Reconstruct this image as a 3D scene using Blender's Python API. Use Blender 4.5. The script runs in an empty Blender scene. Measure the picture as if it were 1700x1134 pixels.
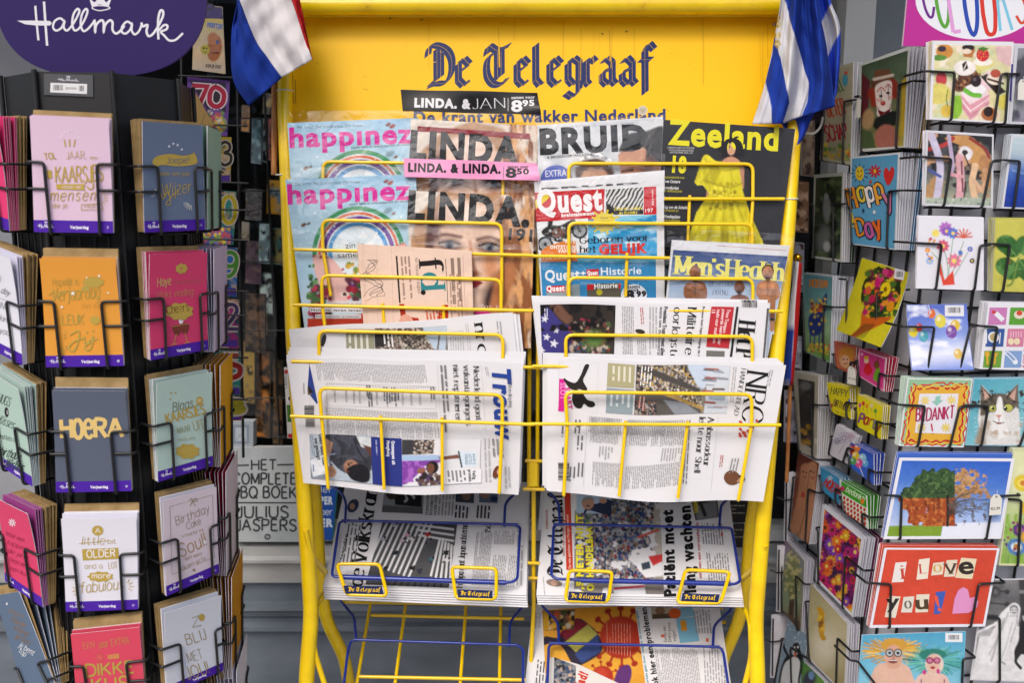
import bpy, math, random
import numpy as np
from mathutils import Vector, Matrix

sc = bpy.context.scene
COL = sc.collection
R = math.radians
# ---------------------------------------------------------------- camera, sky, sun, exposure
PITCH = R(9.2)
FPX = 1464.0                       # focal length in photo pixels (1700 wide)
EYE = np.array((0.0, 0.0, 1.5))
cam = bpy.data.cameras.new('camera')
cam.sensor_width = 36.0
cam.lens = 36.0 * FPX / 1700.0
cam.clip_start = 0.05
cam.clip_end = 400
cam.dof.use_dof = True
cam.dof.focus_distance = 1.5
cam.dof.aperture_fstop = 5.0
cam_o = bpy.data.objects.new('camera', cam)
cam_o.location = EYE
cam_o.rotation_euler = (R(90) - PITCH, 0, 0)
COL.objects.link(cam_o)
sc.camera = cam_o

SUN_EL, SUN_AZ = 50, -22            # elevation, degrees to the right of straight behind the camera
world = bpy.data.worlds.new('World')
sc.world = world
world.use_nodes = True
wn = world.node_tree
sky = wn.nodes.new('ShaderNodeTexSky')
sky.sky_type = 'NISHITA'
sky.sun_disc = False
sky.sun_elevation = R(SUN_EL)
sky.sun_rotation = R(180 - SUN_AZ)
sky.air_density = 1.0
sky.dust_density = 5.0
sky.ozone_density = 1.0
wn.links.new(sky.outputs[0], wn.nodes['Background'].inputs[0])
wn.nodes['Background'].inputs[1].default_value = 0.15
sun = bpy.data.lights.new('sun', 'SUN')
sun.energy = 0.9
sun.angle = R(24)
sun.color = (1.0, 0.98, 0.955)
sun_o = bpy.data.objects.new('sun', sun)
sd = Vector((math.sin(R(SUN_AZ)) * math.cos(R(SUN_EL)), -math.cos(R(SUN_AZ)) * math.cos(R(SUN_EL)), math.sin(R(SUN_EL))))
sun_o.rotation_euler = sd.to_track_quat('Z', 'Y').to_euler()
sun_o.location = (2, -4, 6)
COL.objects.link(sun_o)
sc.view_settings.view_transform = 'Standard'
sc.view_settings.look = 'None'
sc.view_settings.exposure = 0.48
sc.view_settings.gamma = 1.0
sc.cycles.max_bounces = 8
sc.cycles.transparent_max_bounces = 16

# ---------------------------------------------------------------- rays and planes
_cp, _sp = math.cos(PITCH), math.sin(PITCH)
def rays(px, py):
    x = (np.asarray(px, float) - 850.0) / FPX
    y = -(np.asarray(py, float) - 567.0) / FPX
    return np.stack([x, _cp + y * _sp, -_sp + y * _cp], -1)

class Plane:
    """A real plane of the place: yaw > 0 faces to the right, rec > 0 leans its top away."""
    def __init__(s, o, yaw, rec=0.0):
        s.yaw, s.rec = yaw, rec
        a, r = R(yaw), R(rec)
        s.o = np.asarray(o, float)
        s.n = np.array((math.sin(a) * math.cos(r), -math.cos(a) * math.cos(r), math.sin(r)))
        s.t = np.array((math.cos(a), math.sin(a), 0.0))
        s.u = np.cross(s.n, s.t)
        if s.u[2] < 0: s.u = -s.u
    def hit(s, px, py):
        d = rays(px, py)
        k = ((s.o - EYE) @ s.n) / (d @ s.n)
        return EYE + d * k[..., None] if d.ndim > 1 else EYE + d * k
    def off(s, d):
        return Plane(s.o + s.n * d, s.yaw, s.rec)

def at(px, py, Y):
    d = rays(px, py)
    return EYE + d * (Y / d[1])
def plane_at(px, py, Y, yaw=0, rec=0):
    return Plane(at(px, py, Y), yaw, rec)

# crops of the photo in which the drawing was measured: x0, y0, scale
A1 = (0, 0, 2.836); A2 = (0, 380, 2.836); A3 = (0, 740, 2.879)
B1 = (380, 0, 2.835); B2 = (860, 0, 2.835)
C1 = (460, 360, 3.15); C2 = (860, 360, 3.15)
D1 = (380, 680, 2.498); D2 = (860, 680, 2.498)
E1 = (1300, 0, 2.835); E2 = (1300, 380, 2.835); E3 = (1260, 740, 2.877)
F1 = (290, 0, 3.781); F2 = (290, 290, 3.781); F3 = (320, 560, 3.335)
PX = (0, 0, 1.0)
def topx(v, pts):
    p = np.asarray(pts, float)
    return p / v[2] + np.array((v[0], v[1]))

# ---------------------------------------------------------------- colour and materials
def lin(h):
    if not isinstance(h, str): return tuple(h)
    if len(h) == 3: h = ''.join(c * 2 for c in h)
    v = [int(h[i:i + 2], 16) / 255 for i in (0, 2, 4)]
    return tuple(0.9 * (c / 12.92 if c <= .04045 else ((c + .055) / 1.055) ** 2.4) for c in v)

def new_mat(name, rough=.5, col=None, metal=0.0, coat=0.0, attr=False):
    m = bpy.data.materials.new(name)
    m.use_nodes = True
    nt = m.node_tree
    b = nt.nodes['Principled BSDF']
    b.inputs['Roughness'].default_value = rough
    b.inputs['Metallic'].default_value = metal
    b.inputs['Coat Weight'].default_value = coat
    if attr: b.inputs['Specular IOR Level'].default_value = .22
    b.inputs['Coat Roughness'].default_value = .12
    if col is not None: b.inputs['Base Color'].default_value = (*lin(col), 1)
    if attr:
        a = nt.nodes.new('ShaderNodeAttribute')
        a.attribute_name = 'ink'
        nt.links.new(a.outputs['Color'], b.inputs['Base Color'])
    return m, nt, b
def add_bump(nt, b, scale, strength, dist=.002, detail=3, coat=False, stretch=(1, 1, 1)):
    tc = nt.nodes.new('ShaderNodeTexCoord'); mp = nt.nodes.new('ShaderNodeMapping')
    mp.inputs['Scale'].default_value = stretch
    n = nt.nodes.new('ShaderNodeTexNoise'); n.inputs['Scale'].default_value = scale; n.inputs['Detail'].default_value = detail
    bp = nt.nodes.new('ShaderNodeBump'); bp.inputs['Strength'].default_value = strength; bp.inputs['Distance'].default_value = dist
    nt.links.new(tc.outputs['Object'], mp.inputs[0]); nt.links.new(mp.outputs[0], n.inputs['Vector'])
    nt.links.new(n.outputs['Fac'], bp.inputs['Height'])
    nt.links.new(bp.outputs[0], b.inputs['Coat Normal' if coat else 'Normal'])
    return n
def mottle(nt, b, c1, c2, scale, detail=4, lo=.35, hi=.7, stretch=(1, 1, 1)):
    tc = nt.nodes.new('ShaderNodeTexCoord'); mp = nt.nodes.new('ShaderNodeMapping')
    mp.inputs['Scale'].default_value = stretch
    n = nt.nodes.new('ShaderNodeTexNoise'); n.inputs['Scale'].default_value = scale; n.inputs['Detail'].default_value = detail
    r = nt.nodes.new('ShaderNodeValToRGB')
    r.color_ramp.elements[0].position = lo; r.color_ramp.elements[1].position = hi
    r.color_ramp.elements[0].color = (*lin(c1), 1); r.color_ramp.elements[1].color = (*lin(c2), 1)
    nt.links.new(tc.outputs['Object'], mp.inputs[0]); nt.links.new(mp.outputs[0], n.inputs['Vector'])
    nt.links.new(n.outputs['Fac'], r.inputs[0]); nt.links.new(r.outputs[0], b.inputs['Base Color'])

MAT = {}
m, nt, b = new_mat('card_print', .62, attr=True); add_bump(nt, b, 900, .06, .0004); MAT['card'] = m
m, nt, b = new_mat('magazine_print', .38, attr=True, coat=.2); b.inputs['Coat Roughness'].default_value = .2
add_bump(nt, b, 7, .25, .004, 2, coat=True); MAT['mag'] = m
m, nt, b = new_mat('newsprint', .85, attr=True); add_bump(nt, b, 22, .28, .0035, 3, stretch=(.6, 1, 1.6)); MAT['news'] = m
m, nt, b = new_mat('sleeved_print', .45, attr=True, coat=.4); b.inputs['Coat Roughness'].default_value = .08
add_bump(nt, b, 16, .55, .006, 3, coat=True); MAT['cello'] = m
m, nt, b = new_mat('gold_foil', .42, 'c8ac50', .3); add_bump(nt, b, 60, .12, .001); MAT['gold'] = m
m, nt, b = new_mat('flag_cloth', .9, attr=True); add_bump(nt, b, 420, .3, .001); MAT['cloth'] = m
m, nt, b = new_mat('yellow_paint', .36, 'f2c400', coat=.25)
mottle(nt, b, 'eec400', 'f8d400', 14, 5, .3, .6)
rp_ = [n for n in nt.nodes if n.type == 'VALTORGB'][0]; e_ = rp_.color_ramp.elements.new(.22); e_.color = (*lin('8a6a1c'), 1); e_ = rp_.color_ramp.elements.new(.27); e_.color = (*lin('e2b800'), 1)
[n for n in nt.nodes if n.type == 'TEX_NOISE'][0].inputs['Scale'].default_value = 26; add_bump(nt, b, 70, .14, .001); MAT['yellow'] = m
m, nt, b = new_mat('yellow_wire_paint', .3, 'f2c800', coat=.3); add_bump(nt, b, 120, .1, .001); MAT['ywire'] = m
m, nt, b = new_mat('board_print', .5, attr=True, coat=.06); b.inputs['Coat Roughness'].default_value = .3
add_bump(nt, b, 5, .1, .004, 2, coat=True); MAT['board'] = m
m, nt, b = new_mat('blue_wire_paint', .35, '142f8f', coat=.3); MAT['bwire'] = m
m, nt, b = new_mat('black_wire_paint', .42, '17181b'); MAT['kwire'] = m
m, nt, b = new_mat('black_panel', .5, '141518'); mottle(nt, b, '101113', '1b1c20', 9); MAT['kpanel'] = m
m, nt, b = new_mat('grey_panel', .5, '5d5f66'); mottle(nt, b, '54565d', '676970', 6); MAT['gpanel'] = m
m, nt, b = new_mat('pole_wood', .5, 'b5763c'); mottle(nt, b, '96592a', 'c58749', 20, 5, stretch=(8, 8, 1)); MAT['wood'] = m
m, nt, b = new_mat('brass_knob', .25, 'c99a2e', 1.0); MAT['brass'] = m
m, nt, b = new_mat('white_plastic', .4, 'd9d8d2'); MAT['wplastic'] = m
m, nt, b = new_mat('steel_screw', .35, '8c8c8a', 1.0); MAT['steel'] = m
m, nt, b = new_mat('kraft_paper', .8, 'a58a5c'); mottle(nt, b, '93784a', 'ab9061', 60, 6); MAT['kraft'] = m
m, nt, b = new_mat('white_envelope', .75, 'd6d5de'); mottle(nt, b, 'e2e0ea', 'eeedf5', 40, 4); MAT['env'] = m
m, nt, b = new_mat('sill_paint', .5, 'a6a8a8'); mottle(nt, b, '85888b', 'b6b7b6', 4, 10, .3, .7, (1, 1, 3)); add_bump(nt, b, 30, .15, .002); MAT['sill'] = m
m, nt, b = new_mat('plinth_paint', .55, '6a7480'); mottle(nt, b, '4f5965', '78818c', 5, 10, .25, .72, (1, 1, 2)); add_bump(nt, b, 40, .2, .002); MAT['plinth'] = m
m, nt, b = new_mat('wall_paint', .7, '8d9096'); mottle(nt, b, '83868d', '979aa0', 5, 6); add_bump(nt, b, 60, .2, .003); MAT['wall'] = m
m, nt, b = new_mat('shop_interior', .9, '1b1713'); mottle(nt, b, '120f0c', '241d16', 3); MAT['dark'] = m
m, nt, b = new_mat('white_frame', .45, 'c9cbca'); mottle(nt, b, 'bfc2c2', 'd2d3d2', 4); MAT['wframe'] = m
m, nt, b = new_mat('pale_reflection', .8, '9a9ca0'); mottle(nt, b, 'd0d2d6', 'dfe0e2', 4, 4, stretch=(1, 1, .1)); MAT['blind'] = m  # pale tone that imitates the reflection in the right pane
m, nt, b = new_mat('paving', .85, '9c9a96'); mottle(nt, b, '8c8a86', 'aaa8a4', 9, 8); add_bump(nt, b, 60, .4, .004); MAT['pave'] = m
m, nt, b = new_mat('brickwork', .85, '7a6a60')
bt = nt.nodes.new('ShaderNodeTexBrick'); bt.inputs['Scale'].default_value = 6
bt.inputs['Color1'].default_value = (*lin('6f6258'), 1); bt.inputs['Color2'].default_value = (*lin('82746a'), 1); bt.inputs['Mortar'].default_value = (*lin('a09a92'), 1)
tc = nt.nodes.new('ShaderNodeTexCoord'); mp = nt.nodes.new('ShaderNodeMapping'); mp.inputs['Rotation'].default_value = (R(90), 0, 0)
nt.links.new(tc.outputs['Object'], mp.inputs[0]); nt.links.new(mp.outputs[0], bt.inputs['Vector']); nt.links.new(bt.outputs[0], b.inputs['Base Color']); MAT['brick'] = m
m, nt, b = new_mat('house_glass', .05, '20262c', 0, .5); MAT['hglass'] = m

def sheer(name, tint, gloss_rough, fac, bump_scale, bump, dist=.01):
    """clear film or glass: mostly see-through with a wrinkled reflection"""
    m = bpy.data.materials.new(name); m.use_nodes = True
    nt = m.node_tree; nt.nodes.clear()
    o = nt.nodes.new('ShaderNodeOutputMaterial'); mx = nt.nodes.new('ShaderNodeMixShader')
    tr = nt.nodes.new('ShaderNodeBsdfTransparent'); tr.inputs[0].default_value = (*tint, 1)
    gl = nt.nodes.new('ShaderNodeBsdfGlossy'); gl.inputs['Roughness'].default_value = gloss_rough
    lw = nt.nodes.new('ShaderNodeLayerWeight'); lw.inputs['Blend'].default_value = .5
    pw = nt.nodes.new('ShaderNodeMath'); pw.operation = 'POWER'; pw.inputs[1].default_value = 4.0
    mm = nt.nodes.new('ShaderNodeMath'); mm.operation = 'MULTIPLY_ADD'; mm.inputs[1].default_value = .6; mm.inputs[2].default_value = fac
    nt.links.new(lw.outputs['Facing'], pw.inputs[0]); nt.links.new(pw.outputs[0], mm.inputs[0]); nt.links.new(mm.outputs[0], mx.inputs[0])
    nt.links.new(tr.outputs[0], mx.inputs[1]); nt.links.new(gl.outputs[0], mx.inputs[2]); nt.links.new(mx.outputs[0], o.inputs[0])
    if bump:
        tc = nt.nodes.new('ShaderNodeTexCoord'); n = nt.nodes.new('ShaderNodeTexNoise'); n.inputs['Scale'].default_value = bump_scale; n.inputs['Detail'].default_value = 3
        n.inputs['Distortion'].default_value = .6
        bp = nt.nodes.new('ShaderNodeBump'); bp.inputs['Strength'].default_value = bump; bp.inputs['Distance'].default_value = dist
        nt.links.new(tc.outputs['Object'], n.inputs['Vector']); nt.links.new(n.outputs['Fac'], bp.inputs['Height'])
        nt.links.new(bp.outputs[0], gl.inputs['Normal'])
    return m
MAT['film'] = sheer('clear_film', (.985, .985, .98), .10, .07, 20, .4, .013)
m, nt, b = new_mat('core_panel', .5, 'b4b6be'); mottle(nt, b, 'ced0d8', 'dddfe6', 5); MAT['corepanel'] = m
MAT['glass'] = sheer('window_glass', (.93, .95, .95), .0, .03, 0, 0)
MAT['tinted'] = sheer('tinted_glass', (.86, .88, .9), .02, .10, 2, .02)

# ---------------------------------------------------------------- objects and tags
def tag(o, label=None, cat=None, group=None, kind=None):
    if label: o['label'] = label
    if cat: o['category'] = cat
    if group: o['group'] = group
    if kind: o['kind'] = kind
    return o
def empty(name, loc, label, cat, group=None):
    o = bpy.data.objects.new(name, None)
    o.empty_display_size = .05
    COL.objects.link(o); o.location = tuple(loc)
    return tag(o, label, cat, group)

def link_mesh(name, me, mats, loc, parent=None):
    for k in mats: me.materials.append(MAT[k])
    o = bpy.data.objects.new(name, me)
    COL.objects.link(o)
    if parent is not None:
        o.parent = parent
        o.location = tuple(np.asarray(loc, float) - np.asarray(parent['_w'], float)) if '_w' in parent else tuple(np.asarray(loc, float) - np.array(parent.location))
    else:
        o.location = tuple(loc)
    o['_w'] = [float(c) for c in loc]
    return o

class MB:
    """collects geometry and links it as ONE mesh object"""
    def __init__(s): s.v = []; s.f = []; s.sm = []; s.n = 0; s.mi = []
    def add(s, V, Fs, smooth=False, mi=0):
        V = np.asarray(V, float)
        s.v.append(V); s.f += [[i + s.n for i in f] for f in Fs]; s.sm += [smooth] * len(Fs); s.mi += [mi] * len(Fs); s.n += len(V)
    def box(s, x0, x1, y0, y1, z0, z1, mi=0):
        V = [(x, y, z) for x in (x0, x1) for y in (y0, y1) for z in (z0, z1)]
        s.add(V, [(0, 1, 3, 2), (4, 6, 7, 5), (0, 4, 5, 1), (2, 3, 7, 6), (0, 2, 6, 4), (1, 5, 7, 3)], mi=mi)
    def hexa(s, q, n, t, mi=0):
        """a quad (4 points) given thickness t behind it"""
        q = np.asarray(q, float); V = np.concatenate([q, q - np.asarray(n) * t])
        s.add(V, [(3, 2, 1, 0), (4, 5, 6, 7), (0, 1, 5, 4), (1, 2, 6, 5), (2, 3, 7, 6), (3, 0, 4, 7)], mi=mi)
    def prism(s, pts, n, t, mi=0):
        p = np.asarray(pts, float); k = len(p); V = np.concatenate([p, p - np.asarray(n) * t])
        Fs = [list(range(k - 1, -1, -1)), list(range(k, 2 * k))] + [(i, (i + 1) % k, k + (i + 1) % k, k + i) for i in range(k)]
        s.add(V, Fs, mi=mi)
    def tube(s, pts, r, sides=8, fillet=0.0, closed=False, cap=True, mi=0):
        p = [np.asarray(a, float) for a in pts]
        if fillet and len(p) > 2:
            q = [] if closed else [p[0]]
            rng = range(len(p)) if closed else range(1, len(p) - 1)
            for i in rng:
                a, b, c = p[i - 1], p[i], p[(i + 1) % len(p)]
                d1, d2 = a - b, c - b
                l1, l2 = np.linalg.norm(d1), np.linalg.norm(d2)
                f = min(fillet, l1 * .45, l2 * .45)
                e1, e2 = b + d1 / l1 * f, b + d2 / l2 * f
                for t in (0, .25, .5, .75, 1):
                    q.append((1 - t) ** 2 * e1 + 2 * t * (1 - t) * b + t * t * e2)
            if not closed: q.append(p[-1])
            p = q
        p = np.array(p); k = len(p)
        if closed: tg = np.roll(p, -1, 0) - np.roll(p, 1, 0)
        else:
            tg = np.empty_like(p); tg[1:-1] = p[2:] - p[:-2]; tg[0] = p[1] - p[0]; tg[-1] = p[-1] - p[-2]
        tg /= np.linalg.norm(tg, axis=1)[:, None] + 1e-12
        ref = np.array((0, 0, 1.)) if abs(tg[0][2]) < .9 else np.array((1., 0, 0))
        nn = np.cross(tg[0], ref); nn /= np.linalg.norm(nn)
        V = []
        rr = r if hasattr(r, '__len__') else [r] * k
        for i in range(k):
            nn = nn - tg[i] * (nn @ tg[i]); nn /= np.linalg.norm(nn)
            bb = np.cross(tg[i], nn)
            for j in range(sides):
                a = 2 * math.pi * j / sides
                V.append(p[i] + rr[i] * (math.cos(a) * nn + math.sin(a) * bb))
        Fs = []
        for i in range(k if closed else k - 1):
            a, b2 = i * sides, ((i + 1) % k) * sides
            for j in range(sides):
                Fs.append((a + j, a + (j + 1) % sides, b2 + (j + 1) % sides, b2 + j))
        s.add(V, Fs, True, mi)
        if cap and not closed:
            s.add(V[:sides], [list(range(sides - 1, -1, -1))], mi=mi); s.add(V[-sides:], [list(range(sides))], mi=mi)
    def lathe(s, c, axis, prof, sides=16, mi=0):
        ax = np.asarray(axis, float); ax /= np.linalg.norm(ax)
        ref = np.array((0, 0, 1.)) if abs(ax[2]) < .9 else np.array((1., 0, 0))
        a1 = np.cross(ax, ref); a1 /= np.linalg.norm(a1); a2 = np.cross(ax, a1)
        V = [np.asarray(c) + ax * h + r * (math.cos(2 * math.pi * j / sides) * a1 + math.sin(2 * math.pi * j / sides) * a2) for r, h in prof for j in range(sides)]
        Fs = [(i * sides + j, i * sides + (j + 1) % sides, (i + 1) * sides + (j + 1) % sides, (i + 1) * sides + j) for i in range(len(prof) - 1) for j in range(sides)]
        s.add(V, Fs, True, mi)
    def build(s, name, mats, parent=None, loc=None):
        if isinstance(mats, str): mats = [mats]
        V = np.concatenate(s.v)
        if loc is None:
            loc = np.array((V[:, 0].mean(), V[:, 1].mean(), V[:, 2].min()))
        loc = np.asarray(loc, float)
        me = bpy.data.meshes.new(name)
        me.from_pydata((V - loc).tolist(), [], s.f)
        me.polygons.foreach_set('use_smooth', s.sm)
        me.polygons.foreach_set('material_index', s.mi)
        me.update()
        return link_mesh(name, me, mats, loc, parent)

# ---------------------------------------------------------------- lettering
_B = {}
def bfont(txt, sp=1.0):
    if (txt, sp) in _B: return _B[txt, sp]
    c = bpy.data.curves.new('lettering', 'FONT'); c.body = txt; c.resolution_u = 3; c.space_character = sp
    o = bpy.data.objects.new('lettering', c)
    me = bpy.data.meshes.new_from_object(o)
    V = np.zeros(len(me.vertices) * 3); me.vertices.foreach_get('co', V); V = V.reshape(-1, 3)[:, :2].copy()
    Fs = [list(p.vertices) for p in me.polygons]
    bpy.data.objects.remove(o); bpy.data.curves.remove(c); bpy.data.meshes.remove(me)
    cnt = {}
    for f in Fs:
        for i in range(len(f)):
            cnt[(f[i], f[(i + 1) % len(f)])] = 1
    bd = [(a, b) for (a, b) in cnt if (b, a) not in cnt]
    # orientation: make sure faces are counter-clockwise
    f = Fs[0]; p = V[f]
    ar = sum(p[i][0] * p[(i + 1) % len(p)][1] - p[(i + 1) % len(p)][0] * p[i][1] for i in range(len(p)))
    N = np.zeros((len(V), 2)); W = np.zeros(len(V))
    for a, b2 in bd:
        d = V[b2] - V[a]; l = np.hypot(*d) + 1e-12
        n = np.array((d[1], -d[0])) / l * (1 if ar > 0 else -1)
        N[a] += n; N[b2] += n
    l = np.hypot(N[:, 0], N[:, 1]); ok = l > 1e-6
    N[ok] /= l[ok][:, None]
    N[ok] *= np.minimum(2 / np.maximum(l[ok], 1e-3), 1.6)[:, None]
    _B[txt, sp] = (V, Fs, bd, N)
    return _B[txt, sp]

_G = {
'a':"~38 44 24 50 8 42 4 25 8 7 22 0 38 12;38 50 38 0",'b':"4 70 4 0;~4 38 20 50 36 42 41 25 36 8 20 0 4 12",'c':"~38 40 24 50 8 42 3 25 8 8 24 0 38 10",
'd':"38 70 38 0;~38 38 22 50 8 42 3 25 8 8 22 0 38 12",'e':"4 27 39 27;~39 27 36 43 22 50 8 43 3 25 8 7 24 0 38 9",'f':"~32 66 22 70 13 60 13 30;13 30 13 0;2 48 27 48",
'g':"~38 38 22 50 8 42 3 25 8 8 22 0 38 12;~38 50 38 5 36 -14 22 -22 6 -16",'h':"4 70 4 0;~4 34 18 49 32 46 36 32;36 32 36 0",'i':"5 50 5 0;5 61 5 67",
'j':"~12 50 12 5 11 -14 0 -21;12 61 12 67",'k':"4 70 4 0;34 50 4 22;14 31 36 0",'l':"5 70 5 0",'m':"4 50 4 0;~4 36 16 49 27 46 30 32;30 32 30 0;~30 36 42 49 53 46 56 32;56 32 56 0",
'n':"4 50 4 0;~4 34 18 49 32 46 36 32;36 32 36 0",'o':"~22 50 8 43 3 25 8 7 22 0 36 7 41 25 36 43 22 50",'p':"4 50 4 -22;~4 38 20 50 36 42 41 25 36 8 20 0 4 12",
'q':"38 50 38 -22;~38 38 22 50 8 42 3 25 8 8 22 0 38 12",'r':"4 50 4 0;~4 32 14 46 28 49",'s':"~34 42 20 50 7 42 10 30 28 22 35 11 22 0 5 8",'t':"~13 64 13 30 15 6 22 0 30 4;2 48 27 48",
'u':"4 50 4 18;~4 18 8 3 20 0 32 8 36 20;36 50 36 0",'v':"2 50 19 0;19 0 36 50",'w':"2 50 15 0;15 0 28 48;28 48 41 0;41 0 54 50",'x':"3 50 35 0;35 50 3 0",
'y':"3 50 20 4;~36 50 20 4 14 -14 4 -21",'z':"4 50 34 50;34 50 3 0;3 0 36 0",
'A':"2 0 27 70;27 70 52 0;11 25 43 25",'B':"5 70 5 0;5 70 22 70;~22 70 36 66 39 54 34 41 22 38;5 38 22 38;~22 38 40 33 44 19 38 4 22 0;5 0 22 0",
'C':"~52 56 40 69 24 69 9 56 4 35 9 14 24 1 40 1 52 13",'D':"5 70 5 0;5 70 20 70;~20 70 42 63 51 46 51 24 42 7 20 0;5 0 20 0",'E':"5 70 5 0;5 70 40 70;5 37 36 37;5 0 42 0",
'F':"5 70 5 0;5 70 40 70;5 37 36 37",'G':"~52 56 40 69 24 69 9 56 4 35 9 14 24 1 40 1 52 13;52 13 52 33;34 33 54 33",'H':"5 70 5 0;50 70 50 0;5 37 50 37",'I':"5 70 5 0",
'J':"~24 70 24 14 18 2 8 0 2 10",'K':"5 70 5 0;46 70 5 28;18 40 48 0",'L':"5 70 5 0;5 0 40 0",'M':"5 0 5 70;5 70 32 8;32 8 59 70;59 70 59 0",'N':"5 0 5 70;5 70 50 0;50 0 50 70",
'O':"~30 70 12 60 4 35 12 10 30 0 48 10 56 35 48 60 30 70",'P':"5 70 5 0;5 70 24 70;~24 70 40 65 44 52 38 37 24 33;5 33 24 33",'Q':"~30 70 12 60 4 35 12 10 30 0 48 10 56 35 48 60 30 70;36 16 56 -4",
'R':"5 70 5 0;5 70 24 70;~24 70 40 65 44 53 38 39 24 35;5 35 24 35;24 35 46 0",'S':"~42 59 30 70 14 68 6 54 14 41 32 33 42 18 34 3 18 0 4 10",'T':"24 70 24 0;2 70 46 70",
'U':"5 70 5 22;~5 22 12 4 27 0 42 4 49 22;49 22 49 70",'V':"2 70 26 0;26 0 50 70",'W':"2 70 20 0;20 0 38 68;38 68 56 0;56 0 74 70",'X':"3 70 48 0;48 70 3 0",'Y':"2 70 25 32;48 70 25 32;25 32 25 0",
'Z':"4 70 44 70;44 70 3 0;3 0 46 0",'0':"~22 70 9 60 4 35 9 10 22 0 35 10 40 35 35 60 22 70",'1':"8 56 20 70;20 70 20 0",'2':"~5 56 14 69 30 69 37 55 30 38 4 0;4 0 40 0",
'3':"~6 62 20 70 34 63 34 46 18 37;~18 37 38 30 37 9 20 0 4 8",'4':"30 70 3 20;3 20 42 20;30 70 30 0",'5':"36 70 9 70;9 70 7 38;~7 38 22 44 38 34 37 10 20 0 4 8",
'6':"~34 66 20 66 8 48 4 24 10 5 22 0 36 8 38 26 30 40 16 40 5 28",'7':"4 70 40 70;40 70 14 0",'8':"~22 38 8 46 8 62 22 70 36 62 36 46 22 38 5 28 5 8 22 0 39 8 39 28 22 38",
'9':"~38 44 30 32 14 32 5 46 10 65 22 70 34 64 39 46 34 18 22 3 8 4",'.':"4 0 4 5",',':"6 5 2 -8",'!':"5 70 5 20;5 0 5 5",'?':"~4 56 14 69 30 66 34 52 22 38 18 20;18 0 18 5",
'-':"4 26 26 26",'+':"4 30 36 30;20 46 20 14",'&':"~46 30 34 6 16 0 4 12 10 30 28 48 28 64 18 70 10 60 14 46 48 0",'€':"~46 60 32 70 16 60 10 35 16 10 32 0 46 10;2 42 36 42;2 28 34 28","'":"4 70 4 56",':':"4 0 4 6;4 40 4 46",
'|':"4 74 4 -6",'"':"4 70 4 56;14 70 14 56",'(':"~16 74 5 35 16 -6",')':"~4 74 15 35 4 -6",
}
# broken letters of the old newspaper title
_GB = {
'D':"~2 56 6 72 20 76 42 68 54 50 53 24 40 6 20 4 2 -2;22 70 22 14;30 68 30 16;22 14 2 -2",
'e':"8 42 8 10;8 10 19 0;19 0 33 10;8 42 20 51;20 51 32 40;32 40 10 25",
'T':"~4 58 10 74 28 66 56 76;~22 62 6 48 5 20 18 3 36 2 50 14;28 64 28 14;36 64 36 18;28 14 20 8",
'l':"9 76 9 10;9 10 18 0;18 0 25 6",'g':"8 42 8 11;8 11 18 1;18 1 32 10;8 42 20 51;20 51 32 43;32 43 32 -10;32 -10 17 -23;17 -23 2 -15",
'r':"9 47 9 6;9 6 15 0;9 40 20 51;20 51 29 43",'a':"6 40 18 51;18 51 30 41;30 41 30 8;30 8 37 1;30 9 18 0;18 0 8 9;8 9 8 23;8 23 30 32",
'f':"34 66 23 77;23 77 14 66;14 66 14 -16;3 47 28 47",
}
def catmull(p, k=5):
    p = np.asarray(p, float)
    if len(p) < 3: return p
    closed = np.allclose(p[0], p[-1])
    a = np.concatenate([[p[-2] if closed else 2 * p[0] - p[1]], p, [p[1] if closed else 2 * p[-1] - p[-2]]])
    out = []
    for i in range(1, len(a) - 2):
        p0, p1, p2, p3 = a[i - 1:i + 3]
        for t in np.arange(k) / k:
            out.append(.5 * (2 * p1 + (p2 - p0) * t + (2 * p0 - 5 * p1 + 4 * p2 - p3) * t * t + (3 * p1 - p0 - 3 * p2 + p3) * t ** 3))
    out.append(p[-1])
    return np.array(out)
def strokes(txt, table=None, track=11, seed=0, wob=0):
    """skeleton lines of a text, in tenths of a unit (capital height 70)"""
    rng = random.Random(seed); out = []; x = 0
    T = table or _G
    for ch in txt:
        if ch == ' ': x += 26; continue
        g = T.get(ch) or _G.get(ch)
        if g is None: x += 20; continue
        dy = rng.uniform(-wob, wob); sx = 0
        for st in g.split(';'):
            sm = st[0] == '~'
            a = np.array([float(c) for c in st.lstrip('~').split()]).reshape(-1, 2)
            sx = max(sx, a[:, 0].max())
            out.append((catmull(a, 4) if sm else a) + (x, dy))
        x += sx + track
    return out, max(x - track, 1)

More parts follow.
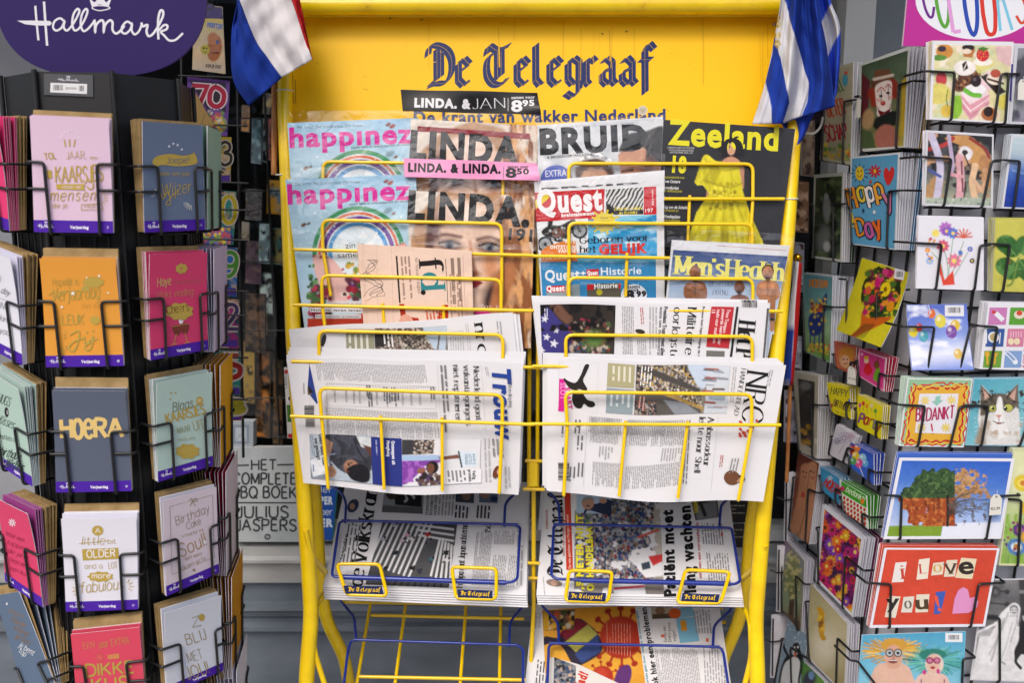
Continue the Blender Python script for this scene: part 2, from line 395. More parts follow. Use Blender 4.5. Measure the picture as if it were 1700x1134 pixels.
# ---------------------------------------------------------------- printed sheets
class Painter:
    def __init__(s, X, Y, seed=0):
        s.X, s.Y = X, Y; s.C = np.ones(X.shape + (3,)) * .5; s.rng = np.random.RandomState(seed)
    def _mix(s, a, col):
        a = np.clip(a, 0, 1)[..., None]; s.C = s.C * (1 - a) + np.array(lin(col)) * a
    def fill(s, col): s.C[:] = lin(col)
    def grad(s, stops, p0, p1):
        d = np.array(p1, float) - p0; t = ((s.X - p0[0]) * d[0] + (s.Y - p0[1]) * d[1]) / (d @ d)
        cs = np.array([lin(c) for c in stops]); xs = np.linspace(0, 1, len(stops))
        for k in range(3): s.C[..., k] = np.interp(np.clip(t, 0, 1), xs, cs[:, k])
    def e(s, cx, cy, rx, ry, col, rot=0, soft=.15, a=1):
        c, sn = math.cos(R(rot)), math.sin(R(rot)); dx, dy = s.X - cx, s.Y - cy
        d = np.sqrt(((dx * c + dy * sn) / rx) ** 2 + ((-dx * sn + dy * c) / ry) ** 2)
        s._mix(a * (1 + soft / 2 - d) / soft, col)
    def poly(s, pts, col, soft=2.0, a=1, smooth=False):
        p = np.asarray(pts, float)
        if smooth: p = catmull(np.concatenate([p, p[:1]]), 5)[:-1]
        ins = np.zeros(s.X.shape, bool); dm = np.full(s.X.shape, 1e9)
        for i in range(len(p)):
            (x0, y0), (x1, y1) = p[i - 1], p[i]
            if y0 != y1:
                cnd = ((y0 > s.Y) != (y1 > s.Y)) & (s.X < (x1 - x0) * (s.Y - y0) / (y1 - y0) + x0); ins ^= cnd
            dx, dy = x1 - x0, y1 - y0; l2 = dx * dx + dy * dy + 1e-9
            t = np.clip(((s.X - x0) * dx + (s.Y - y0) * dy) / l2, 0, 1)
            dm = np.minimum(dm, np.hypot(s.X - x0 - t * dx, s.Y - y0 - t * dy))
        s._mix(a * (np.where(ins, dm, -dm) / soft + .5), col)
    def ln(s, pts, w, col, soft=1.5, a=1, smooth=False):
        p = np.asarray(pts, float)
        if smooth: p = catmull(p, 5)
        dm = np.full(s.X.shape, 1e9)
        for i in range(1, len(p)):
            (x0, y0), (x1, y1) = p[i - 1], p[i]; dx, dy = x1 - x0, y1 - y0; l2 = dx * dx + dy * dy + 1e-9
            t = np.clip(((s.X - x0) * dx + (s.Y - y0) * dy) / l2, 0, 1)
            dm = np.minimum(dm, np.hypot(s.X - x0 - t * dx, s.Y - y0 - t * dy))
        s._mix(a * ((w / 2 - dm) / soft + .5), col)
    def vnoise(s, sc_, seed=0, oct=3, sx=1, sy=1):
        rng = np.random.RandomState(seed); out = 0; amp = 1; tot = 0
        for o in range(oct):
            L = rng.rand(64, 64); u = s.X * sx / sc_ * 2 ** o; v = s.Y * sy / sc_ * 2 ** o
            i, j = np.floor(u).astype(int), np.floor(v).astype(int); f, g = u - i, v - j
            f = f * f * (3 - 2 * f); g = g * g * (3 - 2 * g)
            A = L[i % 64, j % 64]; B = L[(i + 1) % 64, j % 64]; Cc = L[i % 64, (j + 1) % 64]; D = L[(i + 1) % 64, (j + 1) % 64]
            out = out + amp * (A * (1 - f) * (1 - g) + B * f * (1 - g) + Cc * (1 - f) * g + D * f * g); tot += amp; amp *= .55
        return out / tot
    def noise(s, sc_, amt, seed=0, sx=1, sy=1):
        s.C = np.clip(s.C * (1 + amt * (s.vnoise(sc_, seed, 3, sx, sy) - .5) * 2)[..., None], 0, 1)
    def blot(s, col, sc_, thr, seed=0, soft=.08, sx=1, sy=1, mask=None, a=1):
        v = a * np.clip((s.vnoise(sc_, seed, 3, sx, sy) - thr) / soft + .5, 0, 1)
        if mask is not None: v = v * mask
        s._mix(v, col)
    def dots(s, n, cols, r0, r1, box, seed=0, asp=1.0, a=1):
        rng = random.Random(seed)
        for i in range(n):
            s.e(rng.uniform(box[0], box[2]), rng.uniform(box[1], box[3]), r := rng.uniform(r0, r1), r * asp, rng.choice(cols), rng.uniform(-30, 30), .5, a)
    def face(s, cx, cy, w, skin, hair, rot=0, lips='8a3a35'):
        """a small painted head: hair, face, eyes, nose, mouth (w = half the face width)"""
        s.e(cx, cy - w * .25, w * 1.25, w * 1.5, hair); s.e(cx, cy + w * .05, w, w * 1.32, skin)
        dk = [c * .35 for c in lin(skin)]
        for k in (-1, 1):
            s.ln([(cx + k * w * .2, cy - w * .32), (cx + k * w * .62, cy - w * .3)], w * .12, hair, 1)
            s.e(cx + k * w * .4, cy - w * .1, w * .2, w * .1, '241c1c')
        s.ln([(cx, cy), (cx + w * .08, cy + w * .4)], w * .12, dk, 1, .6)
        s.e(cx, cy + w * .72, w * .38, w * .12, lips)

LZ = 1.6e-5
class Sheet:
    """one printed sheet or stiff card: its paper and its ink in one mesh, drawn in crop coordinates on a real plane"""
    def __init__(s, plane, view, quad, paper='e6e6ea', edge='dedee4', t=.0008, bend=None, sag=None, grid=14, back=None, mat='card'):
        s.pl, s.v, s.q = plane, view, np.asarray(quad, float); s.mat = mat
        s.V = []; s.N = 0; s.ls = []; s.lt = []; s.li = []; s.C = []; s.M = []; s.sm = []
        s.z = 0.0; s.bend = bend; s.sag = sag
        q3 = plane.hit(*topx(view, s.q).T)
        s.q3 = q3
        s.loc = (q3[2] + q3[3]) / 2
        s.tx = (q3[2] - q3[3]); s.w3 = np.linalg.norm(s.tx); s.tx = s.tx / s.w3
        s.ux = (q3[0] - q3[3]) - ((q3[0] - q3[3]) @ s.tx) * s.tx; s.h3 = np.linalg.norm(s.ux); s.ux /= s.h3
        n = grid if bend else 1
        g = s._grid(s.q, n, n)
        F3 = s._to3(g); B3 = F3 - plane.n * t
        k = n + 1
        fs = [(i * k + j, (i + 1) * k + j, (i + 1) * k + j + 1, i * k + j + 1) for i in range(n) for j in range(n)]
        s._put(F3, fs, np.tile(lin(paper), (len(F3), 1)))
        s._put(B3, [f[::-1] for f in fs], np.tile(lin(back or edge), (len(F3), 1)))
        ring = [i for i in range(k)] + [i * k + n for i in range(1, k)] + [n * k + j for j in range(n - 1, -1, -1)] + [i * k for i in range(n - 1, 0, -1)]
        r = len(ring)
        s._put(np.concatenate([F3[ring], B3[ring]]), [(i, (i + 1) % r, r + (i + 1) % r, r + i) for i in range(r)], np.tile(lin(edge), (2 * r, 1)))
        s.z = LZ * 2
    def _grid(s, q, nx, ny):
        q = np.asarray(q, float); u = np.linspace(0, 1, nx + 1)[None, :, None]; v = np.linspace(0, 1, ny + 1)[:, None, None]
        return ((q[0] * (1 - u) + q[1] * u) * (1 - v) + (q[3] * (1 - u) + q[2] * u) * v).reshape(-1, 2)
    def _to3(s, pts, z=None):
        p = s.pl.hit(*topx(s.v, pts).T)
        zz = s.z if z is None else z
        if s.bend:
            a = ((p - s.q3[3]) @ s.tx) / s.w3; b = ((p - s.q3[3]) @ s.ux) / s.h3
            zz = zz + s.bend(a, b)
            if s.sag: p = p + s.ux * np.asarray(s.sag(a, b))[..., None]
            return p + s.pl.n * np.asarray(zz)[..., None]
        return p + s.pl.n * (np.asarray(zz)[..., None] if np.ndim(zz) else zz)
    def _put(s, P, faces, cols, mi=0):
        for f in faces:
            s.ls.append(len(s.li)); s.lt.append(len(f)); s.li.extend([i + s.N for i in f]); s.M.append(mi)
        s.V.append(P); s.C.append(cols); s.N += len(P)
    def _putnp(s, P, F4, cols, mi=0):
        k = F4.shape[1]; st = len(s.li)
        s.li.extend((F4 + s.N).ravel().tolist()); s.ls.extend(range(st, st + k * len(F4), k)); s.lt.extend([k] * len(F4)); s.M.extend([mi] * len(F4))
        s.V.append(P); s.C.append(cols); s.N += len(P)
    def _c(s, col):
        return (lin('fff'), 1) if col == 'gold' else (lin(col), 0)
    def view(s, v): s.v = v; return s
    def up(s, k=1): s.z += LZ * k
    def poly(s, pts, col, smooth=False):
        p = np.asarray(pts, float)
        if smooth: p = catmull(np.concatenate([p, p[:1]]), 5)[:-1]
        c, mi = s._c(col); s._put(s._to3(p), [list(range(len(p)))], np.tile(c, (len(p), 1)), mi); s.up(); return s
    def quad(s, q, col, n=None):
        n = n or (10 if s.bend else 1); c, mi = s._c(col); g = s._grid(q, n, n); k = n + 1
        i, j = np.meshgrid(np.arange(n), np.arange(n), indexing='ij'); a = (i * k + j).ravel()
        s._putnp(s._to3(g), np.stack([a, a + k, a + k + 1, a + 1], 1), np.tile(c, (len(g), 1)), mi); s.up(); return s
    def rect(s, x0, y0, x1, y1, col): return s.quad([(x0, y0), (x1, y0), (x1, y1), (x0, y1)], col)
    def ell(s, cx, cy, rx, ry, col, rot=0, n=20):
        a = np.arange(n) * 2 * math.pi / n; c, sn = math.cos(R(rot)), math.sin(R(rot)); x, y = rx * np.cos(a), ry * np.sin(a)
        return s.poly(np.stack([cx + x * c - y * sn, cy + x * sn + y * c], 1), col)
    def strip(s, pts, w, col, nib=None, z0=0):
        p = np.asarray(pts, float)
        keep = np.ones(len(p), bool); keep[1:] = np.hypot(*(p[1:] - p[:-1]).T) > 1e-6; p = p[keep]
        if len(p) < 2: return
        d = p[1:] - p[:-1]; d /= np.hypot(d[:, 0], d[:, 1])[:, None]
        n = np.stack([-d[:, 1], d[:, 0]], 1)
        vn = np.empty_like(p); vn[0] = n[0]; vn[-1] = n[-1]; vn[1:-1] = n[1:] + n[:-1]
        l = np.hypot(vn[:, 0], vn[:, 1]); vn /= np.maximum(l, 1e-3)[:, None]
        if nib is None:
            mit = np.ones(len(p)); mit[1:-1] = np.minimum(2 / np.maximum(l[1:-1], .2), 1.5)
            o = vn * (w / 2 * mit)[:, None] if np.ndim(w) == 0 else vn * (np.asarray(w)[:, None] / 2)
        else:
            a, b = np.asarray(nib[0], float), np.asarray(nib[1], float)
            da, db = vn @ a, vn @ b; h = np.sqrt(da * da + db * db) + 1e-9
            o = (a[None] * da[:, None] + b[None] * db[:, None]) / h[:, None]
        c, mi = s._c(col); k = len(p)
        zz = s.z + z0 + np.linspace(0, LZ * .9, k)
        V = s._to3(np.concatenate([p + o, p - o]), np.concatenate([zz, zz]))
        i = np.arange(k - 1)
        s._putnp(V, np.stack([i, i + k, i + k + 1, i + 1], 1), np.tile(c, (2 * k, 1)), mi)
    def line(s, pts, w, col, smooth=False, closed=False):
        p = np.asarray(pts, float)
        if closed: p = np.concatenate([p, p[:1]])
        if smooth: p = catmull(p, 5)
        s.strip(p, w, col); s.up(); return s
    def frame(s, q, w, col):
        q = [np.array(a, float) for a in q]
        for i in range(4): s.strip([q[i], q[(i + 1) % 4]], w, col); s.up(.3)
        s.up(); return s
    def text(s, txt, x0, y0, x1, y1, h, col, font='sans', b=0.0, sh=0.0, seed=0, wob=0, serif=True, track=11):
        """txt from baseline start to baseline end, capital height h (crop pixels)"""
        p0 = np.array((x0, y0), float); ax = np.array((x1, y1), float) - p0; L = np.hypot(*ax)
        up = np.array((ax[1], -ax[0])) / L * h
        if font == 'sans':
            V, Fs, bd, N = bfont(txt, 1 + b * 1.8)
            lo, hi = V[:, 0].min(), V[:, 0].max(); k = h / .686
            W = np.concatenate([V, V + N * (b * .56)]) if b else V
            sxy = np.stack([(W[:, 0] - lo) / (hi - lo) * L, W[:, 1] * k], 1)
            u = ax / L; w = up / h
            sxy[:, 0] += sh * sxy[:, 1]
            P = p0 + sxy[:, :1] * u + sxy[:, 1:] * w
            n = len(V)
            FF = Fs + ([(a, b2, b2 + n, a + n) for a, b2 in bd] if b else [])
            c, mi = s._c(col); s._put(s._to3(P), FF, np.tile(c, (len(P), 1)), mi); s.up(); return s
        st, W = strokes(txt, _GB if font == 'black' else None, 7 if font == 'black' else track, seed, wob)
        M = np.stack([ax / W, up / 70.0], 0); M[1] += ax / L * (sh * h / 70.0)
        for i, a in enumerate(st):
            p = p0 + a @ M
            z0 = LZ * .25 * (i % 7)
            if font == 'serif':
                bw = (b or .13) * h; u = ax / L; w = up / h
                s.strip(p, 0, col, (u * bw / 2, w * max(bw * .13, .35)), z0)
                if serif and len(a) == 2:
                    for e, o2 in ((0, 1), (1, 0)):
                        if abs(a[e][1] - a[o2][1]) > 20 and min(abs(a[e][1] - y) for y in (0, 50, 70, -22)) < 1.5:
                            s.strip([p[e] - u * bw * .95, p[e] + u * bw * .95], max(bw * .24, .6), col, None, z0 + LZ)
            elif font == 'black':
                bw = (b or .15) * h; u = ax / L; w = up / h
                s.strip(p, 0, col, ((u * .77 + w * .64) * bw / 2, (u * -.64 + w * .77) * bw * .12), z0)
            else:
                s.strip(p, (b or .09) * h, col, None, z0)
        s.up(2.6); return s
    def para(s, q0, q1, q2, n, col='8d8d92', frac=.5, seed=0, ragged=.06):
        """n lines of small print: q0-q1 is the first line, q2 the start of the last"""
        rng = random.Random(seed); q0, q1, q2 = (np.array(a, float) for a in (q0, q1, q2))
        ax = q1 - q0; L = np.hypot(*ax); dn = (q2 - q0) / max(n - 1, 1); hh = dn * frac * .5; sp = np.hypot(*dn)
        V = []; F = []
        for i in range(n):
            x = 0; end = L * (1 - (rng.random() * ragged if rng.random() > .15 else rng.random() * .6))
            while x < end:
                wl = sp * rng.uniform(1.2, 5.0); e = min(x + wl, end)
                a, b2 = q0 + dn * i + ax / L * x, q0 + dn * i + ax / L * e; k = len(V)
                V += [a - hh, b2 - hh, b2 + hh, a + hh]; F.append((k, k + 1, k + 2, k + 3)); x = e + sp * .55
        c, mi = s._c(col); V = np.array(V)
        s._putnp(s._to3(V), np.array(F), np.tile(c, (len(V), 1)), mi); s.up(); return s
    def pic(s, quad, nx, ny, fn, seed=0):
        g = s._grid(quad, nx, ny); P = Painter(g[:, 0].reshape(ny + 1, nx + 1), g[:, 1].reshape(ny + 1, nx + 1), seed)
        fn(P); c0_ = P.C.copy(); P.noise(34, .10, 41); P.noise(9, .13, 42); w_ = np.clip(1.05 - 1.3 * c0_.mean(-1), 0.05, 1)[..., None]; P.C = c0_ + (P.C - c0_) * w_; k = nx + 1
        i, j = np.meshgrid(np.arange(ny), np.arange(nx), indexing='ij'); a = (i * k + j).ravel()
        s._putnp(s._to3(g), np.stack([a, a + k, a + k + 1, a + 1], 1), np.clip(P.C, 0, 1).reshape(-1, 3)); s.up(); return s
    def barcode(s, x0, y0, x1, y1, vert=True, seed=1):
        rng = random.Random(seed); x = 0
        while x < 1:
            w = rng.choice((.02, .03, .05)); e = min(x + w, 1)
            if vert: s.quad([(x0 + (x1 - x0) * x, y0), (x0 + (x1 - x0) * e, y0), (x0 + (x1 - x0) * e, y1), (x0 + (x1 - x0) * x, y1)], '222', 1)
            else: s.quad([(x0, y0 + (y1 - y0) * x), (x1, y0 + (y1 - y0) * x), (x1, y0 + (y1 - y0) * e), (x0, y0 + (y1 - y0) * e)], '222', 1)
            s.z -= LZ; x = e + rng.choice((.02, .03, .04))
        s.up(); return s
    def build(s, name, label=None, cat=None, group=None, parent=None):
        V = np.concatenate(s.V) - s.loc; C = np.concatenate(s.C)
        me = bpy.data.meshes.new(name)
        me.vertices.add(len(V)); me.vertices.foreach_set('co', V.ravel())
        me.loops.add(len(s.li)); me.loops.foreach_set('vertex_index', np.array(s.li, np.int32))
        me.polygons.add(len(s.ls)); me.polygons.foreach_set('loop_start', np.array(s.ls, np.int32))
        try: me.polygons.foreach_set('loop_total', np.array(s.lt, np.int32))
        except Exception: pass
        me.polygons.foreach_set('material_index', np.array(s.M, np.int32))
        at_ = me.attributes.new('ink', 'FLOAT_COLOR', 'POINT')
        at_.data.foreach_set('color', np.concatenate([C, np.ones((len(C), 1))], 1).ravel())
        me.update(calc_edges=True); me.validate()
        me.polygons.foreach_set('use_smooth', [False] * len(me.polygons))
        o = link_mesh(name, me, [s.mat, 'gold'], s.loc, parent)
        return tag(o, label, cat, group)

def plain_copy(q3, n, t, name, mats, label, cat, group, front=None, edge=None, mat='card'):
    """an unprinted-looking copy further back in a pocket: only its edges and a strip of it show"""
    q3 = np.asarray(q3, float)
    me = bpy.data.meshes.new(name)
    loc = (q3[2] + q3[3]) / 2
    V = np.concatenate([q3, q3 - np.asarray(n) * t]) - loc
    V2 = np.concatenate([V, V])
    Fs = [(3, 2, 1, 0), (4, 5, 6, 7), (8, 9, 13, 12), (9, 10, 14, 13), (10, 11, 15, 14), (11, 8, 12, 15)]
    me.from_pydata(V2.tolist(), [], Fs)
    me.polygons.foreach_set('use_smooth', [False] * len(Fs))
    if front:
        C = np.array([(*lin(front), 1)] * 8 + [(*lin(edge or 'ececf4'), 1)] * 8)
        at_ = me.attributes.new('ink', 'FLOAT_COLOR', 'POINT'); at_.data.foreach_set('color', C.ravel())
    o = link_mesh(name, me, mats, loc)
    return tag(o, label, cat, group)

def stack(q3, n, up, spec, desc, seed=0):
    """cards and envelopes fanned out behind a front card with corners q3 (TL, TR, BR, BL).
    spec: list of (kind, colour, count, gap at top, gap at foot, rise)"""
    rng = random.Random(seed); n = np.asarray(n); up = np.asarray(up); q3 = np.asarray(q3, float)
    tx = q3[2] - q3[3]; tx /= np.linalg.norm(tx)
    dt = db = 0.0
    for kind, col, cnt, gt, gb, rise in spec:
        for i in range(cnt):
            dt += gt * rng.uniform(.7, 1.3); db += gb
            q = q3.copy(); r = up * rise * rng.uniform(.75, 1.15) + tx * rng.uniform(-.0012, .0012)
            q[0] += -n * dt + r; q[1] += -n * dt * rng.uniform(.9, 1.1) + r; q[2] += -n * db + r * .3; q[3] += -n * db + r * .3
            if kind == 'card':
                plain_copy(q, n, .0009, 'greeting_card', ['card'], f'{col[0]} card tucked behind {desc}', 'card', f'cards behind {desc}', col[1], col[2])
            elif kind == 'kraft':
                plain_copy(q, n, .0009, 'envelope', ['kraft'], f'brown envelope behind {desc}', 'envelope', f'brown envelopes behind {desc}')
            else:
                plain_copy(q, n, .0009, 'envelope', ['env'], f'white envelope behind {desc}', 'envelope', f'white envelopes behind {desc}')
# ================================================================ the setting
g = MB(); g.box(-14, 14, -16, 2.0, -.3, 0.0)
tag(g.build('pavement', 'pave'), kind='structure')

shop = empty('shop_front', (0, 2.05, 0), 'shop front with dark display window, pale sill and blue-grey plinth behind the racks', 'shop front')
def extrude(name, prof, x0, x1, mat, parent):
    b_ = MB(); k = len(prof)
    V = [(x, y, z) for x in (x0, x1) for y, z in prof]
    b_.add(V, [(i, (i + 1) % k, k + (i + 1) % k, k + i) for i in range(k)] + [list(range(k - 1, -1, -1)), list(range(k, 2 * k))])
    return b_.build(name, mat, parent)
extrude('sill', [(2.2, .672), (1.985, .662), (1.975, .655), (1.975, .648), (1.99, .642), (1.995, .59), (2.2, .59)], -3, 3, 'sill', shop)
extrude('plinth', [(2.2, .589), (2.012, .589), (2.012, .535), (1.992, .531), (1.990, .520), (2.0, .512), (2.004, .5), (2.016, .49), (2.016, .478), (2.0, .474), (2.0, .462), (2.02, .455),
                   (2.02, .12), (1.99, .10), (1.99, 0.0), (2.2, 0.0)], -3, 3, 'plinth', shop)
w_ = MB(); w_.box(-3, -1.02, 2.06, 2.2, .673, 3.2); w_.box(1.9, 3, 2.06, 2.2, .673, 3.2); w_.box(-1.02, 1.9, 2.06, 2.2, 2.421, 3.2)
w_.build('wall', 'wall', shop)
f_ = MB()
f_.box(-1.019, -.965, 2.04, 2.14, .673, 2.419); f_.box(.735, .80, 2.03, 2.14, .673, 2.419); f_.box(1.85, 1.899, 2.04, 2.14, .673, 2.419)
f_.box(-.9645, .7345, 2.05, 2.13, .673, .70); f_.box(.8005, 1.8495, 2.05, 2.13, .673, .72)
fr = f_.build('window_frame', 'wframe', shop)
p_ = MB(); p_.box(-.964, .734, 2.088, 2.092, .7005, 2.418); p_.build('pane', 'glass', fr)
p_ = MB(); p_.box(.801, 1.849, 2.088, 2.092, .7205, 2.418); p_.build('pane', 'tinted', fr)
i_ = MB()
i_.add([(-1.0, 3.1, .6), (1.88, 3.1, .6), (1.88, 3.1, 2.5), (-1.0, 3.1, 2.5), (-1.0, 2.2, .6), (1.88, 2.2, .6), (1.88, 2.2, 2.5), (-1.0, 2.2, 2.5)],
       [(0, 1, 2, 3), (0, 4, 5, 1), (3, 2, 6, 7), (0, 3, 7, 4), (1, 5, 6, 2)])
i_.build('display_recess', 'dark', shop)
i_ = MB(); i_.box(.801, 1.849, 2.16, 2.165, .75, 2.41); i_.build('reflection_panel', 'blind', shop)  # added pale panel, stands in for the bright reflection in the right pane
a_ = MB(); a_.box(-3, 3, 1.34, 2.05, 2.36, 2.42); a_.build('shade_canopy', 'wall', shop)  # unseen overhead slab, added to darken the header and upper racks

house = empty('house', (0, -14, 0), 'brick house with white windows across the street, mirrored in the shop glass', 'house')
h_ = MB(); h_.box(-14, 14, -15, -14, 0, 5.6); h_.build('wall', 'brick', house)
for x in (-9.5, -6, -2.5, 1, 4.5, 8):
    for z in (.9, 3.2):
        fr2 = MB(); fr2.box(x, x + 1.6, -13.99, -13.92, z, z + 2.2)
        fo = fr2.build('window_frame', 'wframe', house)
        gl = MB(); gl.box(x + .12, x + .76, -13.919, -13.91, z + .12, z + 2.08); gl.box(x + .84, x + 1.48, -13.919, -13.91, z + .12, z + 2.08)
        gl.build('pane', 'hglass', fo)

# ---------------------------------------------------------------- things standing in the shop window
PW = plane_at(440, 840, 2.03, 0, 3)
s = Sheet(PW, F3, [(215, 610), (600, 610), (604, 1134), (222, 1134)], 'a9b0b4', 'c8cccc', .02, mat='card')
s.pic([(218, 613), (598, 613), (601, 1131), (225, 1131)], 40, 55, lambda P: (P.grad(['a3abaf', 'aeb4b6', '9aa2a6'], (218, 613), (601, 1131)), P.noise(60, .08, 4)))
for tx_, x0, x1, y, h in (('HET', 322, 462, 735, 56), ('COMPLETE', 222, 572, 815, 62), ('BBQ BOEK', 218, 574, 890, 62), ('JULIUS', 245, 528, 1000, 64), ('JASPERS', 240, 572, 1072, 62)):
    s.text(tx_, x0, y, x1, y, h, '33363a', 'hand', .17, seed=3, wob=2)
s.line([(236, 711), (312, 709)], 9, '33363a'); s.line([(468, 708), (556, 705)], 9, '33363a'); s.line([(240, 917), (575, 918)], 8, '33363a')
s.ell(414, 1106, 18, 17, '3a3d41'); s.ell(414, 1106, 11, 8, '8d9498', 20)
s.build('cookbook_poster', 'grey hand-lettered barbecue cookbook cover in the shop window', 'book')
s = Sheet(plane_at(540, 840, 2.035, 0, 3), F3, [(690, 800), (800, 800), (770, 1125), (690, 1125)], '1f4fa4', '39b6c9', .02)
for tx_, y, f, h in (('ler', 860, 'hand', 34), ('PER', 925, 'sans', 40), ('aer', 985, 'hand', 36), ('ER', 1050, 'sans', 42)):
    s.text(tx_, 708, y, 772, y, h, 'd6e4f2', f, .1)
s.build('cookbook', 'blue cookbook with white lettering behind the left leg of the yellow stand', 'book')
s = Sheet(plane_at(375, 720, 2.045, 0, 2), F3, [(205, 465), (335, 467), (334, 606), (205, 606)], '9aa3ad', 'b9bfc4', .03)
s.rect(222, 485, 312, 590, '7d8896').rect(236, 500, 298, 576, 'a9b2bd')
s.line([(240, 570), (262, 540), (296, 570)], 5, '8b95a2')
s.build('framed_picture', 'small grey framed picture above the hand-lettered cookbook', 'picture')
s = Sheet(plane_at(478, 670, 2.04, 0, 1), F3, [(505, 168), (600, 172), (605, 560), (525, 560)], 'c9c9c5', 'bbb', .008)
s.rect(508, 180, 600, 200, 'b3262a').text('Classics', 523, 285, 521, 200, 16, '222')
s.poly([(520, 375), (602, 375), (604, 470), (524, 470)], '3f6b2a').rect(528, 535, 600, 558, 'b3262a')
s.ell(536, 340, 14, 18, 'e9e9e9').ell(536, 340, 9, 13, '333')
s.build('magazine', 'car magazine with red bands standing in the window left of the newspapers', 'magazine')

# dark card display inside the window
rngd = random.Random(11)
inside = [
 (F1, (415, 655, 472, 830), '4a2f16', '8a5a20', 'brown and gold card high in the dark shop window'),
 (F1, (478, 742, 545, 1030), '2f4048', '5f7a80', 'bluish card in a sleeve beside the wooden flagpole'),
 (F1, (548, 740, 580, 1020), '70777a', '9aa0a2', 'pale narrow card beside the red one in the dark window'),
 (F1, (582, 735, 640, 1012), '5a1614', '7d2a20', 'dark red card behind the flagpole in the window'),
 (F1, (550, 580, 640, 720), '2a1c12', '75603c', 'round brassy picture card under the flag tip'),
 (F2, (440, 85, 548, 290), '181216', '2a2024', 'nearly black card in the upper window display'),
 (F2, (575, 30, 680, 250), '7a5610', '3b4a55', 'yellow bordered picture card next to the yellow upright'),
 (F2, (440, 410, 545, 690), '23161f', '3a2530', 'dark purple card in the middle of the window display'),
 (F2, (415, 290, 470, 420), '40382f', '5c5347', 'brown card half way down the dark window'),
 (F2, (525, 300, 600, 560), '39464c', '6d7d80', 'shiny sleeved blue-grey card in the dark window'),
 (F2, (610, 330, 690, 570), '1e3a3a', '4d4426', 'dark green card close to the yellow upright'),
 (F2, (530, 610, 620, 880), '3c4245', '7c8583', 'clear sleeved grey card in the lower window display'),
 (F2, (440, 740, 570, 1120), '1e1512', '3d2a1e', 'tall dark brown card low in the window'),
 (F2, (520, 860, 585, 1010), '6a5436', '8d7450', 'small tan card low in the window'),
 (F3, (275, 20, 345, 370), '3b2e14', '6b5420', 'golden brown card above the grey picture'),
 (F3, (345, 70, 430, 560), '2e1f12', '7a4a1c', 'orange brown card above the cookbook cover'),
 (F3, (440, 120, 500, 600), '17110c', '3a2716', 'dark card right of the orange brown one in the window'),
]
for k, (v, (x0, y0, x1, y1), c1, c2, lab) in enumerate(inside):
    c1, c2 = ([min(1, 3.6 * q_) for q_ in lin(h_)] for h_ in (c1, c2))
    px_, py_ = topx(v, (x0, y1))
    s = Sheet(plane_at(px_, py_, 2.3 + .03 * (k % 4), rngd.uniform(-25, 10), 8), v, [(x0 + 6, y0), (x1, y0 + 8), (x1 - 2, y1), (x0, y1 - 8)], c1, '4a4640', .004, mat='cello')
    def fn(P, c1=c1, c2=c2, k=k, x0=x0, y0=y0, x1=x1, y1=y1):
        P.fill(c1); P.blot(c2, 55, .5, k, .2); P.blot('0c0a09', 40, .62, k + 30, .1); P.blot('8a7a50', 25, .72, k + 60, .06, a=.6)
    s.pic([(x0 + 9, y0 + 6), (x1 - 4, y0 + 12), (x1 - 6, y1 - 6), (x0 + 5, y1 - 12)], 16, 30, fn)
    s.build('greeting_card', lab, 'card', 'cards in the dark shop window')
for k, (v, (x0, y0, x1, y1), c1, c2, lab) in enumerate((
 (E1, (58, 850, 122, 1095), '7a5a44', 'b89a80', 'brown card of small figures between the yellow upright and the postcards'),
 (E1, (90, 560, 150, 830), '6a5a50', '8a7a6a', 'dull brown card behind the hook right of the stand'),
 (E2, (50, 60, 100, 300), '8a8a94', 'c8c8d4', 'pale sleeved card behind the furled flag'),
 (E2, (20, 500, 90, 700), '9a9aa8', 'd0d0dc', 'lilac grey card low behind the right upright'),
 (E2, (10, 760, 70, 1010), '8a8490', 'c4bccc', 'pale violet card behind the dark painting card'))):
    px_, py_ = topx(v, (x0, y1))
    s = Sheet(plane_at(px_, py_, 1.9, 10, 4), v, [(x0, y0), (x1, y0 + 6), (x1 - 2, y1), (x0 - 4, y1 - 6)], c1, 'c8c8d0', .004, mat='cello')
    s.pic([(x0 + 4, y0 + 6), (x1 - 4, y0 + 12), (x1 - 6, y1 - 6), (x0, y1 - 12)], 14, 30, lambda P: (P.fill(c1), P.blot(c2, 40, .5, k, .2), P.blot('3a2a22', 30, .6, k + 9, .1)))
    s.build('greeting_card', lab, 'card', 'cards between the stand and the right carousel')
dr = MB()
for x in (-.62, -.5, -.36):
    dr.tube([(x, 2.28, .68), (x, 2.28, 2.3)], .003, 6)
for z in np.arange(.8, 2.3, .18):
    dr.tube([(-.7, 2.275, z), (-.3, 2.275, z)], .002, 6)
tag(dr.build('wire_rack', 'kwire'), 'black wire rack holding dark cards inside the shop window', 'rack')

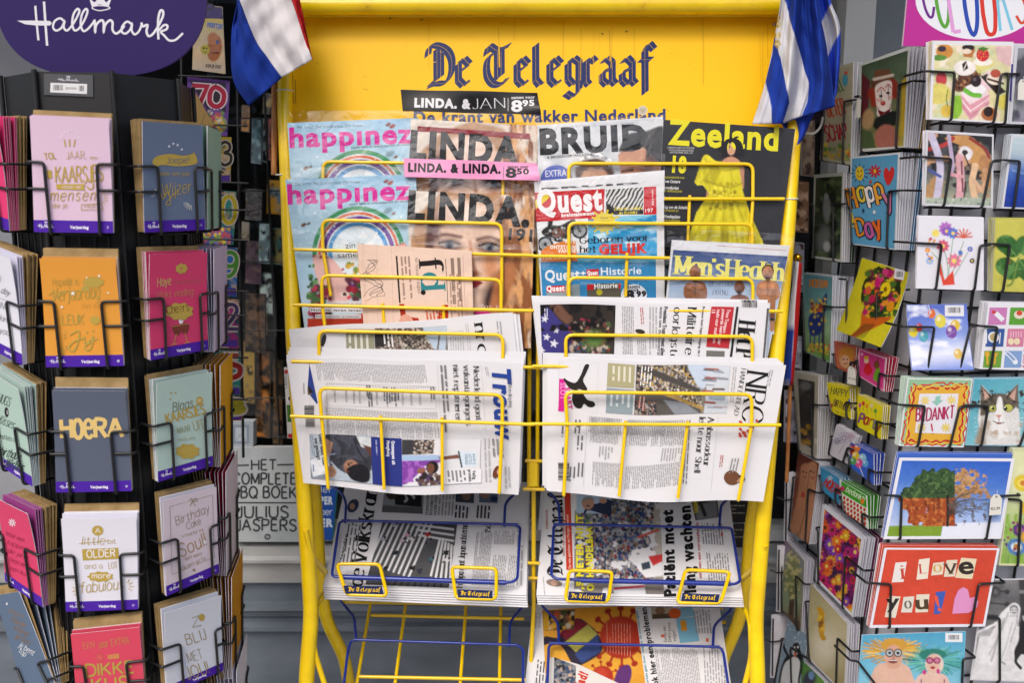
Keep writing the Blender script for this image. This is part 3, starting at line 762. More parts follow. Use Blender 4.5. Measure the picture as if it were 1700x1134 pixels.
# ---------------------------------------------------------------- rack of number cards behind the left carousel
PN = plane_at(350, 300, 1.84, 10, 3)
def ncard(v, q, bg, fn, lab, t=.004):
    s = Sheet(PN.off(rngd.uniform(-.004, .004)), v, q, bg, 'b9b4be', t, mat='cello'); fn(s); return s.build('greeting_card', lab, 'card', 'cards on the rack behind the left carousel')
def c_potato(s):
    s.pic([(118, 110), (302, 112), (316, 452), (112, 428)], 46, 80, lambda P: (P.grad(['c8b45a', 'b9a98a', 'c9b08c', 'b8a99a'], (200, 110), (200, 450)), P.noise(50, .15, 2),
        P.e(250, 300, 46, 85, '9a5a30', 8), P.e(240, 240, 34, 40, 'a8683a'), P.e(190, 310, 28, 32, 'a8a030'), P.e(268, 262, 10, 14, '2a4a8a'), P.e(254, 330, 30, 6, '5a2a18'), P.e(182, 300, 5, 7, '222'), P.e(200, 302, 5, 7, '222'), P.ln([(178, 320), (192, 328), (206, 318)], 4, '3a3010')))
    s.quad([(150, 28), (296, 44), (304, 116), (120, 110)], '35246a').text('FEESTJE!', 204, 165, 298, 178, 26, '3c63b0', 'sans', .14).text('KOM JE OOK?', 196, 420, 292, 428, 20, '3a3a3a', 'sans', .12)
    s.ell(222, 38, 28, 20, '15151a').ell(222, 38, 18, 12, '35246a')
ncard(F1, [(122, 20), (300, 40), (320, 462), (110, 434)], 'b8a98c', c_potato, 'invitation card with a brown cartoon potato beside the purple sign')
def c_70(s):
    s.pic([(84, 488), (340, 510), (326, 846), (90, 828)], 60, 80, lambda P: (P.fill('5b3a86'), P.poly([(95, 505), (320, 520), (322, 700), (210, 690)], '2a2430', 6), P.e(260, 780, 70, 60, '7a8a5a'), P.dots(60, ['c8a03a', '4f7ab0', 'b0486a', '5a8a4a', 'c8c0b0'], 6, 14, (205, 700, 300, 830), 3)))
    for w, c in ((46, 'c7bcc8'), (30, '9c1f3c')):
        s.line([(112, 535), (205, 540), (150, 665)], w, c); s.line([(258, 545), (225, 575), (222, 640), (262, 668), (302, 640), (306, 580), (258, 545)], w, c, True)
    s.text('JAAR', 215, 702, 290, 706, 24, '5c4a8c', 'sans', .12)
ncard(F1, [(78, 480), (346, 505), (330, 852), (84, 834)], '5b3a86', c_70, 'purple birthday card with a large red number 70')
s = Sheet(PN.off(.012), F1, [(102, 540), (110, 540), (250, 790), (104, 790)], '8d7446', '8d7446', .002); s.z += LZ
s.line([(165, 780), (192, 708)], 3, '5f4c2a'); s.build('envelope', 'brown envelope with a pointed flap in front of the number 70 card', 'envelope')
def numcard(col, dig, dc):
    def fn(s):
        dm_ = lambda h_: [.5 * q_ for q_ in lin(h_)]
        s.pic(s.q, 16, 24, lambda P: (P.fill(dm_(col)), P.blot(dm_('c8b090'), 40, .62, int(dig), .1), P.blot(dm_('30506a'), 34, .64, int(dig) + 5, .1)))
        q = s.q; c = q.mean(0); w = (q[1][0] - q[0][0]); h = (q[3][1] - q[0][1])
        s.rect(q[0][0] + 3, q[3][1] - h * .16, q[2][0] - 3, q[3][1] - 4, '3a2470')
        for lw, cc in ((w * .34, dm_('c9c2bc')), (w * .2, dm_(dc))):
            P0 = (c[0] - w * .05, q[0][1] + h * .1)
            st, W = strokes(dig)
            for a in st: s.line([(q[0][0] + w * .15 + p[0] / W * w * .8, q[0][1] + h * .62 - p[1] / 70 * h * .5) for p in a], lw, cc)
    return fn
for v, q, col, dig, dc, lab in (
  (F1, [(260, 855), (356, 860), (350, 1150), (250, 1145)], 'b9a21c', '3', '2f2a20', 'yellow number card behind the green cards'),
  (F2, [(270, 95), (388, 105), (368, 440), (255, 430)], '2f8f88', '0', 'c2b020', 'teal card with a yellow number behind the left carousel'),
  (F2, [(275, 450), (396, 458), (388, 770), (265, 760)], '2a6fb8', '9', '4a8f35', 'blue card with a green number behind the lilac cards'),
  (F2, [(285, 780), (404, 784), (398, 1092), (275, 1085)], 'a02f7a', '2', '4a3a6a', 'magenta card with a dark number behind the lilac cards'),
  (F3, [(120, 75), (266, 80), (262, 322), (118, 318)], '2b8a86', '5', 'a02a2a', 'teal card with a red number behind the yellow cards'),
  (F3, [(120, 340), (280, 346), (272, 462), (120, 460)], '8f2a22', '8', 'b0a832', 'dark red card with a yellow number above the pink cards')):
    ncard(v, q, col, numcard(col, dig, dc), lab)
def c_flor(s):
    s.pic([(178, 326), (352, 332), (350, 438), (165, 432)], 50, 34, lambda P: (P.fill('4a4f8a'), P.dots(60, ['c8b43a', 'a04a5a', '6a8a4a', '7a6ab0', 'b07a3a'], 8, 16, (170, 330, 350, 435), 6)))
ncard(F2, [(175, 322), (355, 328), (353, 442), (162, 436)], '3f3a78', c_flor, 'small flowery card below the blue card front')
nr = MB()
for pxx in (300, 345, 392):
    a, b2 = PN.off(-.012).hit(pxx, 20.), PN.off(-.012).hit(pxx + 12, 760.)
    nr.tube([a, b2], .003, 6)
for pyy in (125, 205, 300, 345, 395, 480, 520, 590, 660):
    nr.tube([PN.off(.01).hit(296., pyy), PN.off(.01).hit(412., pyy + 4)], .0022, 6)
nr.tube([PN.off(-.012).hit(357., 760.), (at(350, 1000, 1.87)[0], 1.87, 0.0)], .006, 8)
tag(nr.build('wire_rack', 'kwire'), 'black wire rack with number cards behind the left carousel', 'rack')
# ================================================================ left card carousel
LC0 = np.array((-.616, 1.368, 0.0))
def lface(yaw, r=.16, rec=4):
    a = R(yaw); return Plane(LC0 + r * np.array((math.sin(a), -math.cos(a), 0)) + np.array((0, 0, 1.15)), yaw, 0)
PC, PR, PF, PL_ = lface(8), lface(53), lface(99, .158), lface(-37)
car = empty('card_carousel', (LC0[0], LC0[1], 0), 'black revolving card stand with a purple lettered header and brown envelopes', 'card carousel')
car['_w'] = [float(LC0[0]), float(LC0[1]), 0.0]
b_ = MB()
top = at(125, 121, 1.262)[2]
ang = [8 - 22.5 + 45 * k for k in range(8)]
rp = .118 / math.cos(R(22.5))
ring = [LC0 + rp * np.array((math.sin(R(a)), -math.cos(R(a)), 0)) for a in ang]
def panel_ring(z0, z1, mb):
    V = [p + (0, 0, z) for z in (z0, z1) for p in ring]
    mb.add(V, [(i, (i + 1) % 8, 8 + (i + 1) % 8, 8 + i) for i in range(8)] + [list(range(8, 16)), list(range(7, -1, -1))])
panel_ring(.18, top, b_)
b_.build('drum', 'kpanel', car)
for i in range(8):
    b_ = MB(); p = LC0 + (rp + .004) * np.array((math.sin(R(ang[i])), -math.cos(R(ang[i])), 0)); b_.tube([p + (0, 0, .16), p + (0, 0, top + .002)], .0035, 6); b_.build('upright', 'kwire', car)
for fp, yaw in ((PC, 8), (PR, 53), (PL_, -37), (PF, 98)):
    b_ = MB(); a = R(yaw); n = np.array((math.sin(a), -math.cos(a), 0)); t = np.array((math.cos(a), math.sin(a), 0))
    for k in (-.028, -.008, .012, .030):
        p = LC0 + n * .1215 + t * k; b_.tube([p + (0, 0, .2), p + (0, 0, top - .1)], .0017, 5)
    b_.build('back_wires', 'kwire', car)
b_ = MB(); b_.lathe(LC0, (0, 0, 1), [(.0, .02), (.26, .02), (.27, .0), (.27, .03), (.04, .05), (.03, .18)], 32); b_.build('base', 'kpanel', car)

# header sign
PS = Plane(LC0 + (0, -.05, top), 5, 0)
sq = [(-40, -140), (965, -120), (975, 350), (-40, 352)]
s = Sheet(PS, A1, [(0, 0), (1, 0), (1, 1), (0, 1)], '2d1f63', t=.0001)
s.V, s.N, s.ls, s.lt, s.li, s.C, s.M = [], 0, [], [], [], [], []
cx, cy = 475, -60
outl = [(cx + 500 * math.copysign(abs(math.cos(a)) ** .75, math.cos(a)), cy + 420 * math.copysign(abs(math.sin(a)) ** .8, math.sin(a))) for a in np.arange(64) * 2 * math.pi / 64]
P3 = PS.hit(*topx(A1, outl).T); B3 = P3 - PS.n * .006
s.loc = np.array((P3[:, 0].mean(), P3[:, 1].mean(), P3[:, 2].min()))
s._put(P3, [list(range(64))], np.tile(lin('281858'), (64, 1))); s._put(B3, [list(range(63, -1, -1))], np.tile(lin('281858'), (64, 1)))
s._put(np.concatenate([P3, B3]), [(i, (i + 1) % 64, 64 + (i + 1) % 64, 64 + i) for i in range(64)], np.tile(lin('3a2c70'), (128, 1)))
s.z = LZ * 3
W_ = 'dcdae2'
s.line([(166, 25), (172, 100), (181, 188)], 10, W_); s.line([(207, 5), (214, 110), (222, 213)], 11, W_)
s.poly([(80, 95), (150, 95), (235, 97), (244, 107), (235, 118), (170, 118), (118, 112)], W_)
def script(pts, w): s.line(pts, w, W_, True)
script([(305, 100), (282, 84), (256, 100), (250, 128), (266, 142), (290, 128), (304, 98), (300, 125), (314, 142), (336, 122), (362, 80), (374, 50), (364, 40), (346, 66), (340, 110), (350, 140), (370, 134), (396, 96), (412, 54), (404, 40), (386, 66), (380, 112), (392, 144), (414, 134), (440, 104)], 10)
script([(440, 104), (446, 98), (448, 150), (452, 118), (474, 94), (488, 104), (488, 150), (494, 118), (516, 94), (530, 104), (530, 138), (546, 156), (568, 142), (586, 118)], 11)
script([(622, 112), (598, 100), (576, 122), (574, 148), (592, 156), (614, 136), (622, 110), (620, 140), (634, 160), (654, 146), (666, 118)], 10)
script([(666, 104), (672, 122), (694, 116), (690, 146), (700, 168), (720, 158), (744, 124)], 11)
script([(744, 124), (766, 78), (768, 52), (756, 48), (746, 80), (744, 130), (746, 184)], 11)
script([(748, 142), (770, 118), (788, 118), (784, 136), (758, 148), (776, 168), (796, 188), (826, 186), (862, 154)], 10)
s.line([(436, 38), (470, 48), (516, 38), (505, 28), (470, 24), (440, 28), (436, 38)], 5, W_, True)
s.poly([(420, -10), (432, 28), (470, 18), (512, 28), (528, -16), (500, 10), (472, -24), (446, 10)], W_)
s.build('header_sign', None, None, None, car)
b_ = MB(); c_ = PS.o; b_.tube([LC0 + (0, -.028, top - .02), LC0 + (0, -.028, top + .2)], .006, 8); b_.build('sign_post', 'kwire', car)
# label holder on the drum
PD = lface(8, .1185)
s = Sheet(PD.off(.0012), A1, [(206, 345), (436, 352), (438, 455), (208, 445)], '55565a', t=.001, mat='mag')
s.quad([(238, 388), (410, 394), (409, 441), (236, 433)], 'e2e2e4')
s.barcode(250, 398, 296, 424); s.barcode(372, 402, 396, 428); s.text('quotes', 308, 418, 360, 420, 14, '444')
def crowned(s, x0, y0, x1, y1, h, col='e8e6f0'):
    """the small flowing maker's mark with its crown"""
    w = x1 - x0; dy = (y1 - y0) / w
    f = lambda u, v: (x0 + u * w, y0 + dy * u * w - v * h)
    s.line([f(.1, .95), f(.12, 0)], h * .13, col); s.line([f(.2, 1.0), f(.22, -.1)], h * .13, col); s.line([f(0, .52), f(.26, .5)], h * .14, col)
    s.line([f(*p) for p in ((.3, .5), (.26, .2), (.34, .1), (.4, .5), (.46, .9), (.44, .1), (.52, .6), (.56, .95), (.53, .1), (.58, .4), (.62, .1), (.66, .45), (.7, .1), (.74, .5), (.78, .12), (.84, .5), (.87, .9), (.86, .05), (.92, .4), (.9, .2), (1.0, .1))], h * .11, col, True)
    s.poly([f(.42, 1.2), f(.4, 1.6), f(.46, 1.35), f(.5, 1.7), f(.54, 1.35), f(.6, 1.6), f(.58, 1.2)], col)
crowned(s, 272, 380, 372, 383, 16)
s.build('label_holder', None, None, None, car)

def pocket(name, q3, n, parent, mat='kwire', lv=(.15, .20), rv=(.77, .80), v1=.39, v2=.62, r=.002, back=.042, front=.004, foot=1.02):
    """two bent wire brackets hugging the cards of one pocket"""
    q3 = np.asarray(q3, float)
    def f(u, v, d=front): return (q3[0] * (1 - u) + q3[1] * u) * (1 - v) + (q3[3] * (1 - u) + q3[2] * u) * v + n * d
    mb = MB()
    for (ut, ub), out in ((lv, -.07), (rv, 1.07)):
        mb.tube([f(out, v1, -back), f(out, v1, front * .5), f(ut, v1), f(ub, foot), f(ub, foot + .01, -back)], r, 6, .006)
        um = ut + (ub - ut) * (v2 - v1) / (foot - v1)
        mb.tube([f(um, v2, front - r), f(out, v2, front * .5), f(out, v2, -back)], r, 6, .006)
    mb.tube([f(lv[1], foot + .01, -back * .6), f(rv[1], foot + .01, -back * .6)], r, 6)
    return mb.build(name, mat, parent)

KR = lambda c, gt=.0016, gb=.0009, rise=.007: ('kraft', None, c, gt, gb, rise)
def CR(word, col, c, gt=.0022, gb=.0009, rise=.002, edge='eaeaf2'): return ('card', (word, col, edge), c, gt, gb, rise)
STRIP = '4a1fa0'
def hall(plane, v, q, paper, spec, desc, label, num, draw=None, strip=.105, pk=None, out=.0, strip_txt=True):
    bow = random.Random(label).uniform(.001, .0075); s = Sheet(plane.off(out), v, q, paper, 'd9d9e2', .0009, bend=lambda a, b2: bow * (b2 - .3) ** 2 * 2 * (b2 > .3) + .0006 * np.sin(a * 3.14)); s.z = .00025
    q_ = s.q
    L = lambda u, w: tuple((q_[0] * (1 - u) + q_[1] * u) * (1 - w) + (q_[3] * (1 - u) + q_[2] * u) * w)
    if strip:
        s.quad([L(0, 1 - strip), L(1, 1 - strip), L(1, 1), L(0, 1)], STRIP)
        h = np.hypot(*(q_[3] - q_[0])) * strip
        crowned(s, *L(.05, 1 - strip * .36), *L(.26, 1 - strip * .36), h * .34)
        a, b2 = L(.46, 1 - strip * .33), L(.69, 1 - strip * .33)
        s.text('Verjaardag', *a, *b2, h * .24, 'e8e4f4', 'sans', .1)
        if num: a, b2 = L(.92, 1 - strip * .33), L(.95, 1 - strip * .33); s.text(num, *a, *b2, h * .22, 'e8e4f4')
    if draw: draw(s, L)
    s.build('greeting_card', label, 'card', 'greeting cards in the left carousel')
    up = s.ux
    if spec: stack(s.q3, plane.n, up, spec, desc)
    pocket('wire_pocket', s.q3, plane.n, car, **(pk or {}))
    return s

H = dict(font='hand')
def rays_(s, c, r0, r1, a0, a1, k, w, col):
    for i in range(k):
        a = R(a0 + (a1 - a0) * i / (k - 1)); s.line([(c[0] + r0 * math.cos(a), c[1] - r0 * math.sin(a)), (c[0] + r1 * math.cos(a), c[1] - r1 * math.sin(a))], w, col)
def star(s, x, y, r, col, k=5):
    s.poly([(x + (r if i % 2 == 0 else r * .42) * math.sin(math.pi * i / k), y - (r if i % 2 == 0 else r * .42) * math.cos(math.pi * i / k)) for i in range(2 * k)], col)
def cloud(s, x0, y0, x1, y1, col, seed=0, k=9):
    rng = random.Random(seed); cx, cy = (x0 + x1) / 2, (y0 + y1) / 2; pts = []
    for i in range(k * 2):
        a = i * math.pi / k; r = 1.0 if i % 2 else .84
        pts.append((cx + (x1 - x0) / 2 * r * math.cos(a), cy + (y1 - y0) / 2 * r * math.sin(a)))
    s.poly(pts, col, True)

# ---- centre face
def d(s, L):
    rays_(s, (331, 665), 0, 0.01, 0, 1, 2, .1, 'gold')
    for x in (312, 331, 350): s.line([(x, 690), (x + (x - 331) * .35, 656)], 6, 'gold')
    rays_(s, (331, 660), 40, 52, 20, 160, 8, 2.5, 'f3e9ee')
    s.text('TOL', 215, 752, 268, 745, 30, 'gold', b=.14, sh=-.1, **H); s.text('JAAR,', 315, 750, 408, 746, 36, 'gold', b=.06, **H); s.text('een', 425, 748, 460, 752, 18, 'gold', b=.08, **H)
    s.poly([(222, 802), (244, 800), (248, 838), (226, 840)], 'gold')
    s.text('KAARSJES', 262, 856, 486, 852, 74, 'gold', b=.085, track=9, wob=4, seed=4, **H)
    s.line([(436, 850), (440, 880), (424, 890), (410, 876)], 6, 'gold', True)
    s.poly([(266, 866), (404, 866), (396, 880), (402, 895), (268, 890)], 'gold'); s.text('maar de', 296, 886, 382, 886, 15, 'dcc7da', b=.12, **H)
    s.text('mensen', 235, 945, 445, 942, 52, 'gold', b=.075, track=18, sh=.2, **H); s.text('die je', 245, 978, 318, 978, 24, 'gold', b=.08, **H)
    s.line([(385, 962), (478, 957), (488, 985), (384, 988), (385, 962)], 2.5, 'gold'); s.text('HEBT', 400, 978, 466, 975, 16, 'gold', b=.1, **H)
    rays_(s, (470, 930), 22, 40, -50, 50, 5, 3, 'gold')
s1 = hall(PC, A1, [(145, 545), (515, 562), (533, 1097), (160, 1092)], 'd9bdd3', [CR('pink', 'd2b6cc', 3), KR(3, rise=.008)], 'the pink candle card',
     'pale pink birthday card with gold candle lettering in the top pocket', '7', d, pk=dict(lv=(.16, .22), rv=(.83, .84)))
def d(s, L):
    s.text('Hopelijk is', 252, 268, 376, 262, 36, 'gold', b=.07, **H); cloud(s, 392, 222, 498, 278, 'gold', 1); s.ell(405, 280, 18, 14, 'gold')
    s.text('Verjaardag', 245, 340, 470, 325, 62, 'gold', b=.07, sh=.15, **H); s.line([(232, 310), (262, 296), (276, 330), (292, 296), (330, 290)], 5, 'gold', True)
    s.text('net zo', 385, 372, 470, 370, 22, 'd6a24a', b=.1, **H); s.text('LEUK', 292, 450, 396, 448, 46, 'gold', b=.12, **H); s.ell(450, 430, 24, 20, 'b7a04a')
    s.text('als', 430, 438, 466, 436, 16, 'cf9338', **H)
    s.line([(330, 500), (370, 480), (372, 520), (350, 575), (325, 560), (350, 530), (400, 512)], 7, 'gold', True); s.line([(398, 505), (402, 540), (430, 520), (440, 505), (430, 560), (410, 570), (404, 550), (460, 515)], 7, 'gold', True)
    s.ell(410, 485, 5, 5, 'gold'); s.ell(440, 480, 5, 5, 'gold')
    for x, y, r in ((347, 303, 13), (473, 220, 9), (294, 367, 9), (512, 300, 7), (414, 228, 6)): star(s, x, y, r, 'f0ead8')
    rays_(s, (318, 582), 14, 34, 100, 200, 4, 4, 'gold'); rays_(s, (320, 500), 8, 26, 120, 220, 3, 3, 'gold')
hall(PC, A2, [(195, 137), (547, 142), (583, 645), (217, 652)], 'e09a3c', [CR('orange', 'd8933a', 1), CR('white', 'dedee6', 1), KR(5, .0013, .0007, .012)], 'the orange card',
     'orange birthday card with gold handwriting in the second pocket', '8', d)
def d(s, L):
    for ch, x, y, w, b in (('H', 288, 985, 52, 0), ('O', 348, 986, 44, 0), ('E', 400, 984, 40, 0), ('R', 446, 982, 56, 0), ('A', 512, 980, 66, 0)):
        s.text(ch.lower() if ch == 'E' else ch, x, y, x + w, y - 2, 88 if ch != 'E' else 120, 'e0c27c', b=.22 if ch != 'E' else .14, **H)
hall(PC, A2, [(250, 757), (593, 760), (620, 1235), (264, 1242)], '586072', [CR('dark grey', '505869', 4, .0016), KR(2, .0016, .0009, .014)], 'the slate grey card',
     'slate grey birthday card reading HOERA in cream letters', '9', d, pk=dict(v1=.40, v2=.62))
def d(s, L):
    s.ell(471, 402, 27, 25, 'gold'); s.text('A', 459, 414, 483, 413, 24, 'efeaf2', b=.1, **H)
    s.text('little', 392, 472, 502, 470, 40, 'gold', b=.07, sh=.15, **H); s.line([(380, 465), (420, 462), (520, 452)], 3, 'gold', True); s.text('bit', 518, 468, 556, 466, 24, 'gold', b=.09, **H)
    s.poly([(394, 494), (566, 486), (570, 540), (398, 548)], 'gold'); s.text('OLDER', 416, 535, 552, 528, 36, 'f1eef5', b=.12, **H)
    s.text('and a', 405, 588, 490, 586, 24, 'gold', b=.08, **H); s.text('LOT', 520, 588, 562, 584, 30, 'gold', b=.07, **H)
    cloud(s, 416, 600, 546, 652, 'gold', 2); s.text('more', 438, 634, 526, 632, 24, 'f1eef5', b=.12, sh=.2, **H)
    s.text('fabulous', 385, 706, 590, 685, 52, 'gold', b=.065, sh=.15, **H); s.line([(360, 690), (380, 672), (400, 672)], 3, 'gold', True)
    rays_(s, (600, 672), 18, 40, -35, 60, 4, 3, 'gold'); rays_(s, (385, 690), 20, 40, 130, 220, 4, 3, 'gold')
hall(PC, A3, [(297, 345), (655, 338), (660, 783), (315, 795)], 'dedde8', [CR('white', 'dcdbe8', 5, .0014, .0007, .005), KR(3, .0016, .0009, .014)], 'the white OLDER card',
     'white birthday card with a gold OLDER plaque in the fourth pocket', '10', d)
def d(s, L):
    s.text('EEN', 400, 970, 455, 962, 28, 'c08a50', b=.09, **H); s.text('jaar EXTRA', 475, 965, 620, 945, 34, 'c08a50', b=.08, sh=.1, **H)
    s.ell(478, 1013, 20, 18, 'c0604a'); s.ell(478, 1013, 16, 14, 'd4485f'); s.text('IS', 470, 1020, 486, 1019, 14, 'c98f50', b=.1, **H); s.poly([(516, 1000), (570, 992), (572, 1016), (518, 1020)], 'c98f50'); s.text('EEN', 526, 1014, 562, 1010, 13, 'd4485f', b=.1, **H)
    s.text('DIKKE', 410, 1105, 640, 1085, 58, 'gold', b=.17, **H); s.text('KUS', 440, 1180, 615, 1165, 64, 'gold', b=.17, **H)
hall(PC, A3, [(340, 900), (668, 865), (700, 1275), (372, 1290)], 'd4485f', [CR('red', 'c8435a', 2, .003, .0007, .003), KR(6, .0014, .0008, .014)], 'the red DIKKE KUS card',
     'coral red birthday card with bold gold letters in the lowest pocket', None, d, strip=0)

# ---- right face
def d(s, L):
    for x, y in ((792, 688), (812, 676), (832, 682), (852, 703)): star(s, x, y, 8, 'dfe2ea')
    s.poly([(715, 762), (735, 735), (800, 724), (860, 732), (905, 722), (908, 712), (926, 748), (918, 772), (840, 782), (760, 776), (735, 784)], 'gold', True)
    s.text('Joepie!', 784, 770, 888, 766, 30, '5d6a82', b=.09, **H)
    s.text('weer een jaar', 748, 826, 892, 828, 22, 'gold', b=.09, **H); s.text('Wijzer', 760, 925, 900, 905, 58, 'gold', b=.06, sh=.15, **H)
    s.line([(745, 870), (765, 935), (790, 900), (800, 960), (780, 955), (840, 890)], 4, 'gold', True); rays_(s, (895, 955), 10, 34, 180, 280, 6, 3, 'd8d8d0'); rays_(s, (738, 915), 10, 30, 110, 200, 3, 3, 'd8d8d0')
hall(PR, A1, [(665, 570), (950, 590), (965, 1082), (680, 1095)], '65748f', [KR(7, .0036, .0022, .004)], 'the blue banner card',
     'greyish blue birthday card with a gold banner in the upper right pocket', '11', d, pk=dict(lv=(.22, .24), rv=(.83, .85), v1=.40, v2=.63, back=.03))
def d(s, L):
    for i in range(7): a = i * 2 * math.pi / 7; s.ell(848 + 18 * math.cos(a), 186 + 15 * math.sin(a), 11, 10, 'gold')
    s.ell(848, 186, 17, 15, 'gold'); s.line([(840, 180), (847, 192), (856, 180)], 3, 'cb4468')
    s.text('Haye', 735, 272, 800, 262, 40, 'c9b46a', b=.08, sh=.15, **H); s.text('Onderwijzen', 812, 262, 950, 250, 20, 'c06a60', b=.08, **H)
    s.text('Vlokt vinding', 732, 330, 905, 310, 34, 'c98860', b=.07, sh=.15, **H)
    cloud(s, 775, 345, 912, 432, 'gold', 3, 8); s.text('Cheers', 785, 402, 888, 385, 40, '7a5a20', b=.09, **H)
    for x, y, k in ((830, 480, -1), (866, 472, 1)):
        s.poly([(x - 20, y - 20), (x + 20, y - 24), (x + 14, y + 14), (x - 8, y + 18)], '7a3a30', True); s.line([(x + k * 2, y + 16), (x + k * 14, y + 62)], 3, 'gold'); s.line([(x + k * 14 - 14, y + 66), (x + k * 14 + 14, y + 60)], 3, 'gold'); s.line([(x - 22, y - 20), (x + 20, y - 26)], 2, 'gold')
    for a, l in ((110, 24), (90, 26), (65, 22)): s.line([(849 + 8 * math.cos(R(a)), 452 - 6), (849 + l * math.cos(R(a)), 452 - l)], 6, 'eee')
hall(PR, A2, [(695, 118), (968, 110), (980, 568), (708, 620)], 'd33f6d', [CR('pink', 'c93a66', 4, .0034, .0018, .003), KR(5, .0026, .0016, .008)], 'the pink wine glass card',
     'bright pink birthday card with two wine glasses in gold', '14', d, strip=.1, pk=dict(lv=(.22, .24), rv=(.85, .87), v1=.42, v2=.62, back=.03))
def d(s, L):
    for x, y in ((796, 770), (818, 772), (794, 800)): s.ell(x, y, 4, 4, 'gold')
    s.text('Blaas', 808, 862, 905, 838, 42, '6f6a40', b=.07, sh=.2, **H); s.ell(934, 808, 17, 19, 'gold'); s.text('de', 925, 816, 943, 812, 16, 'efe8d0', b=.1, **H)
    s.text('KAARSJES', 782, 918, 965, 868, 46, 'gold', b=.14, wob=3, track=8, **H); s.text('MAAR', 835, 965, 895, 952, 30, '8a8a60', b=.07, **H); s.text('UIT', 912, 952, 962, 940, 46, 'a89a58', b=.06, **H)
    s.text('EN DE', 838, 1003, 880, 997, 16, 'a0a080', b=.08, **H); s.text('oma', 885, 996, 916, 990, 16, 'a0a080', b=.08, **H)
    cloud(s, 822, 1010, 942, 1085, 'gold', 5, 8); s.text('Hoera', 845, 1062, 920, 1045, 28, 'cdb25a', b=.1, **H); s.line([(806, 975), (816, 1030)], 3, '9aa08a')
hall(PR, A2, [(728, 722), (990, 672), (1003, 1115), (744, 1193)], 'b7d0c6', [CR('pale green', 'a9c2b8', 4, .0034, .0018, .002), KR(3, .0034, .002, .008)], 'the pale green card',
     'pale mint birthday card with gold candle lettering on the right face', '15', d, pk=dict(lv=(.24, .26), rv=(.85, .86), v1=.43, v2=.62, back=.03))
def d(s, L):
    q = [L(.12, .08), L(.92, .08), L(.92, .8), L(.12, .8)]; s.frame(q, 2, '9a8a78')
    s.line([(900, 262), (912, 252), (916, 268), (930, 250), (938, 264), (916, 268), (905, 290), (916, 268), (930, 290)], 3, '9a8a60', True)
    s.text('Birthday', 838, 382, 1000, 318, 40, '8f7a58', b=.06, sh=.2, **H); s.text('Cake', 890, 402, 958, 376, 34, '8f7a58', b=.06, sh=.2, **H)
    s.text('is food for the', 868, 442, 972, 408, 16, 'a08c70', b=.08, **H); s.text('Soul!', 862, 535, 985, 475, 60, 'a8863a', b=.07, sh=.2, **H); s.ell(975, 462, 8, 9, 'f4f0f0')
    s.text("don't worry", 885, 550, 965, 522, 18, 'a08c70', b=.08, **H); s.text("souls don't get fat", 858, 600, 985, 545, 18, 'a08c70', b=.08, **H); s.ell(925, 595, 7, 7, 'a08c70')
hall(PR, A3, [(775, 262), (1032, 197), (1047, 608), (795, 722)], 'dccdd6', [CR('white', 'd8d4de', 2, .0034, .0018, .003), KR(4, .003, .0018, .008)], 'the blush pink card',
     'blush pink birthday card with thin gold script and a drawn border', '16', d, pk=dict(lv=(.22, .24), rv=(.83, .85), v1=.43, v2=.64, back=.03))
def d(s, L):
    s.line([(910, 822), (945, 810), (915, 868), (958, 858)], 4, '9a8a5a'); s.ell(958, 820, 15, 18, 'gold')
    s.text('BLIJ', 890, 955, 985, 925, 52, 'a08a48', b=.07, **H); s.text('MET', 900, 1040, 970, 1018, 48, '9a8a5a', b=.05, **H); s.text('JOU!', 898, 1120, 1000, 1085, 58, 'a88f45', b=.07, **H)
hall(PR, A3, [(778, 797), (1048, 712), (1068, 1075), (800, 1195)], 'dcdfe8', [CR('white', 'd4d8e4', 2, .003, .0016, .003), KR(8, .0022, .0014, .006)], 'the white ZO BLIJ card',
     'white birthday card with thin gold capitals in the bottom right pocket', '17', d, pk=dict(lv=(.24, .26), rv=(.86, .88), v1=.43, v2=.64, back=.03))

# ---- far right face, seen almost edge on
rowsF = [(A1, 980, 605, 1075, '8fb3a2', 'mint green', 4), (A2, 985, 85, 550, 'c2b2ce', 'lilac', 6), (A2, 1010, 610, 1070, 'dca018', 'golden yellow', 3),
         (A3, 1010, 75, 550, 'c2204a', 'crimson', 5), (A3, 1030, 560, 1025, 'cc8c14', 'amber', 5), (A3, 1045, 985, 1400, 'e2dfee', 'white and purple', 5)]
for k, (v, cx_, y0, y1, col, word, c) in enumerate(rowsF):
    p0 = topx(v, (cx_, y0)); p1 = topx(v, (cx_, y1))
    c0 = LC0 + .152 * np.array((math.sin(R(99)), -math.cos(R(99)), 0))
    f_ = lambda p: EYE + rays(*p) * (c0[1] / rays(*p)[1])
    z0, z1 = f_(p0)[2], f_(p1)[2]
    t_ = PF.t * .062; n_ = PF.n
    foot = c0 + np.array((0, 0, z1)); head = c0 + np.array((0, 0, z0)) + n_ * .008
    q3 = np.array([head - t_, head + t_, foot + t_, foot - t_])
    front = 'd9cbd4' if word == 'crimson' else col
    me_lab = f'{word} card at the front of the side pocket, seen edge on'
    plain_copy(q3, n_, .0009, 'greeting_card', ['card'], me_lab, 'card', 'greeting cards in the left carousel', front, 'dedee6')
    up = np.array((0, 0, 1.0))
    stack(q3, n_, up, [CR(word, col, c, .0062, .0022, .001, 'd2d2da' if k != 1 else 'dcd6e6'), KR(4, .0045, .002, .004)], f'the {word} side card', k)
    pocket('wire_pocket', q3 + n_ * .001, n_, car, v1=.42, v2=.62, back=.05, front=.002)

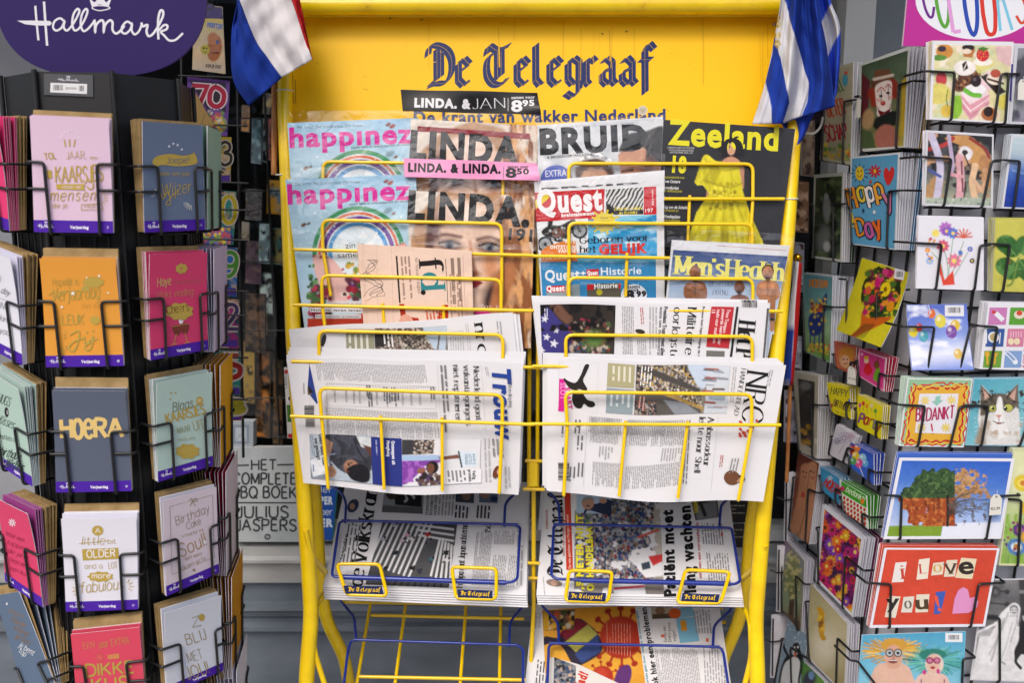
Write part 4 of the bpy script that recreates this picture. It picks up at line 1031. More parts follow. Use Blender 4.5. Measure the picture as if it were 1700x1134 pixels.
# ---- left face
hall(PL_, A1, [(-150, 560), (2, 552), (45, 1088), (-112, 1030)], 'd93a72', [CR('hot pink', 'c92f68', 6, .003, .002, .002, 'd58aa8'), KR(6, .0026, .0016, .004)], 'the hot pink card at the edge',
     'hot pink card cut by the left edge in the top row', None, None, pk=dict(rv=(.72, .84), v1=.40, v2=.62))
def d(s, L):
    s.text('day', 8, 298, 46, 316, 30, '555', b=.07, sh=.2, **H); s.line([(0, 325), (46, 340)], 2, '777'); s.text('ING', 0, 372, 40, 384, 30, '666', b=.05, **H); s.text('kind', 0, 430, 46, 446, 28, '555', b=.06, **H); s.text('you', 0, 490, 44, 502, 28, '555', b=.06, **H)
    s.line([(0, 190), (18, 235), (2, 262)], 2, '777')
hall(PL_, A2, [(-90, 75), (68, 140), (108, 642), (-50, 560)], 'dadbe6', [CR('white', 'cfcfe2', 3, .003, .0016, .003, 'cfc8e6'), KR(7, .0028, .0014, .005)], 'the white card at the edge',
     'white card with black handwriting at the left edge, second row', None, d, pk=dict(rv=(.74, .82), v1=.43, v2=.64))
def d(s, L):
    s.text('HUGS', -6, 812, 52, 836, 44, '4a5a55', b=.06, **H); s.ell(38, 862, 10, 24, '222'); s.text('&', 33, 868, 43, 872, 18, 'ccc', b=.1, **H)
    s.text('Kisses', -8, 912, 64, 940, 40, '4a5a55', b=.06, sh=.2, **H); s.text('and lots of', -5, 985, 80, 1005, 22, '55645f', b=.07, **H); s.text('birthday', -2, 1062, 92, 1090, 40, '3a4a45', b=.07, sh=.2, **H); s.text('Wishes', 20, 1120, 105, 1145, 46, '3a4a45', b=.07, sh=.2, **H)
hall(PL_, A2, [(-55, 650), (103, 752), (155, 1215), (-5, 1110)], 'a9c4b8', [CR('pale green', 'a0b9b0', 5, .0032, .0018, .002, 'cdd9e2'), KR(5, .003, .0016, .004)], 'the mint card at the edge',
     'mint card with black script at the left edge, third row', None, d, pk=dict(rv=(.72, .80), v1=.45, v2=.66))
def d(s, L):
    rays_(s, (72, 365), 4, 20, 0, 315, 8, 5, 'e8dde2')
    for k, tx_ in enumerate(('Voor een', 'topper', 'die jarig', 'feest met', 'een kus')): s.text(tx_, 30 + 4 * k, 425 + 42 * k, 120 + 4 * k, 460 + 42 * k, 22, 'a02a52', b=.08, sh=.1, **H)
hall(PL_, A3, [(0, 245), (155, 320), (205, 775), (25, 648)], 'd2416a', [CR('purple', '8f3a7c', 4, .0034, .0018, .003, 'b58ab2'), KR(9, .0024, .0012, .003)], 'the rose red card',
     'rose red card with a white star in the left face, fourth row', None, d, pk=dict(lv=(.08, .2), rv=(.72, .80), v1=.43, v2=.64))
def d(s, L):
    s.ell(40, 755, 4, 6, 'dfe0e6')
    for k, (tx_, col) in enumerate((('een', '8a6f50'), ('Goede', '8a6f50'), ('vriend', '8a6f50'), ('groot', '8a6f50'))): s.text(tx_, 45 + 10 * k, 795 + 40 * k, 110 + 10 * k, 830 + 42 * k, 26, col, b=.1, **H)
    s.text('jij bent', 92, 960, 160, 1005, 26, 'd9dde4', b=.1, **H); s.text('top', 90, 985, 120, 1010, 24, 'd9dde4', b=.1, **H)
hall(PL_, A3, [(-20, 715), (97, 697), (265, 1150), (115, 1190)], '5a6d85', [KR(1, .004, .001, .012), CR('blue grey', '59697f', 3, .012, .002, -.01, 'c5c9d4'), KR(6, .004, .002, -.004)], 'the slumped blue card',
     'slumped blue card leaning over in the bottom left pocket', None, d, strip=0, pk=dict(lv=(.1, .2), rv=(.80, .9), v1=.74, v2=.92))
# ================================================================ yellow newspaper stand
T = [None] + [plane_at(880, py, Y, 0, 8) for py, Y in ((330, 1.60), (420, 1.57), (512, 1.54), (608, 1.51), (700, 1.48))]
SH = plane_at(700, 970, 1.545, 0, 61)
SH2 = plane_at(700, 1134, 1.535, 0, 61)
stand = empty('newspaper_stand', (at(880, 700, 1.5)[0], 1.6, 0), 'yellow tubular newspaper stand with wire pockets and a lettered header board', 'newspaper stand')
stand['_w'] = [float(at(880, 700, 1.5)[0]), 1.6, 0.0]

def tube_px(pts, r, name=None, mat='yellow', mb=None, fillet=.02, sides=12):
    m_ = mb or MB(); m_.tube([at(*p) for p in pts], r, sides, fillet)
    if name: return m_.build(name, mat, stand)
def drop(pt): p = at(*pt); return p
# side uprights
for pts, foot in (([(476, 8, 1.70), (472, 150, 1.675), (481, 400, 1.60), (487, 560, 1.55), (497, 700, 1.52), (507, 860, 1.50), (517, 1020, 1.49), (508, 1134, 1.46)], (-.37, 1.42, 0)),
                  ([(1303, 8, 1.70), (1322, 150, 1.675), (1307, 388, 1.60), (1290, 580, 1.55), (1280, 700, 1.52), (1268, 850, 1.50), (1254, 1030, 1.49), (1258, 1134, 1.46)], (.44, 1.42, 0))):
    m_ = MB(); m_.tube([at(*p) for p in pts] + [foot], .0138, 14, .03); m_.build('upright', 'yellow', stand)
for pts, foot in (([(519, 780, 1.60), (527, 880, 1.63), (531, 965, 1.63), (541, 1030, 1.63), (572, 1092, 1.66), (579, 1134, 1.67)], (-.3, 1.8, 0)),
                  ([(1262, 780, 1.60), (1246, 880, 1.62), (1238, 985, 1.63), (1226, 1035, 1.63), (1200, 1095, 1.66), (1190, 1134, 1.67)], (.38, 1.8, 0))):
    m_ = MB(); m_.tube([at(*p) for p in pts] + [foot], .0125, 14, .03); m_.build('rear_leg', 'yellow', stand)
m_ = MB(); m_.tube([at(474, 9, 1.70), at(1305, 8, 1.70)], .0165, 14); m_.build('top_rail', 'yellow', stand)
for pts in ([(507, 880, 1.485), (517, 925, 1.49), (540, 950, 1.56)], [(541, 982, 1.56), (518, 1016, 1.485), (521, 1080, 1.475), (540, 1140, 1.47)],
            [(1270, 905, 1.485), (1256, 940, 1.50), (1232, 962, 1.56)], [(1230, 1000, 1.56), (1246, 1030, 1.485), (1248, 1090, 1.475), (1236, 1140, 1.47)]):
    m_ = MB(); m_.tube([at(*p) for p in pts], .0052, 8, .02); m_.build('strut', 'yellow', stand)
for x, y, Y in ((470.5, 190, 1.652), (1321, 190, 1.652)):
    m_ = MB(); m_.lathe(at(x, y, Y + .004), (0, -1, .1), [(.0045, 0), (.0045, .003), (.003, .0042), (0, .0044)], 12); m_.build('screw', 'steel', stand)
for x, y, Y in ((472.5, 150, 1.675), (1310.5, 330, 1.618), (472, 290, 1.636)):
    m_ = MB(); c = at(x, y, Y); V = [c + np.array((.0148 * math.cos(a), .0148 * math.sin(a), 0)) for a in np.arange(16) * math.pi / 8]; m_.tube(V, .0016, 6, closed=True); m_.build('cable_tie', 'wplastic', stand)

# header board
PB = plane_at(880, 110, 1.715, 0, 12)
s = Sheet(PB, PX, [(470, 14), (1312, 14), (1316, 262), (474, 262)], 'fcc600', 'e2b000', .006, mat='board')
BL = '10265f'
s.text('De Telegraaf', 709, 142, 1086, 140, 62, BL, 'black', .25)
s.text('De Telegraaf', 709, 142, 1086, 140, 62, 'fcc600', 'black', .006)
s.text('De krant van wakker Nederland', 688, 204, 1104, 200, 19, '26366f', 'sans', .07)
for k in range(2): s.line([(486 + 4 * k, 124 + 8 * k), (487 + 4 * k, 172)], 1, '6a5a30')
s.ell(1067, 183, 8, 8, 'cfc9b8').ell(1067, 183, 6, 6, 'bdb7a6').line([(1063, 180), (1067, 186), (1071, 180)], 1.2, '8f8a7c')
rngb = random.Random(5)
for k in range(26):
    x, y = rngb.uniform(500, 1290), rngb.uniform(28, 190); s.line([(x, y), (x + rngb.uniform(-9, 9), y + rngb.uniform(-3, 6))], rngb.uniform(.5, 1.1), rngb.choice(('d9a800', 'c79a10', 'f6cb30')))
for k in range(16):
    x, y = rngb.uniform(490, 1300), rngb.uniform(20, 60); s.line([(x, y), (x + rngb.uniform(-2, 2), y + rngb.uniform(20, 110))], rngb.uniform(.6, 2.2), rngb.choice(('f0ba00', 'eab400', 'e0ac00')))
for x, y in ((505, 40), (1285, 40), (505, 225)): s.ell(x, y, 3.4, 3.4, 'a8892a').ell(x, y, 2.2, 2.2, 'c9c3b0')
for x, y in ((648, 4), (700, 6), (1000, 30), (1040, 26)): s.ell(x, y + 26, 2.2, 1.4, '8a6f20')
s.build('header_board', None, None, None, stand)
m_ = MB(); m_.tube([PB.off(.004).hit(482., 26.), PB.off(.004).hit(1300., 25.)], .003, 6); m_.build('board_edge', 'yellow', stand)

# wire pockets: hoop, bar, verticals
def wpocket(k, xl, xr, yh, yb, xs, x_foot, yfoot, bar):
    W = T[k].off(.0105 if k < 5 else .02); mb = MB(); H_ = lambda x, y, d=0: W.off(d).hit(float(x), float(y))
    fl, fr_ = x_foot
    mb.tube([H_(fl, yfoot), H_(xl, yb[0]), H_(xl - 4 if k == 5 else xl - 1, yh[0]), H_(xr, yh[1]), H_(xr, yb[1]), H_(fr_, yfoot + 8)], .0032, 8, .014)
    mb.tube([H_(bar[0], bar[1], .004), H_(bar[2], bar[3], .004)], .0031, 8)
    for x in xs:
        t = (x - xl) / (xr - xl); yv = yb[0] + (yb[1] - yb[0]) * t
        mb.tube([H_(x, yv - 6, -.001), H_(x + (fl - xl) * (1 - t) + (fr_ - xr) * t, yfoot + 8 * t, -.001)], .003, 8)
    n_ = 6
    if k < 5: mb.tube([H_(fl, yfoot, -.02), H_(fr_, yfoot + 8, -.02)], .0028, 8)
    for x, y in ((fl, yfoot), (fr_, yfoot + 8)): mb.tube([H_(x, y), H_(x, y + 1, -.021)], .0028, 8)
    mb.build('wire_pocket', 'ywire', stand)
wpocket(1, 537, 835, (268, 273), (326, 330), (632, 735), (545, 838), 400, (486, 324, 884, 330))
wpocket(1, 945, 1250, (271, 272), (330, 330), (1042, 1145), (945, 1245), 400, (884, 330, 1302, 330))
wpocket(2, 536, 833, (365, 371), (415, 424), (632, 737), (549, 833), 490, (488, 414, 886, 424))
wpocket(2, 945, 1249, (370, 372), (425, 428), (1041, 1145), (943, 1246), 490, (884, 425, 1304, 431))
wpocket(3, 535, 832, (457, 464), (507, 515), (635, 736), (545, 832), 585, (486, 506, 884, 516))
wpocket(3, 945, 1250, (461, 463), (515, 518), (1041, 1143), (942, 1246), 585, (884, 515, 1299, 517))
wpocket(4, 530, 835, (549, 556), (602, 610), (633, 736), (545, 835), 690, (484, 600, 884, 610))
wpocket(4, 940, 1249, (556, 559), (608, 612), (1040, 1142), (940, 1246), 690, (884, 608, 1298, 614))
wpocket(5, 534, 834, (644, 656), (693, 702), (632, 734), (545, 829), 810, (482, 691, 886, 705))
wpocket(5, 942, 1248, (651, 655), (704, 706), (1039, 1142), (936, 1226), 822, (882, 704, 1296, 706))

# centre post
m_ = MB()
for x in (879, 893): m_.tube([at(x, 300, 1.63), at(x, 600, 1.56), at(x - 1, 812, 1.54)], .0036, 8)
m_.tube([at(886, 770, 1.56), at(886, 1010, 1.60), at(880, 1134, 1.56), (at(880, 1134, 1.56)[0], 1.56, .05)], .0042, 8)
for y, w, Y in ((610, 12, 1.55), (765, 14, 1.545), (812, 18, 1.54), (935, 10, 1.585), (960, 16, 1.59)): m_.tube([at(886 - w, y, Y - .005), at(886 + w, y + 1, Y - .005)], .0034, 8)
m_.build('centre_post', 'ywire', stand)
m_ = MB(); q = [at(879, 768, 1.53), at(892, 768, 1.53), at(892, 808, 1.53), at(879, 808, 1.53)]; m_.hexa(q, (0, -1, 0), .012); m_.build('hinge_block', 'yellow', stand)

# slanted shelves of yellow wire
def grid_shelf(pl, hs, vs):
    mb = MB(); H_ = lambda p, d=0: pl.off(d).hit(float(p[0]), float(p[1]))
    for a, b2 in hs: mb.tube([H_(a), H_(b2)], .0034, 8)
    for a, b2 in vs: mb.tube([H_(a, -.006), H_(b2, -.006)], .0034, 8)
    mb.build('wire_shelf', 'ywire', stand)
grid_shelf(SH2.off(-.02), [((566, 1000), (878, 1006)), ((616, 1022), (870, 1028)), ((596, 1124), (880, 1130))],
           [((618, 985), (590, 1150)), ((676, 985), (654, 1150)), ((775, 988), (763, 1150)), ((832, 988), (829, 1150))])
grid_shelf(SH2.off(-.02), [((890, 1008), (1200, 1010)), ((890, 1030), (1205, 1034)), ((890, 1126), (1210, 1130))],
           [((935, 990), (925, 1150)), ((992, 990), (990, 1150)), ((1090, 990), (1098, 1150)), ((1150, 990), (1164, 1150))])
grid_shelf(SH.off(-.022), [((545, 976), (872, 986)), ((575, 830), (880, 834)), ((560, 900), (876, 905))], [((618, 826), (590, 980)), ((720, 828), (705, 984)), ((830, 828), (826, 986))])
grid_shelf(SH.off(-.022), [((896, 980), (1222, 988)), ((900, 834), (1195, 836)), ((898, 905), (1205, 908))], [((940, 826), (930, 980)), ((1050, 828), (1056, 984)), ((1150, 828), (1172, 986))])

# blue wire paper holders and their yellow clips with plates
def holder(pl, v, armL, armR, cross, loop, sleeve=None, extra=None):
    H_ = lambda p, d=0: pl.off(d).hit(*topx(v, p)); mb = MB()
    mb.tube([H_(p) for p in armL], .0027, 8, .012); mb.tube([H_(p) for p in armR], .0027, 8, .012)
    mb.tube([H_(p, .003) for p in cross], .0027, 8); mb.tube([H_(p, -.001) for p in loop], .0027, 8, .014)
    if extra: mb.tube([H_(p, -.002) for p in extra], .0027, 8)
    if sleeve: mb.tube([H_(p, .001) for p in sleeve], .0046, 10)
    return mb.build('paper_holder', 'bwire', stand)
HP, HP2 = SH.off(.028), SH2.off(.028)
holder(HP, D1, [(428, 318), (468, 345), (486, 388), (482, 470)], [(1182, 352), (1146, 390), (1142, 485)], [(470, 461), (1200, 478)],
       [(500, 460), (458, 466), (428, 680), (432, 694), (620, 702), (1140, 722), (1196, 712), (1208, 490), (1190, 480), (1150, 478)], [(470, 696), (1150, 720)])
holder(HP, D2, [(132, 348), (168, 385), (174, 480)], [(890, 358), (842, 395), (834, 495)], [(146, 476), (880, 492)],
       [(190, 478), (148, 480), (138, 690), (160, 704), (500, 716), (900, 726), (922, 712), (886, 492), (850, 491)], [(260, 710), (880, 724)])
holder(HP2, D1, [(452, 755), (455, 785), (520, 862), (528, 962)], [(1242, 715), (1238, 792), (1166, 882), (1162, 986)], [(520, 956), (1195, 978)],
       [(540, 956), (506, 960), (494, 1000), (472, 1180), (1218, 1200), (1222, 1000), (1200, 979), (1180, 978)], None, [(455, 787), (1236, 800)])
holder(HP2, D2, [(92, 785), (98, 815), (166, 882), (170, 976)], [(890, 800), (884, 832), (813, 896), (808, 990)], [(130, 970), (836, 986)],
       [(180, 971), (128, 974), (120, 1180), (880, 1200), (852, 1010), (838, 987), (800, 985)], None, [(95, 806), (890, 820)])
def clip(v, loop, plate):
    pl = SH.off(.040); H_ = lambda p, d=0: pl.off(d).hit(*topx(v, p)); mb = MB()
    mb.tube([H_(p) for p in loop], .0034, 8, .01, closed=True)
    o = mb.build('holder_clip', 'ywire', stand)
    s = Sheet(pl.off(.005), v, plate, '16244f', '16244f', .0015, mat='board')
    q = np.array(plate, float); a = q[3] * .8 + q[0] * .2; b2 = q[2] * .8 + q[1] * .2; d_ = b2 - a
    a, b2 = a + d_ * .08 - (0, 2), b2 - d_ * .08 - (0, 2)
    s.text('De Telegraaf', *a, *b2, 16, 'f0c400', 'black', .2)
    s.build('name_plate', None, None, None, o)
clip(D1, [(447, 641), (625, 642), (657, 774), (488, 768)], [(474, 731), (634, 734), (642, 766), (484, 763)])
clip(D1, [(924, 654), (1110, 660), (1108, 788), (942, 784)], [(946, 747), (1094, 752), (1093, 783), (950, 779)])
clip(D2, [(212, 668), (392, 674), (374, 799), (196, 794)], [(211, 756), (366, 763), (362, 796), (207, 790)])
clip(D2, [(694, 666), (880, 674), (840, 804), (660, 803)], [(682, 762), (838, 768), (830, 799), (677, 794)])

# ---------------------------------------------------------------- flags
def cloth_patch(name, v, curves, Yf, fn, parent=None, label=None, cat=None, nu=150, nv=60):
    """a hanging cloth: curves are its lengthwise lines (crop coordinates) from the left edge to the right"""
    cs = []
    for c in curves:
        c = catmull(np.array(c, float), 8); d = np.r_[0, np.cumsum(np.hypot(*np.diff(c, axis=0).T))]; t = np.linspace(0, d[-1], nv + 1)
        cs.append(np.stack([np.interp(t, d, c[:, 0]), np.interp(t, d, c[:, 1])], 1))
    cs = np.array(cs); u = np.linspace(0, len(cs) - 1, nu + 1); i = np.minimum(u.astype(int), len(cs) - 2); f = (u - i)[:, None, None]
    G = cs[i] * (1 - f) + cs[i + 1] * f                       # nu+1, nv+1, 2
    P = Painter(G[..., 0], G[..., 1]); fn(P, u[:, None] + 0 * G[..., 0])
    px = topx(v, G.reshape(-1, 2)); vv = np.tile(np.linspace(0, 1, nv + 1), nu + 1); uu = np.repeat(u, nv + 1)
    d = rays(px[:, 0], px[:, 1]); V = EYE + d * (Yf(uu, vv) / d[:, 1])[:, None]
    loc = V[np.argmin(V[:, 2])]
    me = bpy.data.meshes.new(name); k = nv + 1
    me.from_pydata((V - loc).tolist(), [], [(a * k + b2, (a + 1) * k + b2, (a + 1) * k + b2 + 1, a * k + b2 + 1) for a in range(nu) for b2 in range(nv)])
    me.polygons.foreach_set('use_smooth', [True] * len(me.polygons))
    at_ = me.attributes.new('ink', 'FLOAT_COLOR', 'POINT'); at_.data.foreach_set('color', np.concatenate([np.clip(P.C, 0, 1).reshape(-1, 3), np.ones((len(V), 1))], 1).ravel())
    o = link_mesh(name, me, ['cloth'], loc, parent)
    sm = o.modifiers.new('thickness', 'SOLIDIFY'); sm.thickness = .0008
    return tag(o, label, cat)
fl = empty('dutch_flag', at(462, 300, 1.63), 'red, white and blue flag hanging from a wooden stick left of the header', 'flag'); fl['_w'] = list(map(float, at(462, 300, 1.63)))
def nl(P, u):
    P.C[:] = lin('cfcccf'); P.C[u < 1.0] = lin('14338c'); P.C[u > 2.0] = lin('b81824'); P.noise(40, .06, 3)
cloth_patch('cloth', B1, [[(-30, -170), (36, -10), (14, 150), (20, 370), (94, 497)], [(-22, -170), (45, -10), (122, 180), (182, 268), (252, 362)],
    [(225, -170), (297, 0), (347, 152), (391, 280)], [(300, -170), (333, 0), (352, 85), (394, 281)]],
    lambda u, v: 1.60 + .012 * np.sin(u * 4.2 + v * 3) + .006 * np.sin(u * 9 - v * 5) + .02 * (1 - v) + .0016 * np.sin(v * 31 + u * 7) + .001 * np.sin(u * 26 + v * 9), nl, fl)
m_ = MB(); m_.tube([at(455, 290, 1.655), at(456, 140, 1.672), at(440, -40, 1.672), at(425, -140, 1.672)], .0055, 10, .02); m_.build('flagstick', 'wood', fl)
fz = empty('province_flag', at(1316, 260, 1.62), 'blue and white wavy striped flag hanging right of the header', 'flag'); fz['_w'] = list(map(float, at(1316, 260, 1.62)))
def zl(P, u):
    P.fill('173795')
    P.poly([(1240, -60), (1258, 0), (1302, 170), (1368, 390), (1362, 480), (1336, 545), (1244, 582), (1276, 480), (1250, 330), (1214, 190), (1200, 120), (1200, -60)], 'cfd0d6', 2)
    P.poly([(1205, 215), (1166, 385), (1192, 500), (1198, 600), (1080, 600), (1100, 480)], 'c6c7cf', 2)
    for y in (80, 112, 165, 205): P.e(1222, y, 16, 14, 'b89a2a'); P.e(1222, y, 10, 8, 'd8d2b0')
    P.noise(60, .06, 5)
cloth_patch('cloth', B2, [[(1245, -130), (1236, 0), (1206, 180), (1164, 390), (1103, 583)], [(1300, -130), (1290, 0), (1282, 190), (1275, 400), (1246, 582)],
    [(1360, -130), (1350, 0), (1365, 190), (1385, 400), (1342, 546)], [(1410, -130), (1408, 0), (1448, 200), (1474, 380), (1492, 500)]],
    lambda u, v: 1.615 + .018 * np.sin(u * 3.6 + v * 2.2) + .008 * np.sin(u * 8 + v * 4) + .0016 * np.sin(v * 29 - u * 6) + .001 * np.sin(u * 24), zl, fz)
def zl2(P, u):
    P.fill('2a4fd0'); P.poly([(1424, 108), (1475, 10), (1518, 120), (1510, 160), (1456, 262)], 'd3d6e2', 2); P.poly([(1480, 420), (1500, 300), (1520, 420)], '2443b8', 3); P.noise(60, .08, 6)
cloth_patch('cloth', B2, [[(1405, -130), (1409, 0), (1450, 210), (1475, 380), (1489, 480)], [(1440, -130), (1448, 0), (1490, 150), (1488, 330), (1486, 470)], [(1455, -130), (1470, 0), (1516, 145), (1503, 410), (1480, 474)]],
    lambda u, v: 1.66 + .02 * np.sin(u * 3), zl2, fz, nu=90)
def zl3(P, u): P.fill('2340b4'); P.noise(50, .12, 7)
cloth_patch('cloth', B2, [[(1225, 560), (1250, 600), (1275, 700), (1268, 742)], [(1300, 545), (1310, 600), (1310, 660), (1272, 744)], [(1400, 520), (1375, 570), (1340, 650), (1276, 745)]],
    lambda u, v: 1.645 + .012 * np.sin(u * 3), zl3, fz, nu=16, nv=16)
m_ = MB(); m_.tube([at(1318, 250, 1.665), at(1322, 120, 1.70), at(1330, -60, 1.70)], .0055, 10, .02); m_.build('flagstick', 'wood', fz)
m_ = MB(); m_.tube([at(1333, 220, 1.66), at(1352, 222, 1.655), at(1363, 210, 1.655), at(1366, 194, 1.655)], .0022, 8, .01)
tag(m_.build('hanging_hook', 'wplastic'), 'small white plastic hook beside the right yellow upright', 'hook')
rf = empty('furled_flag', at(1315, 580, 1.62), 'furled red, white and blue flag with a brass knob behind the right upright', 'flag'); rf['_w'] = list(map(float, at(1315, 580, 1.62)))
def rfl(P, u): P.C[:] = lin('d8d8de'); P.C[u > 1.05] = lin('c01f26'); P.poly([(1290, 545), (1318, 548), (1312, 640), (1290, 640)], '22398f', 1)
cloth_patch('cloth', PX, [[(1321, 434), (1312, 500), (1304, 580), (1300, 640)], [(1326, 434), (1320, 500), (1316, 580), (1310, 640)], [(1331, 438), (1328, 500), (1322, 580), (1316, 640)]],
    lambda u, v: 1.68 - .012 * np.sin(u * 1.5), rfl, rf, nu=16, nv=16)
m_ = MB(); m_.tube([at(1324, 432, 1.685), at(1312, 640, 1.69), at(1306, 800, 1.70)], .004, 8); m_.build('flagstick', 'wood', rf)
m_ = MB(); m_.lathe(at(1324, 432, 1.685), (0, 0, 1), [(0, -.004), (.005, -.003), (.0085, .002), (.0085, .007), (.005, .012), (0, .013)], 14); m_.build('knob', 'brass', rf)
# ================================================================ magazines and newspapers
MG, NP_ = 'magazines on the yellow stand', 'newspapers on the yellow stand'
DK = '1c1c1f'
def film(parent, pl, v, quad, n=14, amp=.003, seed=0):
    """clear plastic sleeve: a wrinkled see-through sheet of its own in front of the cover"""
    rng = np.random.RandomState(seed); q = np.array(quad, float); u = np.linspace(0, 1, n + 1)[None, :, None]; w = np.linspace(0, 1, n + 1)[:, None, None]
    G = ((q[0] * (1 - u) + q[1] * u) * (1 - w) + (q[3] * (1 - u) + q[2] * u) * w).reshape(-1, 2)
    P = pl.hit(*topx(v, G).T) + pl.n * (rng.rand(len(G)) * amp)[:, None]
    mb = MB(); k = n + 1; mb.add(P, [(i * k + j, (i + 1) * k + j, (i + 1) * k + j + 1, i * k + j + 1) for i in range(n) for j in range(n)], True)
    return mb.build('plastic_sleeve', 'film', parent)
def backs(s, k, name, label, group, dx=0, up=.004, gap=.0035, paper='dcdce0', t=.0015):
    for i in range(1, k + 1):
        q = s.q3 - s.pl.n * gap * i + s.ux * up * i + s.tx * dx * i
        plain_copy(q, s.pl.n, t, name, [s.mat], label, 'newspaper' if name == 'newspaper' else 'magazine', group, paper, 'cfcfd4', s.mat)
ss = lambda s, *a, **k: s.text(*a, **k)

# ---- happinez, twice
def happinez(pl, quad, dx, dy, lab, low):
    s = Sheet(pl, B1, quad, 'a8cde4', 'c8d8e0', .006, mat='mag')
    o = lambda x, y: (x + dx, y + dy)
    cx, cy = o(610, 1187)
    def fn(P):
        P.grad(['9cc6e2', 'b4d6e8', 'a9cde2', 'c6dbe6'], o(400, 850), o(400, 1500)); P.noise(70, .1, 3)
        d = np.hypot(P.X - cx, (P.Y - cy))
        for r0, r1, c in ((196, 217, '2f8f5c'), (190, 196, 'd8e6ea'), (177, 190, 'd8683a'), (171, 177, 'dfe8ee'), (150, 171, '63329a'), (143, 150, 'e4ecf2'), (124, 143, '4d9ad8'), (0, 124, 'd9e8f2')):
            P._mix(np.clip((d - r0) / 3 + .5, 0, 1) * np.clip((r1 - d) / 3 + .5, 0, 1), c)
        P.blot('f0f4f8', 60, .5, 5, .2, mask=(d < 124))
        P.dots(22, ['f4f8fa'], 2, 5, (*o(330, 990), *o(860, 1200)), 8)
        for x, y, r, c in ((352, 1058, 14, '6a4b38'), (375, 1052, 10, '4a3a30'), (760, 860, 15, '9a3a28'), (740, 852, 13, '7a2a1c'), (775, 1005, 10, '8a5a48'), (748, 990, 22, '8aa8b8')): P.e(*o(x, y), r, r * .6, c, -30, .4)
        if low:
            P.view = 0
            # pale hands, flowers and the lower banners
            P.poly([o(395, 1215), o(440, 1200), o(500, 1230), o(560, 1330), o(560, 1420), o(470, 1420), o(420, 1330)], 'e3b9b4', 6, 1, True)
            for x, y in ((400, 1205), (432, 1210), (455, 1215), (798, 1160), (812, 1150), (822, 1166), (536, 1268), (545, 1290)): P.e(*o(x, y), 8, 5, 'a81f2c', -40, .4)
            P.poly([o(775, 1165), o(830, 1140), o(850, 1180), o(800, 1200)], 'dcaaa0', 4)
            P.dots(60, ['7a1f3a', '8f2340', '4f1a34', 'b03a58', '3f6a3a', '2f5238', 'c05a78'], 8, 20, (*o(385, 1350), *o(480, 1480)), 9)
            P.dots(40, ['b0243a', '8a1a30', 'd04a60', '3a5a30', '5a2a40'], 9, 20, (*o(560, 1290), *o(680, 1410)), 10)
            P.dots(20, ['d8b83a', 'c8a02a', '7a9a4a'], 6, 13, (*o(560, 1240), *o(640, 1300)), 11)
            P.dots(18, ['4a7a44', '2f5a38', '6a9a5a'], 5, 12, (*o(372, 1240), *o(410, 1400)), 12)
            P.e(*o(545, 1385), 22, 12, 'e8d0c8'); P.e(*o(545, 1385), 9, 9, '4a3a30'); P.poly([o(370, 1500), o(700, 1470), o(700, 1560), o(370, 1560)], 'c23a1c', 3)
    s.pic(quad, 130, 190, fn)
    s.text('Be kind. Be balanced. Be free', *o(312, 872), *o(616, 862), 13, '4a4f58', 'hand', .12)
    s.text('happ\u0131nez', *o(282, 958), *o(850, 936), 88, 'd81c9a', b=.065)
    s.text('JOUW GIDS IN SPIRITUALITEIT EN GELUK', *o(565, 967), *o(850, 950), 9, '3a4a58', b=.06)
    if low:
        s.view(C1); s.text('zin in', 358, 165, 455, 158, 30, '444', b=-.01); s.text('samen', 318, 215, 440, 208, 30, '444', b=-.01)
        s.rect(290, 440, 445, 470, 'd8d2d4'); s.text('Hoe vind je opa', 298, 460, 440, 462, 13, '444', 'hand', .09); s.rect(172, 475, 450, 498, 'e2e0e2'); s.text('Melanie: leren leven', 178, 492, 440, 494, 10, '333', b=.06); s.rect(200, 510, 440, 532, 'd6d4d6'); s.text('Een nieuw oefen- je toekomst', 206, 525, 430, 527, 10, '555'); s.view(B1)
    o_ = s.build('magazine', lab, 'magazine', MG)
    film(o_, pl.off(.002), B1, [(quad[0][0] + 8, quad[0][1] - 56), (quad[1][0], quad[1][1] - 34), (quad[1][0], quad[1][1] + 330), (quad[0][0] + 40, quad[0][1] + 330)], seed=int(dy) % 99)
happinez(T[1].off(.001), [(275, 578), (890, 553), (905, 1180), (312, 1190)], 10, -267, 'sky blue magazine with a rainbow cover in the topmost row', False)
happinez(T[2].off(.001), [(265, 845), (880, 818), (905, 1640), (368, 1640)], 0, 0, 'sky blue rainbow magazine with painted hands, second row', True)

